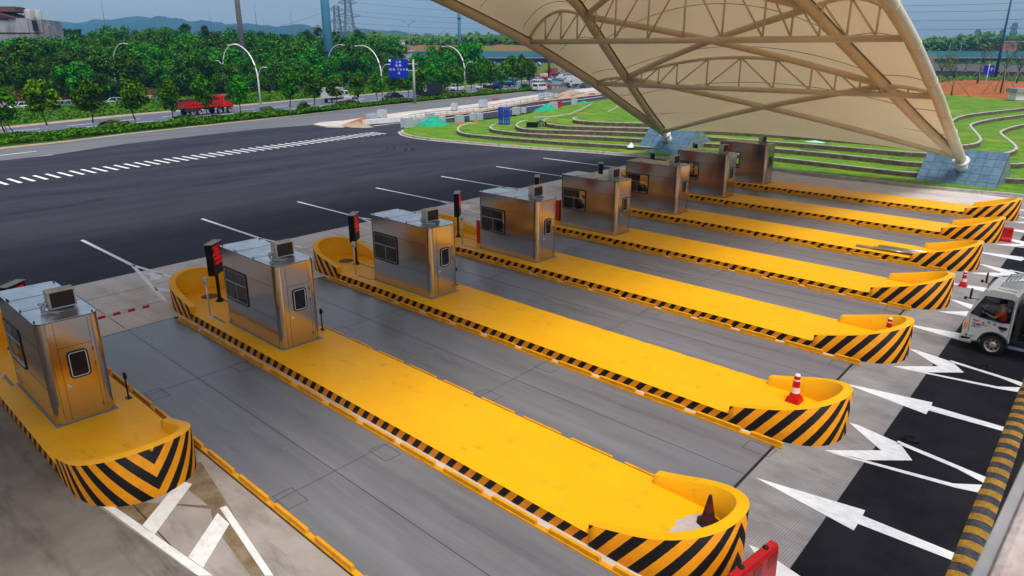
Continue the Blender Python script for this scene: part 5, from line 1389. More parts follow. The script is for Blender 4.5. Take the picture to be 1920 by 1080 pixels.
SP_ = [(698, 231, 1, 'grey paver stack with a flat top beside the red soil heap'), (717, 222, 1, 'paver stack behind the one at the tip of the pale strip'), (852, 208, 1, 'lone paver stack on the pale strip, left of the taller block'), (906, 202.5, 1.1, 'tall pale paver stack in the middle of the strip'),
       (1015, 188.5, 1.1, 'paver stack in front of the sentry cabin, left of three others'), (1025, 184, .9, 'second paver stack from the left before the sentry cabin'), (1035, 184.5, .8, 'third paver stack from the left before the sentry cabin'), (1043, 184.8, .8, 'paver stack nearest the sentry cabin'),
       (764, 240, 1.1, 'leftmost blue-wrapped stack on the kerb of the side road'), (778, 237, .8, 'low stack behind the leftmost blue-wrapped one'), (789, 234, .8, 'stack just left of the big green tarpaulin'), (806, 228, 1, 'stack behind the green tarpaulin on the side road'), (829, 233.5, .9, 'pale stack just right of the green tarpaulin'), (862, 230.5, .9, 'small blue-grey stack with orange rubble'),
       (888, 226.5, .9, 'pair of stacks at the side road, its left one'), (897, 226, .9, 'pair of stacks at the side road, its right one'), (968, 215.5, 1, 'stack on the side road right of the blue plastic pallets'), (982, 212.5, .8, 'smaller stack right beside that near the second green tarpaulin'), (1038, 205, 1.05, 'stack next to a red barrier on the side road'), (1077, 197.5, 1, 'farthest blue-white stack by the canopy edge')]
for i, (px, py, s, lb) in enumerate(SP_):
    r = st0 if i == 0 else copy_tree(st0)
    p = G(px, py, .0); r.location = (p.x, p.y, .06 if i < 8 else 0); r.rotation_euler = (0, 0, HD+.1*((i*7) % 5)); r.scale = (s, s, s*.95)
    tag(r, lb, 'paver stack', 'stacks of paving blocks')
green = mat('green_netting', (.015, .36, .20), .8, c2=(.01, .24, .14), scale=3, bump=.6, bscale=8)
def heap(px, py, rx, ry, h, m, nm, lb, cat, seed, z=0.0, grp=None):
    p = G(px, py, z); b = MB(); random.seed(seed); N_, R_ = 22, 7; rows = []
    for j in range(R_+1):
        t = j/R_; row = []
        for k in range(N_):
            a = 2*pi*k/N_; rr = t*(1+.18*noise.noise(Vector((cos(a)*1.5+seed, sin(a)*1.5, t)))); hh = h*(1-t)**.85*(1+.25*noise.noise(Vector((cos(a)*3*t, sin(a)*3*t, seed))))
            row.append((p.x+rx*rr*cos(a), p.y+ry*rr*sin(a), z+hh-.02))
        rows.append(row)
    vs = [q for row in rows for q in row]
    b.add(vs, [(j*N_+k, (j+1)*N_+k, (j+1)*N_+(k+1) % N_, j*N_+(k+1) % N_) for j in range(R_) for k in range(N_)], 0, True)
    return tag(b.build(nm, m, fix=True), lb, cat, grp)
heap(812, 236, 1.7, 2.1, 1.15, green, 'green_tarpaulin', 'big green tarpaulin heap at the corner of the lawn', 'tarpaulin', 3)
heap(1026, 210.5, 1.8, 2.3, 1.2, green, 'green_tarpaulin', 'green tarpaulin heap in the middle of the side road verge', 'tarpaulin', 5)
heap(1096, 195, 1.6, 1.8, .5, green, 'green_tarpaulin', 'low green tarpaulin beside the farthest stack', 'tarpaulin', 8)
heap(668, 236, 2.6, 1.3, .45, tan, 'soil_heap', 'brown soil heap on the near tip of the pale strip', 'soil heap', 11, .05)
heap(685, 230.5, 1.4, 2.6, .7, mat('red_soil', (.40, .14, .06), .95, bump=.8, scale=4, c2=(.28, .09, .04)), 'soil_heap', 'reddish soil heap beside the paver stack', 'soil heap', 12, .05)
heap(1070, 180, 2.5, 5, 1.2, tan, 'soil_heap', 'long brown soil heap right of the sentry cabin', 'soil heap', 14, .05)
heap(1052, 183.5, 2.0, 2.0, .8, tan, 'soil_heap', 'small brown soil heap at the foot of the sentry cabin', 'soil heap', 15, .05)
heap(863, 233.5, .5, .8, .35, MATS['red_soil'], 'rubble_heap', 'little orange rubble heap beside the small stack', 'rubble', 16)
heap(893, 230, .4, .5, .3, MATS['red_soil'], 'rubble_heap', 'tiny orange rubble heap below the pair of stacks', 'rubble', 17)
# concrete beam lying across the strip, rail fence
p0_, p1_ = G(682, 234, .1), G(756, 227, .1)
def strip_wall_z(a, b_, w_, z0, z1, mats, name): return strip_wall([a, b_], w_, z0, z1, mats, name)
o = strip_wall([tuple(p0_.xy), tuple(p1_.xy)], .5, .1, .62, [whitepaint, whitepaint], 'white_beam'); tag(o, 'long white metal beam lying on the tip of the pale strip', 'beam')
r = empty('guard_rail', (0, 0, 0), 0, 'low grey guard rail with posts along the pale strip', 'guard rail')
gp = [G(x, y, .06) for x, y in ((757, 226.5), (800, 220), (850, 214.5), (900, 208.5), (950, 200), (1000, 190.5), (1060, 183), (1125, 176.5))]
b = MB(); b.tube([p+Vector((0, 0, .62)) for p in gp], .07, 6); b.tube([p+Vector((0, 0, .35)) for p in gp], .05, 6); b.build('rail', mat('rail_grey', (.55, .58, .58), .4, .4), r)
for i in range(len(gp)-1):
    for k in range(4):
        p = gp[i].lerp(gp[i+1], k/4); b = MB(); b.tube([p, p+Vector((0, 0, .7))], .05, 6); b.build('post', MATS['rail_grey'], r)
# blue plastic pallets, black crate, reel, spotlight, white bag
bluep = mat('blue_plastic', (.012, .06, .45), .4)
for i, (px, py, lb) in enumerate(((940, 238, 'left stack of upright blue plastic pallets on the lawn'), (950, 239, 'right stack of upright blue plastic pallets on the lawn'))):
    p = G(px, py, .43); r = empty('pallet_stack', (p.x, p.y, .76 if i > -1 else 0), radians(40), lb, 'pallet stack', 'blue plastic pallets'); r.location.z = .74
    for k in range(3+i):
        b = MB(); x = -.30+k*.17
        for z in (0, .45, .9, 1.35, 1.6): b.box(x, x+.05, -.45, .45, z, z+.12)
        for y in (-.45, -.2, .06, .33): b.box(x+.05, x+.12, y, y+.12, 0, 1.72)
        b.build('pallet', bluep, r)
p = G(998, 245, .73); r = empty('black_crate', (p.x, p.y, .73), radians(35), 'black open crate in front of the stooping worker', 'crate')
b = MB()
for q in ((-.55, .55, -.35, -.30), (-.55, .55, .30, .35), (-.55, -.5, -.3, .3), (.5, .55, -.3, .3)): b.box(*q, 0, .78)
b.box(-.5, .5, -.3, .3, .02, .06); b.build('crate_wall', black_metal, r)
b = MB()
for k in range(5): b.box(-.45+.2*k, -.40+.2*k, -.37, -.35, .02, .76)
b.build('slat', dark, r)
p = G(1029, 243, .73); r = empty('cable_reel', (p.x, p.y, 1.06), radians(30), 'round black reel leaning behind the stooping worker', 'reel')
b = MB(); M = Matrix.Rotation(radians(65), 4, 'X')
b.lathe([(.05, -.1), (.36, -.1), (.36, -.06), (.14, -.05), (.14, .05), (.36, .06), (.36, .1), (.05, .1)], 20, M=M); b.build('drum', dark, r)
p = G(1487, 262, .1+DZ*3); r = empty('floodlight', (p.x, p.y, .1+DZ*4), radians(-70), 'round floodlight on a brown stand in the terraced lawn', 'floodlight')
b = MB(); b.lathe([(.0, -.1), (.2, -.08), (.33, .05), (.33, .1)], 20, M=Matrix.Translation((0, 0, .5)) @ Matrix.Rotation(radians(70), 4, 'Y')); b.build('housing', mat('lamp_brown', (.12, .07, .03), .5), r)
b = MB(); b.lathe([(.31, .09), (0, .095)], 20, M=Matrix.Translation((0, 0, .5)) @ Matrix.Rotation(radians(70), 4, 'Y')); b.build('lens', dark, r)
b = MB(); b.box(-.25, .25, -.55, .55, 0, .16); b.box(-.03, .03, -.03, .03, .14, .4); b.build('stand', mat('stand_rust', (.35, .17, .06), .8), r)
heap(1183, 275.5, .35, .4, .4, whitepaint, 'white_bag', 'crumpled white bag at the end of the lowest retaining wall', 'bag', 30, .3)
heap(1530, 266, .8, .3, .12, mat('netting_pale', (.35, .6, .5), .8), 'net_scrap', 'pale green netting scrap on a terrace wall', 'netting', 31, .1+DZ*4)
# water barriers far
for i, (px, py, lb) in enumerate(((1049, 204, 'red upright barrier beside a paver stack on the side road'), (930, 188, 'small red barrier lying on the pale strip'), (1074, 181.5, 'red barrier lying on the soil right of the sentry cabin'), (1110, 178, 'red barrier pieces under the canopy edge'))):
    w_ = copy_tree(w0); p = G(px, py); w_.location = (p.x, p.y, .06); w_.rotation_euler = (0, 0, HD+.3); w_.scale = (1, .5, 1.4) if i == 0 else (1, .9, .35); tag(w_, lb, 'water barrier')
# sentry cabin with fence panels
p = G(1047, 180, 0); r = empty('sentry_cabin', (p.x, p.y, 0), HD-.15, 'small grey cabin with a pitched roof and wire fence panels', 'cabin')
cg = mat('cabin_grey', (.30, .27, .24), .8, c2=(.22, .2, .18), scale=4)
b = MB(); b.box(-1.0, 1.0, -.9, .9, 0, 2.1); b.build('wall', cg, r)
b = MB(); b.add([(-1.2, -1.1, 2.1), (1.2, -1.1, 2.1), (1.2, 1.1, 2.1), (-1.2, 1.1, 2.1), (-.1, -1.1, 2.6), (.1, -1.1, 2.6), (.1, 1.1, 2.6), (-.1, 1.1, 2.6)], [(3, 2, 1, 0), (4, 5, 6, 7), (0, 1, 5, 4), (1, 2, 6, 5), (2, 3, 7, 6), (3, 0, 4, 7)]); b.build('roof', mat('cabin_roof', (.12, .16, .17), .6), r)
for s in (-1, 1):
    b = MB(); b.box(-1.01, 1.01, s*.5-.2, s*.5+.2, 1.4, 1.85); b.build('window', mat('cabin_window', (.45, .55, .6), .3), r)
b = MB()
for k in range(24): b.box(-2.4+.2*k, -2.37+.2*k, 1.2, 1.23, 0, 1.3); b.box(-2.4+.2*k, -2.37+.2*k, -1.23, -1.2, 0, 1.3)
for z in (.1, .7, 1.28): b.box(-2.4, 2.3, 1.19, 1.24, z, z+.04); b.box(-2.4, 2.3, -1.24, -1.19, z, z+.04)
b.build('fence_panel', cg, r)
# ------------------------------------------------------------------ street lamps, masts, signs
lampm = mat('lamp_white', (.72, .72, .70), .35, .1)
def make_lamp():
    r = empty('street_lamp', (0, 0, 0))
    b = MB(); pts = [(0, 0, 0), (0, 0, 4.4)]; rs = [.15, .11]
    for k in range(1, 13):
        t = k/12*pi*.5*1.12; pts.append((0+3.9*(1-cos(t))*1.0, 0, 4.4+4.4*sin(min(t, pi/2*1.0)) if t < pi/2 else 8.8-.25*(t-pi/2))); rs.append(.10-.045*k/12)
    b.tube(pts, rs, 10); b.build('pole', lampm, r)
    b = MB(); q = [(0, 0, 4.1)]
    for k in range(1, 9): t = k/8*pi/2; q.append((-1.35*(1-cos(t)), 0, 4.1+1.9*sin(t)))
    b.tube(q, .045, 8); b.build('side_arm', lampm, r)
    e = pts[-1]
    for (x, z, s) in ((e[0], e[2], 1), (-1.35, 6.0, -1)):
        b = MB(); b.box(x-.1*s if s > 0 else x-.5, x+.55 if s > 0 else x+.1, -.12, .12, z-.09, z+.03); b.build('lamp_head', lampm, r, bevel=.03)
    b = MB(); b.lathe([(.17, 0), (.17, .9), (.13, .95)], 12); b.build('base_sleeve', mat('lamp_blue', (.02, .05, .13), .5), r)
    b = MB(); b.lathe([(.155, .97), (.15, 1.2)], 12); b.build('reflector_band', mat('band_yellow', (.6, .4, .05), .5), r)
    return r
la0 = make_lamp()
LP = [(491, 213.5, pi+HD-pi/2, 'tall white double-arm street lamp nearest the red dump truck'), (718, 193.5, pi+HD-pi/2, 'tall white double-arm street lamp left of the blue road sign'), (872, 177.5, pi+HD-pi/2, 'tall white double-arm street lamp beside the white hatchback')]
for i, (px, py, a, lb) in enumerate(LP):
    r = la0 if i == 0 else copy_tree(la0)
    p = G(px, py, 0); r.location = (p.x, p.y, 0); r.rotation_euler = (0, 0, HD+pi/2); tag(r, lb, 'street lamp', 'curved double-arm street lamps')
for px, w_, lb in ((207, 121, 'curved street lamp rising out of the trees at the left'), (414, 131, 'curved street lamp on the far roadside, behind the red dump truck'), (612, 150, 'curved street lamp directly beside the thick blue mast')):
    r = copy_tree(la0); p = A(px, w_); r.location = (p.x, p.y, 0); r.rotation_euler = (0, 0, HD-pi/2); r.scale = (1.0, 1.0, 1.04); tag(r, lb, 'street lamp', 'curved double-arm street lamps')
def mast(nm, px, w_, r0, r1, h, m, label, cat, flange=None, n=14, grp=None):
    p = A(px, w_); r = empty(nm, (p.x, p.y, 0), 0, label, cat, grp)
    b = MB(); b.tube([(0, 0, 0), (0, 0, h*.5), (0, 0, h)], [r0, (r0+r1)/2, r1], n); b.build('shaft', m, r)
    if flange:
        b = MB()
        for z in flange: b.lathe([(r0, z-.15), (r0*1.22, z-.1), (r0*1.22, z+.1), (r0, z+.15)], n)
        b.build('flange', dark, r)
    return r
bluem = mat('mast_blue', (.03, .13, .20), .45, c2=(.05, .17, .24), scale=.4)
mast('pylon_mast', 455, 150, .66, .50, 19, mat('mast_grey', (.10, .085, .09), .8, c2=(.06, .05, .055), scale=1.5), 'tall grey round mast rising out of the trees behind the red dump truck', 'mast', [4.2])
mast('advertising_mast', 616, 152, 1.02, .86, 24, bluem, 'thick blue-grey mast cut off by the top of the view', 'mast', [7.6])
mast('advertising_mast', 862, 250, .62, .5, 21.5, bluem, 'slim blue-grey mast just left of the canopy edge', 'mast', [18.5])
mast('blue_mast', 1876.5, 150, .35, .14, 20.5, mat('mast_deepblue', (.012, .05, .16), .5), 'thin dark blue pole rising into the sky at the far right', 'pole')
for px, w_, h, lb in ((205, 300, 27, 'thin lightning rod left of the three rods in a row'), (297, 330, 24, 'very thin rod above the trees at the middle left'), (364, 380, 22.5, 'faint thin rod over the pine tops'), (401, 320, 25.5, 'thin rod just left of the grey mast'), (422, 380, 24, 'faint rod immediately left of the grey mast'), (486, 300, 27.5, 'tall thin rod right of the grey mast'), (499, 360, 23, 'short faint rod right of the tall thin rod'), (551, 330, 25, 'thin rod between the grey mast and the blue mast')):
    mast('lightning_rod', px, w_, .32, .05, h, mat('rod_grey', (.10, .10, .13), .7), lb, 'rod', n=6, grp='thin rods above the forest')
def small_lamp(px, w_, h, double, lb):
    p = A(px, w_); r = empty('street_lamp', (p.x, p.y, 0), YAW-pi/2, lb, 'street lamp')
    b = MB(); b.tube([(0, 0, 0), (0, 0, h-1.2)], [.16, .1], 8)
    b.build('pole', mat('dark_lamp', (.12, .16, .18), .5), r)
    for s in ((-1, 1) if double else (1,)):
        b = MB(); b.tube([(0, 0, h-1.2), (s*.5, 0, h-.5), (s*1.6, 0, h)], .07, 6); b.box(s*1.8-.4, s*1.8+.4, -.15, .15, h-.08, h+.08); b.build('arm', MATS['dark_lamp'], r)
small_lamp(768, 240, 17, True, 'distant lamp with two arms in a V on the embankment')
small_lamp(826, 250, 14.5, False, 'distant single-arm lamp left of the slim blue-grey mast'); small_lamp(889, 260, 14, False, 'distant single-arm lamp right of the slim blue-grey mast')
small_lamp(960, 280, 12.5, False, 'distant single-arm lamp nearest the canopy edge'); small_lamp(1780, 260, 11.6, False, 'distant dark lamp left of its neighbour on the right-hand overpass'); small_lamp(1801, 260, 12.2, False, 'distant dark lamp with a hooked arm on the right-hand overpass')
# road sign
p = G(778, 193.5); r = empty('road_sign', (p.x, p.y, 0), YAW-pi/2, 'large blue road sign with white lettering on a grey mast', 'road sign')
b = MB(); b.tube([(0, 0, 0), (0, 0, 6.7)], [.2, .14], 12); b.build('post', mat('sign_post', (.36, .37, .36), .5), r)
b = MB(); b.tube([(.6, 0, 5.0), (-3.0, 0, 5.05)], .07, 8); b.tube([(.6, 0, 6.0), (-3.0, 0, 6.05)], .07, 8); b.build('arm', MATS['sign_post'], r)
signb = mat('sign_blue', (.003, .018, .33), .5)
b = MB(); b.box(-3.9, -.85, -.14, -.09, 3.9, 6.75, 0); b.build('panel', signb, r, bevel=.02)
b = MB(); b.box(-3.86, -3.5, -.145, -.142, 6.35, 6.7); b.build('sign_frame', whitepaint, r)
def SM(x, z): return Matrix.Translation((x, -.15, z)) @ Matrix(((1, 0, 0, 0), (0, 0, -1, 0), (0, 1, 0, 0), (0, 0, 0, 1)))
for tx, x, z, s in (('上 高', -2.35, 6.3, .42), ('宜 春', -2.35, 5.75, .42), ('新 余', -3.35, 5.15, .4), ('↑', -2.4, 5.15, .5), ('长 兴 路', -1.5, 5.15, .38), ('南', -2.3, 4.6, .4)):
    text_mesh(tx, s, whitepaint, SM(x, z), r, 'lettering')
# small blue signs in the distance
for i, (px, py, lb) in enumerate(((928, 119, 'first small blue arrow sign from the left under the overpass'), (947.5, 119, 'second small blue arrow sign under the overpass'), (988.5, 121, 'third small blue arrow sign, right of the tall tree'), (1011, 121.5, 'small blue arrow sign nearest the canopy edge'))):
    p = A(px, 190, 119); r = empty('lane_sign', (p.x, p.y, 0), YAW-pi/2, lb, 'lane sign', 'blue lane signs at the overpass')
    b = MB(); b.box(-.42, .42, -.05, .05, p.z-.7, p.z+.7); b.build('panel', signb, r)
    text_mesh('↰' if i == 3 else '↑', 1.0, whitepaint, Matrix.Translation((0, -.06, p.z)) @ Matrix(((1, 0, 0, 0), (0, 0, -1, 0), (0, 1, 0, 0), (0, 0, 0, 1))), r, 'arrow')
    b = MB(); b.box(-.06, .06, .0, .1, p.z+.5, p.z+1.4); b.build('hanger', dark, r)
p0_, p1_ = A(912, 190.5, 112), A(1032, 190.5, 112)
r = empty('sign_gantry', (p0_.x, p0_.y, 0), 0, 'dark steel gantry carrying the small blue lane signs', 'gantry')
b = MB(); v = p1_-p0_
for z in (p0_.z-.4, p0_.z+.15): b.tube([(0, 0, z), (v.x, v.y, z)], .12, 6)
for k in range(20): b.tube([(v.x*k/20, v.y*k/20, p0_.z-.4), (v.x*(k+1)/20, v.y*(k+1)/20, p0_.z+.15)], .05, 4)
b.build('beam', black_metal, r)
for t in (.02, .98):
    b = MB(); b.tube([(v.x*t, v.y*t, 0), (v.x*t, v.y*t, p0_.z+.3)], .28, 8); b.build('post', black_metal, r)
p = A(1855, 122, 124); r = empty('double_sign', (p.x, p.y, 1.6), YAW-pi/2-.3, 'pair of small blue signs on one white post in the bare earth', 'road sign')
b = MB(); b.tube([(0, 0, 0), (0, 0, 4.2)], .07, 8); b.build('post', whitepaint, r)
for s in (-1, 1):
    b = MB(); b.box(s*.42-.36, s*.42+.36, -.1, -.04, 2.5, 4.0); b.build('panel', signb, r)
text_mesh('↑', .8, whitepaint, Matrix.Translation((.42, -.11, 3.3)) @ Matrix(((1, 0, 0, 0), (0, 0, -1, 0), (0, 1, 0, 0), (0, 0, 0, 1))), r, 'arrow')

# ------------------------------------------------------------------ trees
leafA = mat('leaf_light', (.07, .25, .003), .8, objrand=.5, c2=(.03, .14, .003), scale=1.2, trans=.10, spec=.08)
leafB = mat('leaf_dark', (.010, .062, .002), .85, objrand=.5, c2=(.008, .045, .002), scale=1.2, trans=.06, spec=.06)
leafY = mat('leaf_yellow', (.15, .24, .004), .8, objrand=.2, trans=.25, spec=.08)
leafC = mat('leaf_fresh', (.06, .24, .003), .8, objrand=.3, c2=(.11, .28, .004), scale=2, trans=.3, spec=.08)
def leaf(b, p, s, n, mi, rng):
    n = n.normalized(); a = n.cross(Vector((rng.uniform(-1, 1), rng.uniform(-1, 1), rng.uniform(-1, 1)))).normalized(); c = n.cross(a)
    b.face([p-a*s, p-c*s*.6, p+a*s, p+c*s*.6], mi)
def lobes_crown(seed, R, H0, H1, nl=26, per=90, ls=.28, cone=0, core=True, yel=.02):
    "dense crown: many leaf clumps over an uneven volume"
    rng = random.Random(seed); b = MB()
    lob = []
    zc = (H0+H1)/2; hz = (H1-H0)/2
    for k in range(nl):
        while True:
            v = Vector((rng.uniform(-1, 1), rng.uniform(-1, 1), rng.uniform(-1, 1)))
            if .25 < v.length < 1: break
        if rng.random() < .8: v = v.normalized()*rng.uniform(.62, .86)
        sq = (1-cone*max(v.z, 0))
        lob.append((Vector((v.x*R*sq, v.y*R*sq, zc+v.z*hz)), rng.uniform(.28, .46)*R))
    for c, r_ in lob:
        if core:
            for _ in range(12):
                v = Vector((rng.gauss(0, 1), rng.gauss(0, 1), rng.gauss(0, 1))).normalized(); leaf(b, c+v*r_*.55, r_*.5, v, 1, rng)  # inner leaves all dark green: the crown's inner shade is put into their colour
        for _ in range(per):
            v = Vector((rng.gauss(0, 1), rng.gauss(0, 1), rng.gauss(.25, 1))).normalized()
            p = c+v*r_*rng.uniform(.75, 1.12)
            nn = (v+Vector((rng.uniform(-.28, .28), rng.uniform(-.28, .28), rng.uniform(-.12, .25))))
            mi = 0 if rng.random() < .5 else 1
            if rng.random() < yel: mi = 2
            leaf(b, p, ls*rng.uniform(.6, 1.3), nn, mi, rng)
    return b
def trunk_mb(h, r_, H1, R, seed, lime_h=0):
    rng = random.Random(seed+99); b = MB()
    lean = Vector((rng.uniform(-.1, .1), rng.uniform(-.1, .1), 0))
    if lime_h: b.tube([(0, 0, -.1), (0, 0, lime_h)], [r_*1.15, r_], 8, mi=1)
    b.tube([(0, 0, lime_h), tuple(lean*h*.5+Vector((0, 0, h*.55))), tuple(lean*h+Vector((0, 0, h)))], [r_, r_*.8, r_*.5], 8)
    top = lean*h+Vector((0, 0, h))
    for k in range(7):
        a = rng.uniform(0, 6.28); s = lean*h*.6+Vector((0, 0, h*rng.uniform(.6, .95))); e = s+Vector((cos(a)*R*.6, sin(a)*R*.6, (H1-h)*rng.uniform(.3, .7)))
        b.tube([s, s.lerp(e, .5)+Vector((0, 0, .15)), e], [r_*.4, r_*.25, r_*.1], 5)
    return b
def make_tree(nm, seed, R, H0, H1, nl, per, ls, trunk, tr, mats, lime_h=0, cone=0, core=True):
    r = empty(nm, (0, 0, 0))
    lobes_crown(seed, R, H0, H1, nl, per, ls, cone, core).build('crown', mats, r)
    trunk_mb(trunk, tr, H1, R, seed, lime_h).build('trunk', [bark, lime], r)
    return r
# young street trees in the median, layered airy crowns
young = [make_tree('young_tree', 40+k, 1.3+.12*(k % 3), 1.75, 5.0+.2*k, 30, 52, .17, 2.2, .075, [(leafY if k == 0 else leafC if k % 2 else leafA), leafB, leafY if k != 3 else leafA], lime_h=.75, cone=.62, core=False) for k in range(5)]
used = set()
YT = [(12, 262, 2, 5.3, 'at the left edge, propped by stakes'), (92, 251, 0, 5.6, 'with yellowish leaves, widest of the row'), (177, 244, 1, 5.4, 'third from the left edge'), (256, 239, 1, 5.4, 'just left of the red dump truck'), (326, 233, 3, 5.0, 'in front of the tail of the red dump truck'), (390, 227, 4, 5.6, 'in front of the middle of the red dump truck'), (452, 221, 2, 4.9, 'thin one between the dump truck and the lamp'),
      (545, 212, 4, 6.3, 'tall one right of the nearest lamp'), (590, 209, 4, 6.2, 'directly in front of the blue mast'), (631, 204, 1, 4.7, 'in front of the white cargo truck'), (672, 200, 3, 4.8, 'in front of the silver pickup'), (708, 196, 1, 4.9, 'left of the second lamp'), (743, 192, 0, 5.0, 'in front of the black sedan'), (766, 190, 1, 5.0, 'beneath the blue road sign'), (789, 187, 3, 5.3, 'right of the sign mast'), (812, 184, 2, 5.6, 'in front of the long black truck'), (837, 182, 4, 5.7, 'at the cab of the long black truck'), (859, 179, 1, 5.8, 'left of the third lamp'),
      (883, 177, 4, 5.9, 'right of the third lamp'), (902, 175, 2, 5.5, 'before the white car'), (921, 173.5, 3, 6.1, 'before the nearer blue-cab truck'), (943, 171.5, 4, 6.3, 'between the two blue-cab trucks'), (962, 170, 1, 7.3, 'tallest near the overpass'), (977, 169, 2, 6.9, 'second from the right end of the row'), (993, 167.5, 3, 6.4, 'at the right end of the row')]
for i, (px, py, v, h, lb) in enumerate(YT):
    src = young[v]; hv = 5.0+.2*v
    r = src if v not in used else copy_tree(src); used.add(v)
    p = G(px, py, 0); r.location = (p.x, p.y, .02); r.rotation_euler = (0, 0, i*1.7); s = h/hv; r.scale = (s*1.05, s*1.05, s)
    tag(r, 'young roadside tree in the median, '+lb, 'tree', 'young trees along the median')
p = G(12, 262); r = empty('tree_stakes', (p.x, p.y, 0), 0, 'wooden stakes propping the young tree at the left edge', 'stakes')
for a in (0, 2.1, 4.2):
    b = MB(); b.tube([(1.3*cos(a), 1.3*sin(a), 0), (.1*cos(a), .1*sin(a), 2.0)], .04, 6); b.build('stake', bark, r)
# big evergreen trees of the forest
mats_f = [leafA, leafB, leafY]
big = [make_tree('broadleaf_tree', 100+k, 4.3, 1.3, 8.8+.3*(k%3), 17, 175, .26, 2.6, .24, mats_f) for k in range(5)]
pinem = mat('pine_leaf', (.014, .055, .010), .85, objrand=.3)
pine = [make_tree('pine_tree', 200+k, 1.7, 3.5, 10.8, 20, 50, .24, 8.5, .2, [leafB, pinem, pinem], cone=.5) for k in range(2)]
usedb = set()
def ground_z(wd, w0): return max(0, (wd-w0-8))*.062
rng = random.Random(77)
forest = []
def w0_of(px): return interp([(-80, 108), (0, 109), (200, 116), (340, 128), (520, 132), (700, 160), (800, 172)], px)
for row, (dw, hs_) in enumerate(((2, .80), (11, .95), (21, 1.0), (33, 1.0), (46, 1.0), (60, .98), (76, 1.0), (94, 1.0))):
    px = -70+rng.uniform(0, 25)
    while px < (735 if row < 5 else 690):
        wd = w0_of(px)+dw+rng.uniform(-2.5, 2.5)
        forest.append((px, wd, hs_*rng.uniform(.82, 1.12), row)); px += 6.8*1331/wd*rng.uniform(.8, 1.25)
hillpts = []
FD = ['glossy', 'rounded', 'broad', 'dense', 'bushy', 'spreading', 'shady']
for i, (px, wd, s, row) in enumerate(forest):
    if row == 0 and (abs(px-235) < 12): continue
    use_p = row >= 5 and rng.random() < .42
    arr = pine if use_p else big; v = rng.randrange(len(arr)); key = (use_p, v)
    r = arr[v] if key not in usedb else copy_tree(arr[v]); usedb.add(key)
    p = A(px, wd); gz = ground_z(wd, w0_of(px))
    if px < 130 and row > 4: s *= .8
    r.location = (p.x, p.y, gz-.1); r.rotation_euler = (0, 0, rng.uniform(0, 6.28)); k = s*(1.0 if not use_p else 1.0)
    r.scale = (k*rng.uniform(.95, 1.2), k*rng.uniform(.95, 1.2), k)
    where = 'left end' if px < 120 else 'left part' if px < 300 else 'middle' if px < 480 else 'right part' if px < 620 else 'right end'
    depth = ('front row at the road', 'second row', 'third row', 'inner rows', 'inner rows', 'back slope', 'back slope', 'skyline')[row]
    tag(r, '%s in the forest, %s, %s' % ('dark pine' if use_p else 'green broadleaf tree', where, depth), 'tree', 'forest trees, %s, %s, %s' % ('pines' if use_p else 'broadleaf', where, depth))
for px, wd, s, lb in ((795, 176, .85, 'round green tree just right of the sign mast'), (822, 178, .95, 'round dark tree behind the long black truck'), (850, 186, 1.1, 'tall tree in front of the overpass, left of the third lamp'), (878, 186, 1.15, 'tallest tree in front of the overpass'), (760, 172, .7, 'bushy pale tree behind the blue road sign'), (905, 190, .7, 'low tree in front of the overpass wall'), (738, 175, .75, 'pale green tree left of the blue road sign')):
    r = copy_tree(big[int(px) % 5]); p = A(px, wd); r.location = (p.x, p.y, 0); r.scale = (s, s, s); r.rotation_euler = (0, 0, px); tag(r, lb, 'tree', 'trees in front of the overpass')
rng = random.Random(31); b = MB()
for _ in range(30000):
    px = rng.uniform(-75, 745); dw = 3+rng.random()*26; p = A(px, w0_of(px)+dw)
    z = 3.0*(1+.5*noise.noise(Vector((px*.05, dw*.15, 2))))*rng.random()**.5
    leaf(b, Vector((p.x, p.y, z)), .34*rng.uniform(.6, 1.4), Vector((rng.uniform(-.6, .6)-FWD.x*.5, rng.uniform(-.6, .6)-FWD.y*.5, .7)), 0 if rng.random() < .12 else 1, rng)
tag(b.build('undergrowth', [leafC, leafB]), kind='stuff')
# wooded slope under the forest
b = MB(); rows = []
pxs = list(range(-260, 860, 40)); dws = [0, 8, 25, 50, 80, 110, 150, 250]
for dw in dws:
    rows.append([(A(px, w0_of(max(-80, min(800, px)))+dw).x, A(px, w0_of(max(-80, min(800, px)))+dw).y, -.08 if dw == 0 else ground_z(dw+8, 8)*.98-.12) for px in pxs])
nn = len(pxs); b.add([q for row in rows for q in row], [(j*nn+i, j*nn+i+1, (j+1)*nn+i+1, (j+1)*nn+i) for j in range(len(rows)-1) for i in range(nn-1)], 0, True)
tag(b.build('forest_floor', mat('forest_floor', (.02, .04, .008), .95, c2=(.04, .035, .015), scale=.5)), kind='structure')
# ground cover: median hedge and verge
def cover(name, polyA, polyB, n, hmax, seed, mats, ls=.16, base=None, gaps=(), zb=-.02):
    "leafy low cover between two curves"
    rng = random.Random(seed); b = MB(); segs = []
    def at_len(cv, t):
        i = min(int(t*(len(cv)-1)), len(cv)-2); f = t*(len(cv)-1)-i; return Vector(cv[i]).lerp(Vector(cv[i+1]), f)
    for _ in range(n):
        t = rng.random(); u = rng.uniform(.1, .92)
        if any(abs(t-g_) < .0045 for g_ in gaps): continue
        p = at_len(polyA, t).lerp(at_len(polyB, t), u)
        h = hmax*(.45+.55*noise.noise(Vector((p.x*.35, p.y*.35, seed)))+.3)*rng.uniform(.55, 1.05)*(1-abs(u-.5)*.9)
        leaf(b, Vector((p.x, p.y, max(.05, h))), ls*rng.uniform(.6, 1.4), Vector((rng.uniform(-.7, .7), rng.uniform(-.7, .7), .9)), 0 if rng.random() < .62 else 1, rng)
    return tag(b.build(name, mats), kind='stuff')
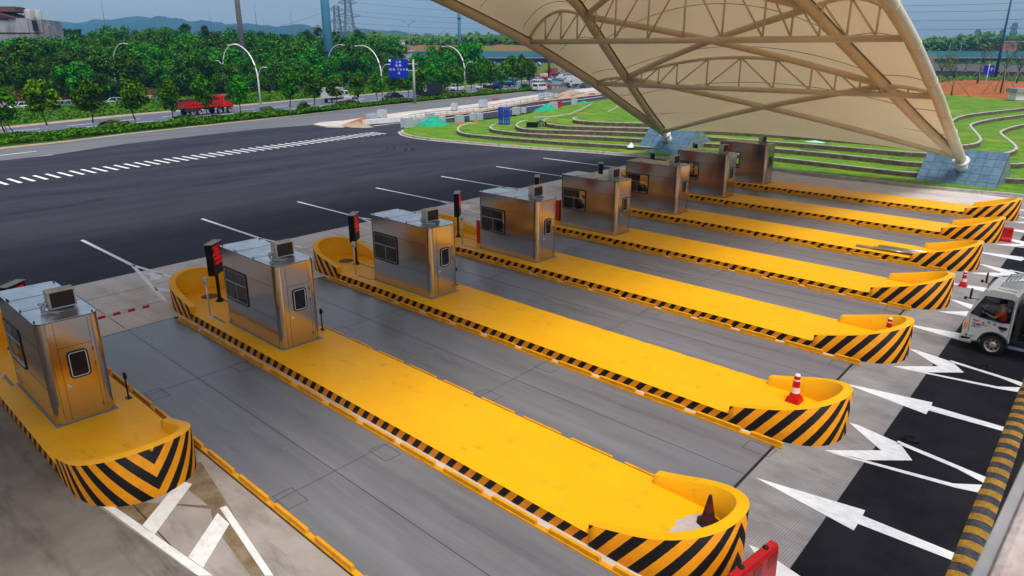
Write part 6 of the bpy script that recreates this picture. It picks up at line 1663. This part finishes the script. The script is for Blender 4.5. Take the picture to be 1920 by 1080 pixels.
def resample(cv, n=60):
    L_ = [0]
    for i in range(1, len(cv)): L_.append(L_[-1]+(Vector(cv[i])-Vector(cv[i-1])).length)
    out = []
    for k in range(n):
        d = L_[-1]*k/(n-1); i = 0
        while i < len(L_)-2 and L_[i+1] < d: i += 1
        f = (d-L_[i])/max(L_[i+1]-L_[i], 1e-6); out.append(tuple(Vector(cv[i]).lerp(Vector(cv[i+1]), f)))
    return out
mA = resample(c_med_far); mB = resample(c_serv_up)
between('median_soil', mA, mB, .0, tan)
mB2 = [tuple(Vector(a).lerp(Vector(c_), .84)) for a, c_ in zip(mA, mB)]; mA2 = [tuple(Vector(a).lerp(Vector(c_), .03)) for a, c_ in zip(mA, mB)]
between('median_grass', mA2, mB2, .03, grass_dark)
cover('hedge_cover', mA2, mB2, 52000, .75, 5, [leafC, leafB], .17)
vA = resample(c_hw_far); vB = resample(c_verge)
vv = MB()
for i in range(59):
    a, c_, d_, e_ = vA[i], vA[i+1], vB[i+1], vB[i]
    m0 = tuple(Vector(a).lerp(Vector(e_), .12)); m1 = tuple(Vector(c_).lerp(Vector(d_), .12))
    vv.face([(*a, -.02), (*c_, -.02), (*m1, .02), (*m0, .02)], 1); vv.face([(*m0, .02), (*m1, .02), (*d_, .75), (*e_, .75)], 0)
tag(vv.build('far_verge', [grass_dark, tan]), kind='structure')
vA2 = [tuple(Vector(a).lerp(Vector(c_), .14)) for a, c_ in zip(vA, vB)]
def cover_slope(name, n, seed):
    rng = random.Random(seed); b = MB()
    for _ in range(n):
        t = rng.random()*58.999; i = int(t); f = t-i; u = rng.random()
        p = Vector(vA2[i]).lerp(Vector(vA2[i+1]), f).lerp(Vector(vB[i]).lerp(Vector(vB[i+1]), f), u)
        leaf(b, Vector((p.x, p.y, .06+.72*u+rng.uniform(0, .22))), .2*rng.uniform(.6, 1.4), Vector((rng.uniform(-.6, .6)+.3, rng.uniform(-.7, .7)-.3, .9)), 0 if rng.random() < .5 else 1, rng)
    return tag(b.build(name, [leafC, leafB]), kind='stuff')
cover_slope('verge_cover', 30000, 9)
# shrubs
def shrub(seed, R, H_, mats, n=700, ls=.13):
    rng = random.Random(seed); b = MB()
    for _ in range(n):
        v = Vector((rng.gauss(0, 1), rng.gauss(0, 1), abs(rng.gauss(0, 1)))).normalized(); rr = rng.uniform(.7, 1.05)*(1+.2*noise.noise(v*2.5+Vector((seed, 0, 0))))
        leaf(b, Vector((v.x*R*rr, v.y*R*rr, v.z*H_*rr+.05)), ls*rng.uniform(.6, 1.3), v+Vector((0, 0, .4)), 0 if rng.random() < .6 else 1, rng)
    return b
olive = mat('leaf_olive', (.075, .085, .015), .8, c2=(.12, .10, .02), scale=2); rust = mat('leaf_rust', (.19, .045, .010), .8, c2=(.11, .07, .012), scale=2)
for px, py, R, H_, ms, lb, sc_ in ((217, 241, 1.5, .85, [olive, leafB], 'wide olive-brown shrub in the median', (1.4, 1, 1)), (350, 229.5, 1.2, .8, [leafC, leafB], 'bright green bush in the median below the dump truck', (2.2, 1, 1)), (570, 207, 1.0, 1.2, [leafC, leafB], 'tall green bush right of the first lamp', (1, 1, 1)), (502, 211.5, 1.1, .8, [olive, leafB], 'olive bush at the foot of the first lamp', (1, 1, 1)),
        (652, 199, 1.6, .8, [leafB, olive], 'long low dark bush beside the silver pickup', (1, 1.6, 1)), (868, 182, 1.2, 1.2, [leafC, leafB], 'green bush at the foot of the third lamp', (1, 1, 1)), (985, 167.5, 1.4, 1.2, [leafB, leafC], 'dark round bush before the white minivan', (1, 1, 1)), (838, 183, 1.8, 1, [leafB, olive], 'dark bush beneath the cab of the black truck', (1, 1.5, 1)), (912, 175.5, 1.8, 1, [olive, leafB], 'olive bush before the nearer blue-cab truck', (1, 1.4, 1)),
        (12, 197, 2.0, 3.4, [rust, olive], 'round rust-red clipped shrub at the left edge', (1.5, 1.5, .8)), (4, 193, 1.8, 2.9, [olive, rust], 'olive clipped shrub beside the rust-red one', (1, 1, .8)), (126, 189, 1.2, 1.9, [rust, rust], 'small orange shrub between the young trees', (1, 1, 1)), (275, 186, 1.6, 2.2, [rust, olive], 'orange clipped shrub left of the dump truck', (1.2, 1, .8)), (288, 186, 1.4, 2.0, [olive, rust], 'yellow-brown clipped shrub left of the dump truck', (1, 1, .8))):
    b = shrub(int(px), R, H_, ms, 900 if R < 1.5 else 1400, .15 if R < 1.5 else .2); o = b.build('shrub', ms); p = G(px, py, .0); o.location = (p.x, p.y, 0 if py > 200 or px > 480 else .2); o.rotation_euler = (0, 0, HD-pi/2); o.scale = sc_; tag(o, lb, 'shrub', 'shrubs by the road')
# low beige wall and small roadside items behind the verge
def wallseg(pts, h, m, lb, z=0, w_=.3): o = strip_wall([tuple(G(x, y, z).xy) for x, y in pts], w_, z-.1, z+h, [m, m], 'planter_wall'); tag(o, lb, 'wall', 'low beige planter walls')
beige = mat('beige_wall', (.42, .34, .26), .9, c2=(.33, .27, .2), scale=2)
wallseg([(-20, 203), (30, 200)], .9, beige, 'low beige planter wall at the left edge'); wallseg([(107, 198), (160, 196)], .8, beige, 'low beige planter wall between the second and third young trees'); wallseg([(265, 188), (296, 186)], .8, beige, 'low beige planter wall left of the dump truck')
# saplings with props on the bare earth, bare branchy crowns
def sapling(px, py, h, lb, seed, leafy):
    rng = random.Random(seed); p = G(px, py, ZT+.5); r = empty('sapling', (p.x, p.y, ZT+.35), 0, lb, 'tree', 'propped saplings on the bare earth')
    b = MB(); b.tube([(0, 0, 0), (.05, 0, h*.35), (.1, .05, h*.6)], [.12, .1, .07], 7); tips = []
    def grow(s, d, L_, r_, lv):
        e = s+d*L_; b.tube([s, s.lerp(e, .5)+Vector((rng.uniform(-.05, .05), rng.uniform(-.05, .05), 0)), e], [r_, r_*.8, r_*.5], 4); tips.append(e)
        if lv:
            for _ in range(3): grow(s.lerp(e, rng.uniform(.45, 1)), (d+Vector((rng.uniform(-.7, .7), rng.uniform(-.7, .7), rng.uniform(-.1, .5)))).normalized(), L_*rng.uniform(.5, .75), r_*.5, lv-1)
    for k in range(6): grow(Vector((.05, 0, h*rng.uniform(.3, .6))), Vector((rng.uniform(-.7, .7), rng.uniform(-.7, .7), 1)).normalized(), h*.28, .05, 2)
    b.build('trunk', bark, r)
    c = MB()
    for t in tips:
        for _ in range(leafy): leaf(c, t+Vector((rng.uniform(-.25, .25), rng.uniform(-.25, .25), rng.uniform(-.3, .2))), .10, Vector((rng.uniform(-1, 1), rng.uniform(-1, 1), rng.uniform(-1, 1))), 0, rng)
    c.build('crown', mat('leaf_sparse', (.12, .14, .015), .8), r)
    s = empty('tree_props', (p.x, p.y, ZT+.35), 0, 'wooden props around '+lb, 'stakes', 'props around the saplings')
    for k in range(4):
        a = k*pi/2+rng.uniform(0, .6); q = MB(); q.tube([(2.2*cos(a), 2.2*sin(a), -.1), (.12*cos(a), .12*sin(a), h*.38)], .045, 5); q.build('prop', mat('prop_wood', (.26, .19, .12), .9), s)
sapling(1784, 177, 6.2, 'the leafy sapling nearest us on the bare earth', 4, 5); sapling(1832, 159, 7.0, 'the middle sapling left of the blue signs', 6, 3); sapling(1876, 172, 9.0, 'the tall bare sapling right of the blue signs', 8, 2); sapling(1760, 160, 5, 'the small sapling at the canopy edge', 12, 3); sapling(1905, 158, 6, 'the faint sapling at the right edge', 13, 2)

# ------------------------------------------------------------------ overpass, buildings, far hills
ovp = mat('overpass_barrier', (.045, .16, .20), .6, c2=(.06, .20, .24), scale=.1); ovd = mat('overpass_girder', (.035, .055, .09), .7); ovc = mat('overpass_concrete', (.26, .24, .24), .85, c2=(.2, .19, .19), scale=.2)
WO = 225
pL, pR = A(772, WO), A(2080, WO)
ang = math.atan2(pR.y-pL.y, pR.x-pL.x); r = empty('overpass', (pL.x, pL.y, 0), ang, 'long road overpass with a teal noise barrier crossing behind everything', 'overpass'); LN = (pR-pL).length
b = MB(); b.box(0, LN, -.1, .1, 5.85, 7.75); b.build('noise_barrier', ovp, r)
b = MB(); b.box(0, LN, -.25, 9, 5.55, 5.8); b.build('deck_slab', ovc, r)
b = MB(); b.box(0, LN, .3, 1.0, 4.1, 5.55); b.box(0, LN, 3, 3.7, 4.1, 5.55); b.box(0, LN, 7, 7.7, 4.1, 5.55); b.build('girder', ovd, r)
for k in range(0, 9):
    x = 12+k*26
    b = MB(); b.box(x-.7, x+.7, .6, 1.6, -.1, 4.1); b.box(x-.7, x+.7, 6, 7, -.1, 4.1); b.box(x-.8, x+.8, .3, 7.5, 3.4, 4.08); b.build('pier', mat('pier_grey', (.2, .2, .21), .85), r)
b = MB(); b.box(-7.5, -.02, -.3, 9, -.1, 7.6); b.build('abutment', mat('abutment', (.42, .42, .42), .85, c2=(.3, .3, .31), scale=.3), r)
b = MB(); b.box(-8, .0, -.6, 9, 7.6, 7.9); b.build('coping', whitepaint, r)
# lower ramp at the right
pa, pb = A(1745, 185), A(2000, 170); ang = math.atan2(pb.y-pa.y, pb.x-pa.x); LN = (pb-pa).length
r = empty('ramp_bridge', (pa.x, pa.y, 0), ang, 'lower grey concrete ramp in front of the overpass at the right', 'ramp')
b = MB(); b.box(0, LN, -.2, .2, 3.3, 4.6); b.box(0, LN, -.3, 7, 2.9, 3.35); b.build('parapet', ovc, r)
b = MB(); b.box(0, LN, .2, 6, 2.0, 2.9); b.build('girder', mat('ramp_girder', (.15, .13, .12), .9), r)  # girder in a darker grey-brown than the ramp parapet
for k in range(3):
    b = MB(); b.box(3+k*14, 4.6+k*14, 1, 4, -.1, 2.0); b.build('pier', ovc, r)
b = MB(); b.box(-.3, 1.2, -.4, 1, 0, 7.3); b.build('end_column', ovc, r)
# old building top left
p = A(15, 160); r = empty('old_building', (p.x, p.y, 0), YAW-pi/2+.12, 'weathered grey concrete building with a red-brown tiled roof, top left', 'building')
bc = mat('weathered_concrete', (.33, .32, .33), .9, c2=(.19, .185, .19), scale=.5, stretch=(1, 1, .25), lo=.4, hi=.6)
overlay(bc, nz_fac(.8, .58, .7, stretch=(1, 1, .12)), (.06, .055, .055))
rt = mat('old_roof_tile', (.075, .03, .025), .9, c2=(.045, .022, .02), scale=4)
b = MB(); b.box(-12, 5.2, 0, 12, -2, 12.8); b.box(5.2, 8.0, .5, 10, -2, 12.5); b.box(8.0, 9.0, 1, 4, -2, 11.3); b.build('wall', bc, r)
r.location.z = 2.0
b = MB(); b.box(-12.2, 8.2, -.12, -.02, 9.6, 9.8); b.box(-12.2, 1.4, -.14, -.02, 12.45, 12.65); b.build('cornice', dark, r)
b = MB(); b.add([(-12.4, -.4, 12.8), (3.0, -.4, 12.8), (3.0, 12, 12.8), (-12.4, 12, 12.8), (-5.5, -.4, 15.2), (-5.5, 12, 15.2)], [(0, 1, 4), (1, 2, 5, 4), (2, 3, 5), (3, 0, 4, 5), (3, 2, 1, 0)], 0)
b.add([(-8, 3, 14.3), (1.6, 3, 14.3), (1.6, 11, 14.3), (-8, 11, 14.3), (-7.4, 5, 15.5), (.8, 5, 15.5), (.8, 9, 15.5), (-7.4, 9, 15.5)], [(0, 1, 5, 4), (1, 2, 6, 5), (2, 3, 7, 6), (3, 0, 4, 7), (4, 5, 6, 7)], 0); b.build('roof', rt, r)
b = MB(); b.face([(-12.0, -.02, 12.8), (.6, -.02, 12.8), (-5.5, -.02, 15.0)]); b.build('gable', bc, r)
for x, z in ((-2.0, 10.0), (-9, 10.0), (6.2, 10.2)):
    b = MB(); b.box(x, x+1.1, -.06, .0, z, z+2.2); b.build('window', dark, r)
for x, y in ((4.4, 3), (5.4, 5)):
    t = MB(); t.lathe([(.8, 12.5), (.8, 14.5), (.55, 14.8), (0, 14.85)], 14, M=Matrix.Translation((x, y, 0))); t.build('water_tank', mat('tank_grey', (.4, .4, .38), .6, c2=(.25, .24, .22), scale=2), r)
b = MB()
for x in (2.6, 3.4): b.tube([(x, 2, 12.8), (x, 2, 14.9)], .09, 5)
b.tube([(2.4, 2, 14.9), (4.2, 2, 14.9)], .09, 5); b.build('pipe_frame', dark, r)
# lattice pylons and power lines
pyl = mat('pylon_steel', (.10, .14, .17), .6)
def pylon(px, wd, H_, bw, arms, lb, th=.18):
    p = A(px, wd); r = empty('pylon', (p.x, p.y, 0), YAW-pi/2, lb, 'pylon', 'lattice power pylons')
    b = MB(); nseg = 9
    def hw(t): return bw*(1-t)**1.3+.9*(t)+.25
    lv = [H_*k/nseg for k in range(nseg+1)]
    for k in range(nseg):
        t0, t1 = k/nseg, (k+1)/nseg; a, c_ = hw(t0), hw(t1)
        cs0 = [(-a, -a, lv[k]), (a, -a, lv[k]), (a, a, lv[k]), (-a, a, lv[k])]; cs1 = [(-c_, -c_, lv[k+1]), (c_, -c_, lv[k+1]), (c_, c_, lv[k+1]), (-c_, c_, lv[k+1])]
        for i in range(4):
            j = (i+1) % 4; b.tube([cs0[i], cs1[i]], th, 4, caps=False); b.tube([cs0[i], cs1[j]], th*.55, 4, caps=False); b.tube([cs0[j], cs1[i]], th*.55, 4, caps=False); b.tube([cs1[i], cs1[j]], th*.55, 4, caps=False)
    b.build('tower', pyl, r)
    for z, L_ in arms:
        c = MB(); w_ = hw(z/H_)
        for s in (-1, 1):
            for y in (-w_*.6, w_*.6): c.tube([(s*w_, y, z), (s*L_, 0, z+.5)], th*.7, 4, caps=False); c.tube([(s*w_, y, z+2), (s*L_, 0, z+.5)], th*.6, 4, caps=False)
            for k in range(3): f = (k+1)/4; c.tube([(s*(w_+(L_-w_)*f), 0, z+.4*f), (s*(w_+(L_-w_)*f), 0, z+2-1.5*f)], th*.4, 4, caps=False)
        c.build('cross_arm', pyl, r)
    return p
P1 = pylon(636, 380, 30, 3.2, ((27.5, 4.2), (21.5, 3.6), (15.5, 4.2)), 'left one of the two lattice pylons beside the blue mast')
P2 = pylon(658, 380, 38, 4.0, ((31, 5.2), (24.5, 6.5), (18, 6.5)), 'taller right one of the two lattice pylons beside the blue mast', .2)
pylon(1827, 620, 25, 2.4, ((22, 3), (18, 3)), 'small distant pylon above the right-hand overpass', .3); pylon(1893, 560, 28, 3.2, ((24, 3.2), (20, 3.6)), 'faint distant pylon at the far right', .3)
pylon(773-160, 700, 30, 2, ((26, 5),), 'tiny distant pylon half hidden by the blue mast', .25)
wire = mat('power_wire', (.08, .09, .10), .6)
def cable(a, c_, sag, lb, th=.06, grp='power lines across the sky'):
    pts = [a.lerp(c_, t/24)-Vector((0, 0, sag*4*(t/24)*(1-t/24))) for t in range(25)]
    b = MB(); b.tube(pts, th, 4, caps=False); tag(b.build('power_line', wire), lb, 'power line', grp)
for i, (za, xo, py1) in enumerate(((31.5, 5.2, 26), (25, 6.5, 46), (18.5, 6.5, 60), (36, 1, 12), (28, -3, 36), (22, -4, 52))):
    cable(Vector((P2.x+RGT.x*xo, P2.y+RGT.y*xo, za)), A(1250, 420, py1-12), 4, ('second', 'fourth', 'sixth', 'first', 'third', 'fifth')[i]+' from the top of the six thin power lines running right from the twin pylons')
for i, (za, xo) in enumerate(((28, -4.2), (22, -3.6), (16, -4.2))):
    cable(Vector((P1.x+RGT.x*xo, P1.y+RGT.y*xo, za)), A(560+10*i, 250, 88-28*i) if False else A(350, 420, 62+12*i), 5, ('upper', 'middle', 'lower')[i]+' power line running left from the twin pylons behind the blue mast')
for i, (ya, yb_) in enumerate(((14, 6), (30, 24), (47, 41), (4, -10))):
    cable(A(1500, 300, ya+6), A(2200, 260, yb_), 1.5, ('second highest', 'middle', 'lowest', 'highest')[i]+' power line crossing the sky right of the canopy', .07)
# far buildings
def block(nm, px, wd, w_, d_, h, m, lb, wins=True, grp=None, z0=0):
    p = A(px, wd); r = empty(nm, (p.x, p.y, z0), YAW-pi/2+.2, lb, 'building', grp); b = MB(); b.box(-w_/2, w_/2, 0, d_, 0, h); b.build('wall', m, r)
    if wins:
        b = MB(); nf = max(2, int(h/3.2)); nc = max(2, int(w_/3.5))
        for f in range(nf):
            for c_ in range(nc): x = -w_/2+w_*(c_+.5)/nc; z = h*(f+.5)/nf; b.box(x-.7, x+.7, -.06, 0, z-.7, z+.7)
        b.build('windows', mat('far_window', (.12, .14, .16), .4), r)
    b = MB(); b.box(-w_/2-.3, w_/2+.3, -.3, d_+.3, h, h+.5); b.build('roof', mat('far_roof', (.3, .26, .25), .8), r)
hr = mat('highrise', (.52, .47, .43), .8)
for i, px in enumerate((609, 616, 626, 632)): block('apartment_tower', px, 900, 4.4, 6, 31-2*(i % 2), hr, 'pale high-rise, %s of four beside the blue mast' % ORD[i], grp='distant high-rises')
brk = mat('far_brick', (.38, .13, .10), .85)
block('brick_building', 962, 420, 9, 7, 13.5, brk, 'small red brick building above the overpass near the canopy edge'); block('brick_building', 975, 400, 10, 6, 10.5, brk, 'low red brick building right of the taller brick one')
block('white_building', 938, 640, 16, 8, 17, hr, 'long white building on the far hillside'); block('white_building', 908, 700, 10, 8, 16, hr, 'smaller pale building left of the long white one'); block('white_shed', 745, 250, 5.5, 5, 11, whitepaint, 'small white shed on the embankment', False)
block('glass_tower', 1785, 900, 15, 10, 20.5, mat('far_glass', (.12, .26, .34), .4), 'distant bluish office block above the trees at the right'); block('red_building', 1897, 330, 10, 6, 11.5, brk, 'red-roofed building behind the saplings at the right')
block('site_hut', 1934, 92, 1.6, 1.2, 1.0, whitepaint, 'white site hut at the right edge of the bare earth', False, None, 1.8)
block('red_white_shop', 456, 142, 7, 4, 4.4, mat('shop_red', (.55, .06, .02), .6), 'red and white roofed stall hidden among the trees', False)
# embankment beyond the overpass, left of the canopy
def bank(name, px0, px1, wd, h, m, kind='structure', seed=1, dpt=30, amp=.5, step=6, base=-.1):
    b = MB(); rows = []
    for dw, k in ((0, 0), (dpt*.3, 1), (dpt, 1.0), (dpt*1.6, 0)):
        row = []
        px = px0
        while px <= px1:
            e = min(1, (px-px0)/25, (px1-px)/25); hh = h if not callable(h) else h(px)
            p = A(px, wd+dw); row.append((p.x, p.y, base if k == 0 else max(base, hh+amp*noise.noise(Vector((px*.05, dw*.1, seed)))))); px += step
        rows.append(row)
    nn = len(rows[0]); b.add([q for row in rows for q in row], [(j*nn+i, j*nn+i+1, (j+1)*nn+i+1, (j+1)*nn+i) for j in range(3) for i in range(nn-1)], 0, True)
    return tag(b.build(name, m), kind=kind)
bank('embankment', 700, 1060, 245, 9.6, mat('embankment', (.20, .10, .05), .95, c2=(.10, .15, .02), scale=.15, lo=.45, hi=.55), dpt=14)
def wood(name, px0, px1, wd, hfun, seed, n, ls, mats, depth=40):
    rng = random.Random(seed); b = MB()
    for _ in range(n):
        px = rng.uniform(px0, px1); dw = rng.random()*depth; H_ = hfun(px)*(1+.22*noise.noise(Vector((px*.09, dw*.1, seed)))+.10*noise.noise(Vector((px*.3, dw*.3, seed))))
        z = H_*rng.random()**.35; p = A(px, wd+dw)
        leaf(b, Vector((p.x, p.y, z)), ls*rng.uniform(.6, 1.4), Vector((rng.uniform(-.6, .6)-FWD.x*.6, rng.uniform(-.6, .6)-FWD.y*.6, .7)), 0 if rng.random() < .5 else 1, rng)
    return tag(b.build(name, mats), kind='stuff')
farg = mat('far_leaf', (.05, .13, .015), .9, c2=(.08, .17, .02), scale=.05); fard = mat('far_leaf_dark', (.02, .075, .012), .9)
wood('distant_wood', 690, 1080, 262, lambda x: interp([(690, 13), (760, 12.5), (800, 11.5), (900, 13), (960, 12), (1080, 11)], x), 3, 26000, .8, [farg, fard], 30)
wood('distant_wood', 1700, 1990, 330, lambda x: interp([(1700, 11), (1780, 13), (1850, 14.5), (1990, 12)], x), 5, 26000, 1.0, [farg, fard], 60)
wood('hedge_belt', 1735, 1990, 195, lambda x: 3.9 if x < 1840 else 4.6, 6, 9000, .45, [farg, fard], 14)
wood('roadside_scrub', 1735, 2000, 138, lambda x: 2.6, 7, 9000, .3, [farg, fard], 14)
wood('distant_wood', 655, 1080, 330, lambda x: interp([(655, 15), (700, 13.5), (1080, 13)], x), 8, 16000, 1.1, [fard, farg], 60)
# hills and mountains
def ridge(name, prof, wd, m, depth=.25, step=4, rough=1):
    b = MB(); px0, px1 = prof[0][0], prof[-1][0]; rows = [[], [], []]
    px = px0
    while px <= px1:
        py = interp(prof, px)+rough*(2.6*noise.noise(Vector((px*.045, wd, 0)))+1.6*noise.noise(Vector((px*.16, wd, 3))))
        top = A(px, wd*(1+depth), py)
        f0 = A(px, wd); bk = A(px, wd*(1+2*depth))
        mid = A(px, wd*(1+depth*.5)); rows[0].append((f0.x, f0.y, -2)); rows[1].append((top.x, top.y, max(top.z, -1))); rows[2].append((bk.x, bk.y, -2)); px += step
    # rows between foot and crest give the slopes spurs
    R4 = []
    for t in (0, .2, .4, .6, .8, 1):
        row = []
        for i, (a, c_) in enumerate(zip(rows[0], rows[1])):
            v = Vector(a).lerp(Vector(c_), t); v.z *= (1+.35*noise.noise(Vector((i*.13, t*3, wd)))*(t < 1)*(t > 0)); row.append(tuple(v))
        R4.append(row)
    R4.append(rows[2]); nn = len(R4[0])
    b.add([q for row in R4 for q in row], [(j*nn+i, j*nn+i+1, (j+1)*nn+i+1, (j+1)*nn+i) for j in range(len(R4)-1) for i in range(nn-1)], 0, True)
    return tag(b.build(name, m), kind='structure')
hm = mat('wooded_hill', (.025, .085, .03), .95, c2=(.045, .12, .03), scale=.02); mm = mat('mountain_forest', (.010, .035, .03), .95, c2=(.02, .055, .04), scale=.008)
ridge('hills', [(640, 94), (668, 70), (674, 64), (690, 68), (706, 76), (730, 80), (760, 90)], 1100, hm)
ridge('hills', [(850, 92), (870, 74), (900, 73), (925, 70), (942, 66), (958, 70), (985, 82), (1100, 92)], 1300, hm)
ridge('hills', [(1700, 84), (1780, 79), (1850, 77), (1900, 79), (1990, 82)], 1200, hm)
ridge('mountains', [(-300, 52), (60, 48), (105, 41), (130, 42), (150, 43), (185, 36), (210, 37), (240, 32), (262, 30), (290, 36), (320, 46), (372, 50), (420, 56), (480, 60), (560, 62), (640, 58), (700, 70), (760, 80)], 2500, mm, .08)
ridge('mountains', [(-300, 62), (95, 58), (150, 50), (200, 44), (250, 40), (292, 31), (330, 33), (352, 40), (375, 37), (400, 41), (430, 46), (462, 43), (490, 47), (520, 50), (560, 45), (585, 49), (610, 58), (640, 64), (680, 53), (700, 56), (722, 58), (745, 57), (765, 62), (790, 66), (800, 62), (825, 68), (850, 74), (960, 84)], 2100, mm, .08)

# ------------------------------------------------------------------ haze
hz = bpy.data.materials.new('haze_air'); hz.use_nodes = True; n = hz.node_tree; n.nodes.clear()
ho = n.nodes.new('ShaderNodeOutputMaterial'); hv = n.nodes.new('ShaderNodeVolumePrincipled'); hv.inputs['Color'].default_value = (.22, .55, .88, 1); hv.inputs['Density'].default_value = .00033; hv.inputs['Anisotropy'].default_value = .2
n.links.new(hv.outputs[0], ho.inputs['Volume'])
b = MB(); b.box(-3400, 3400, -3400, 3400, -3, 320); h_ = b.build('haze', hz); tag(h_, kind='stuff')
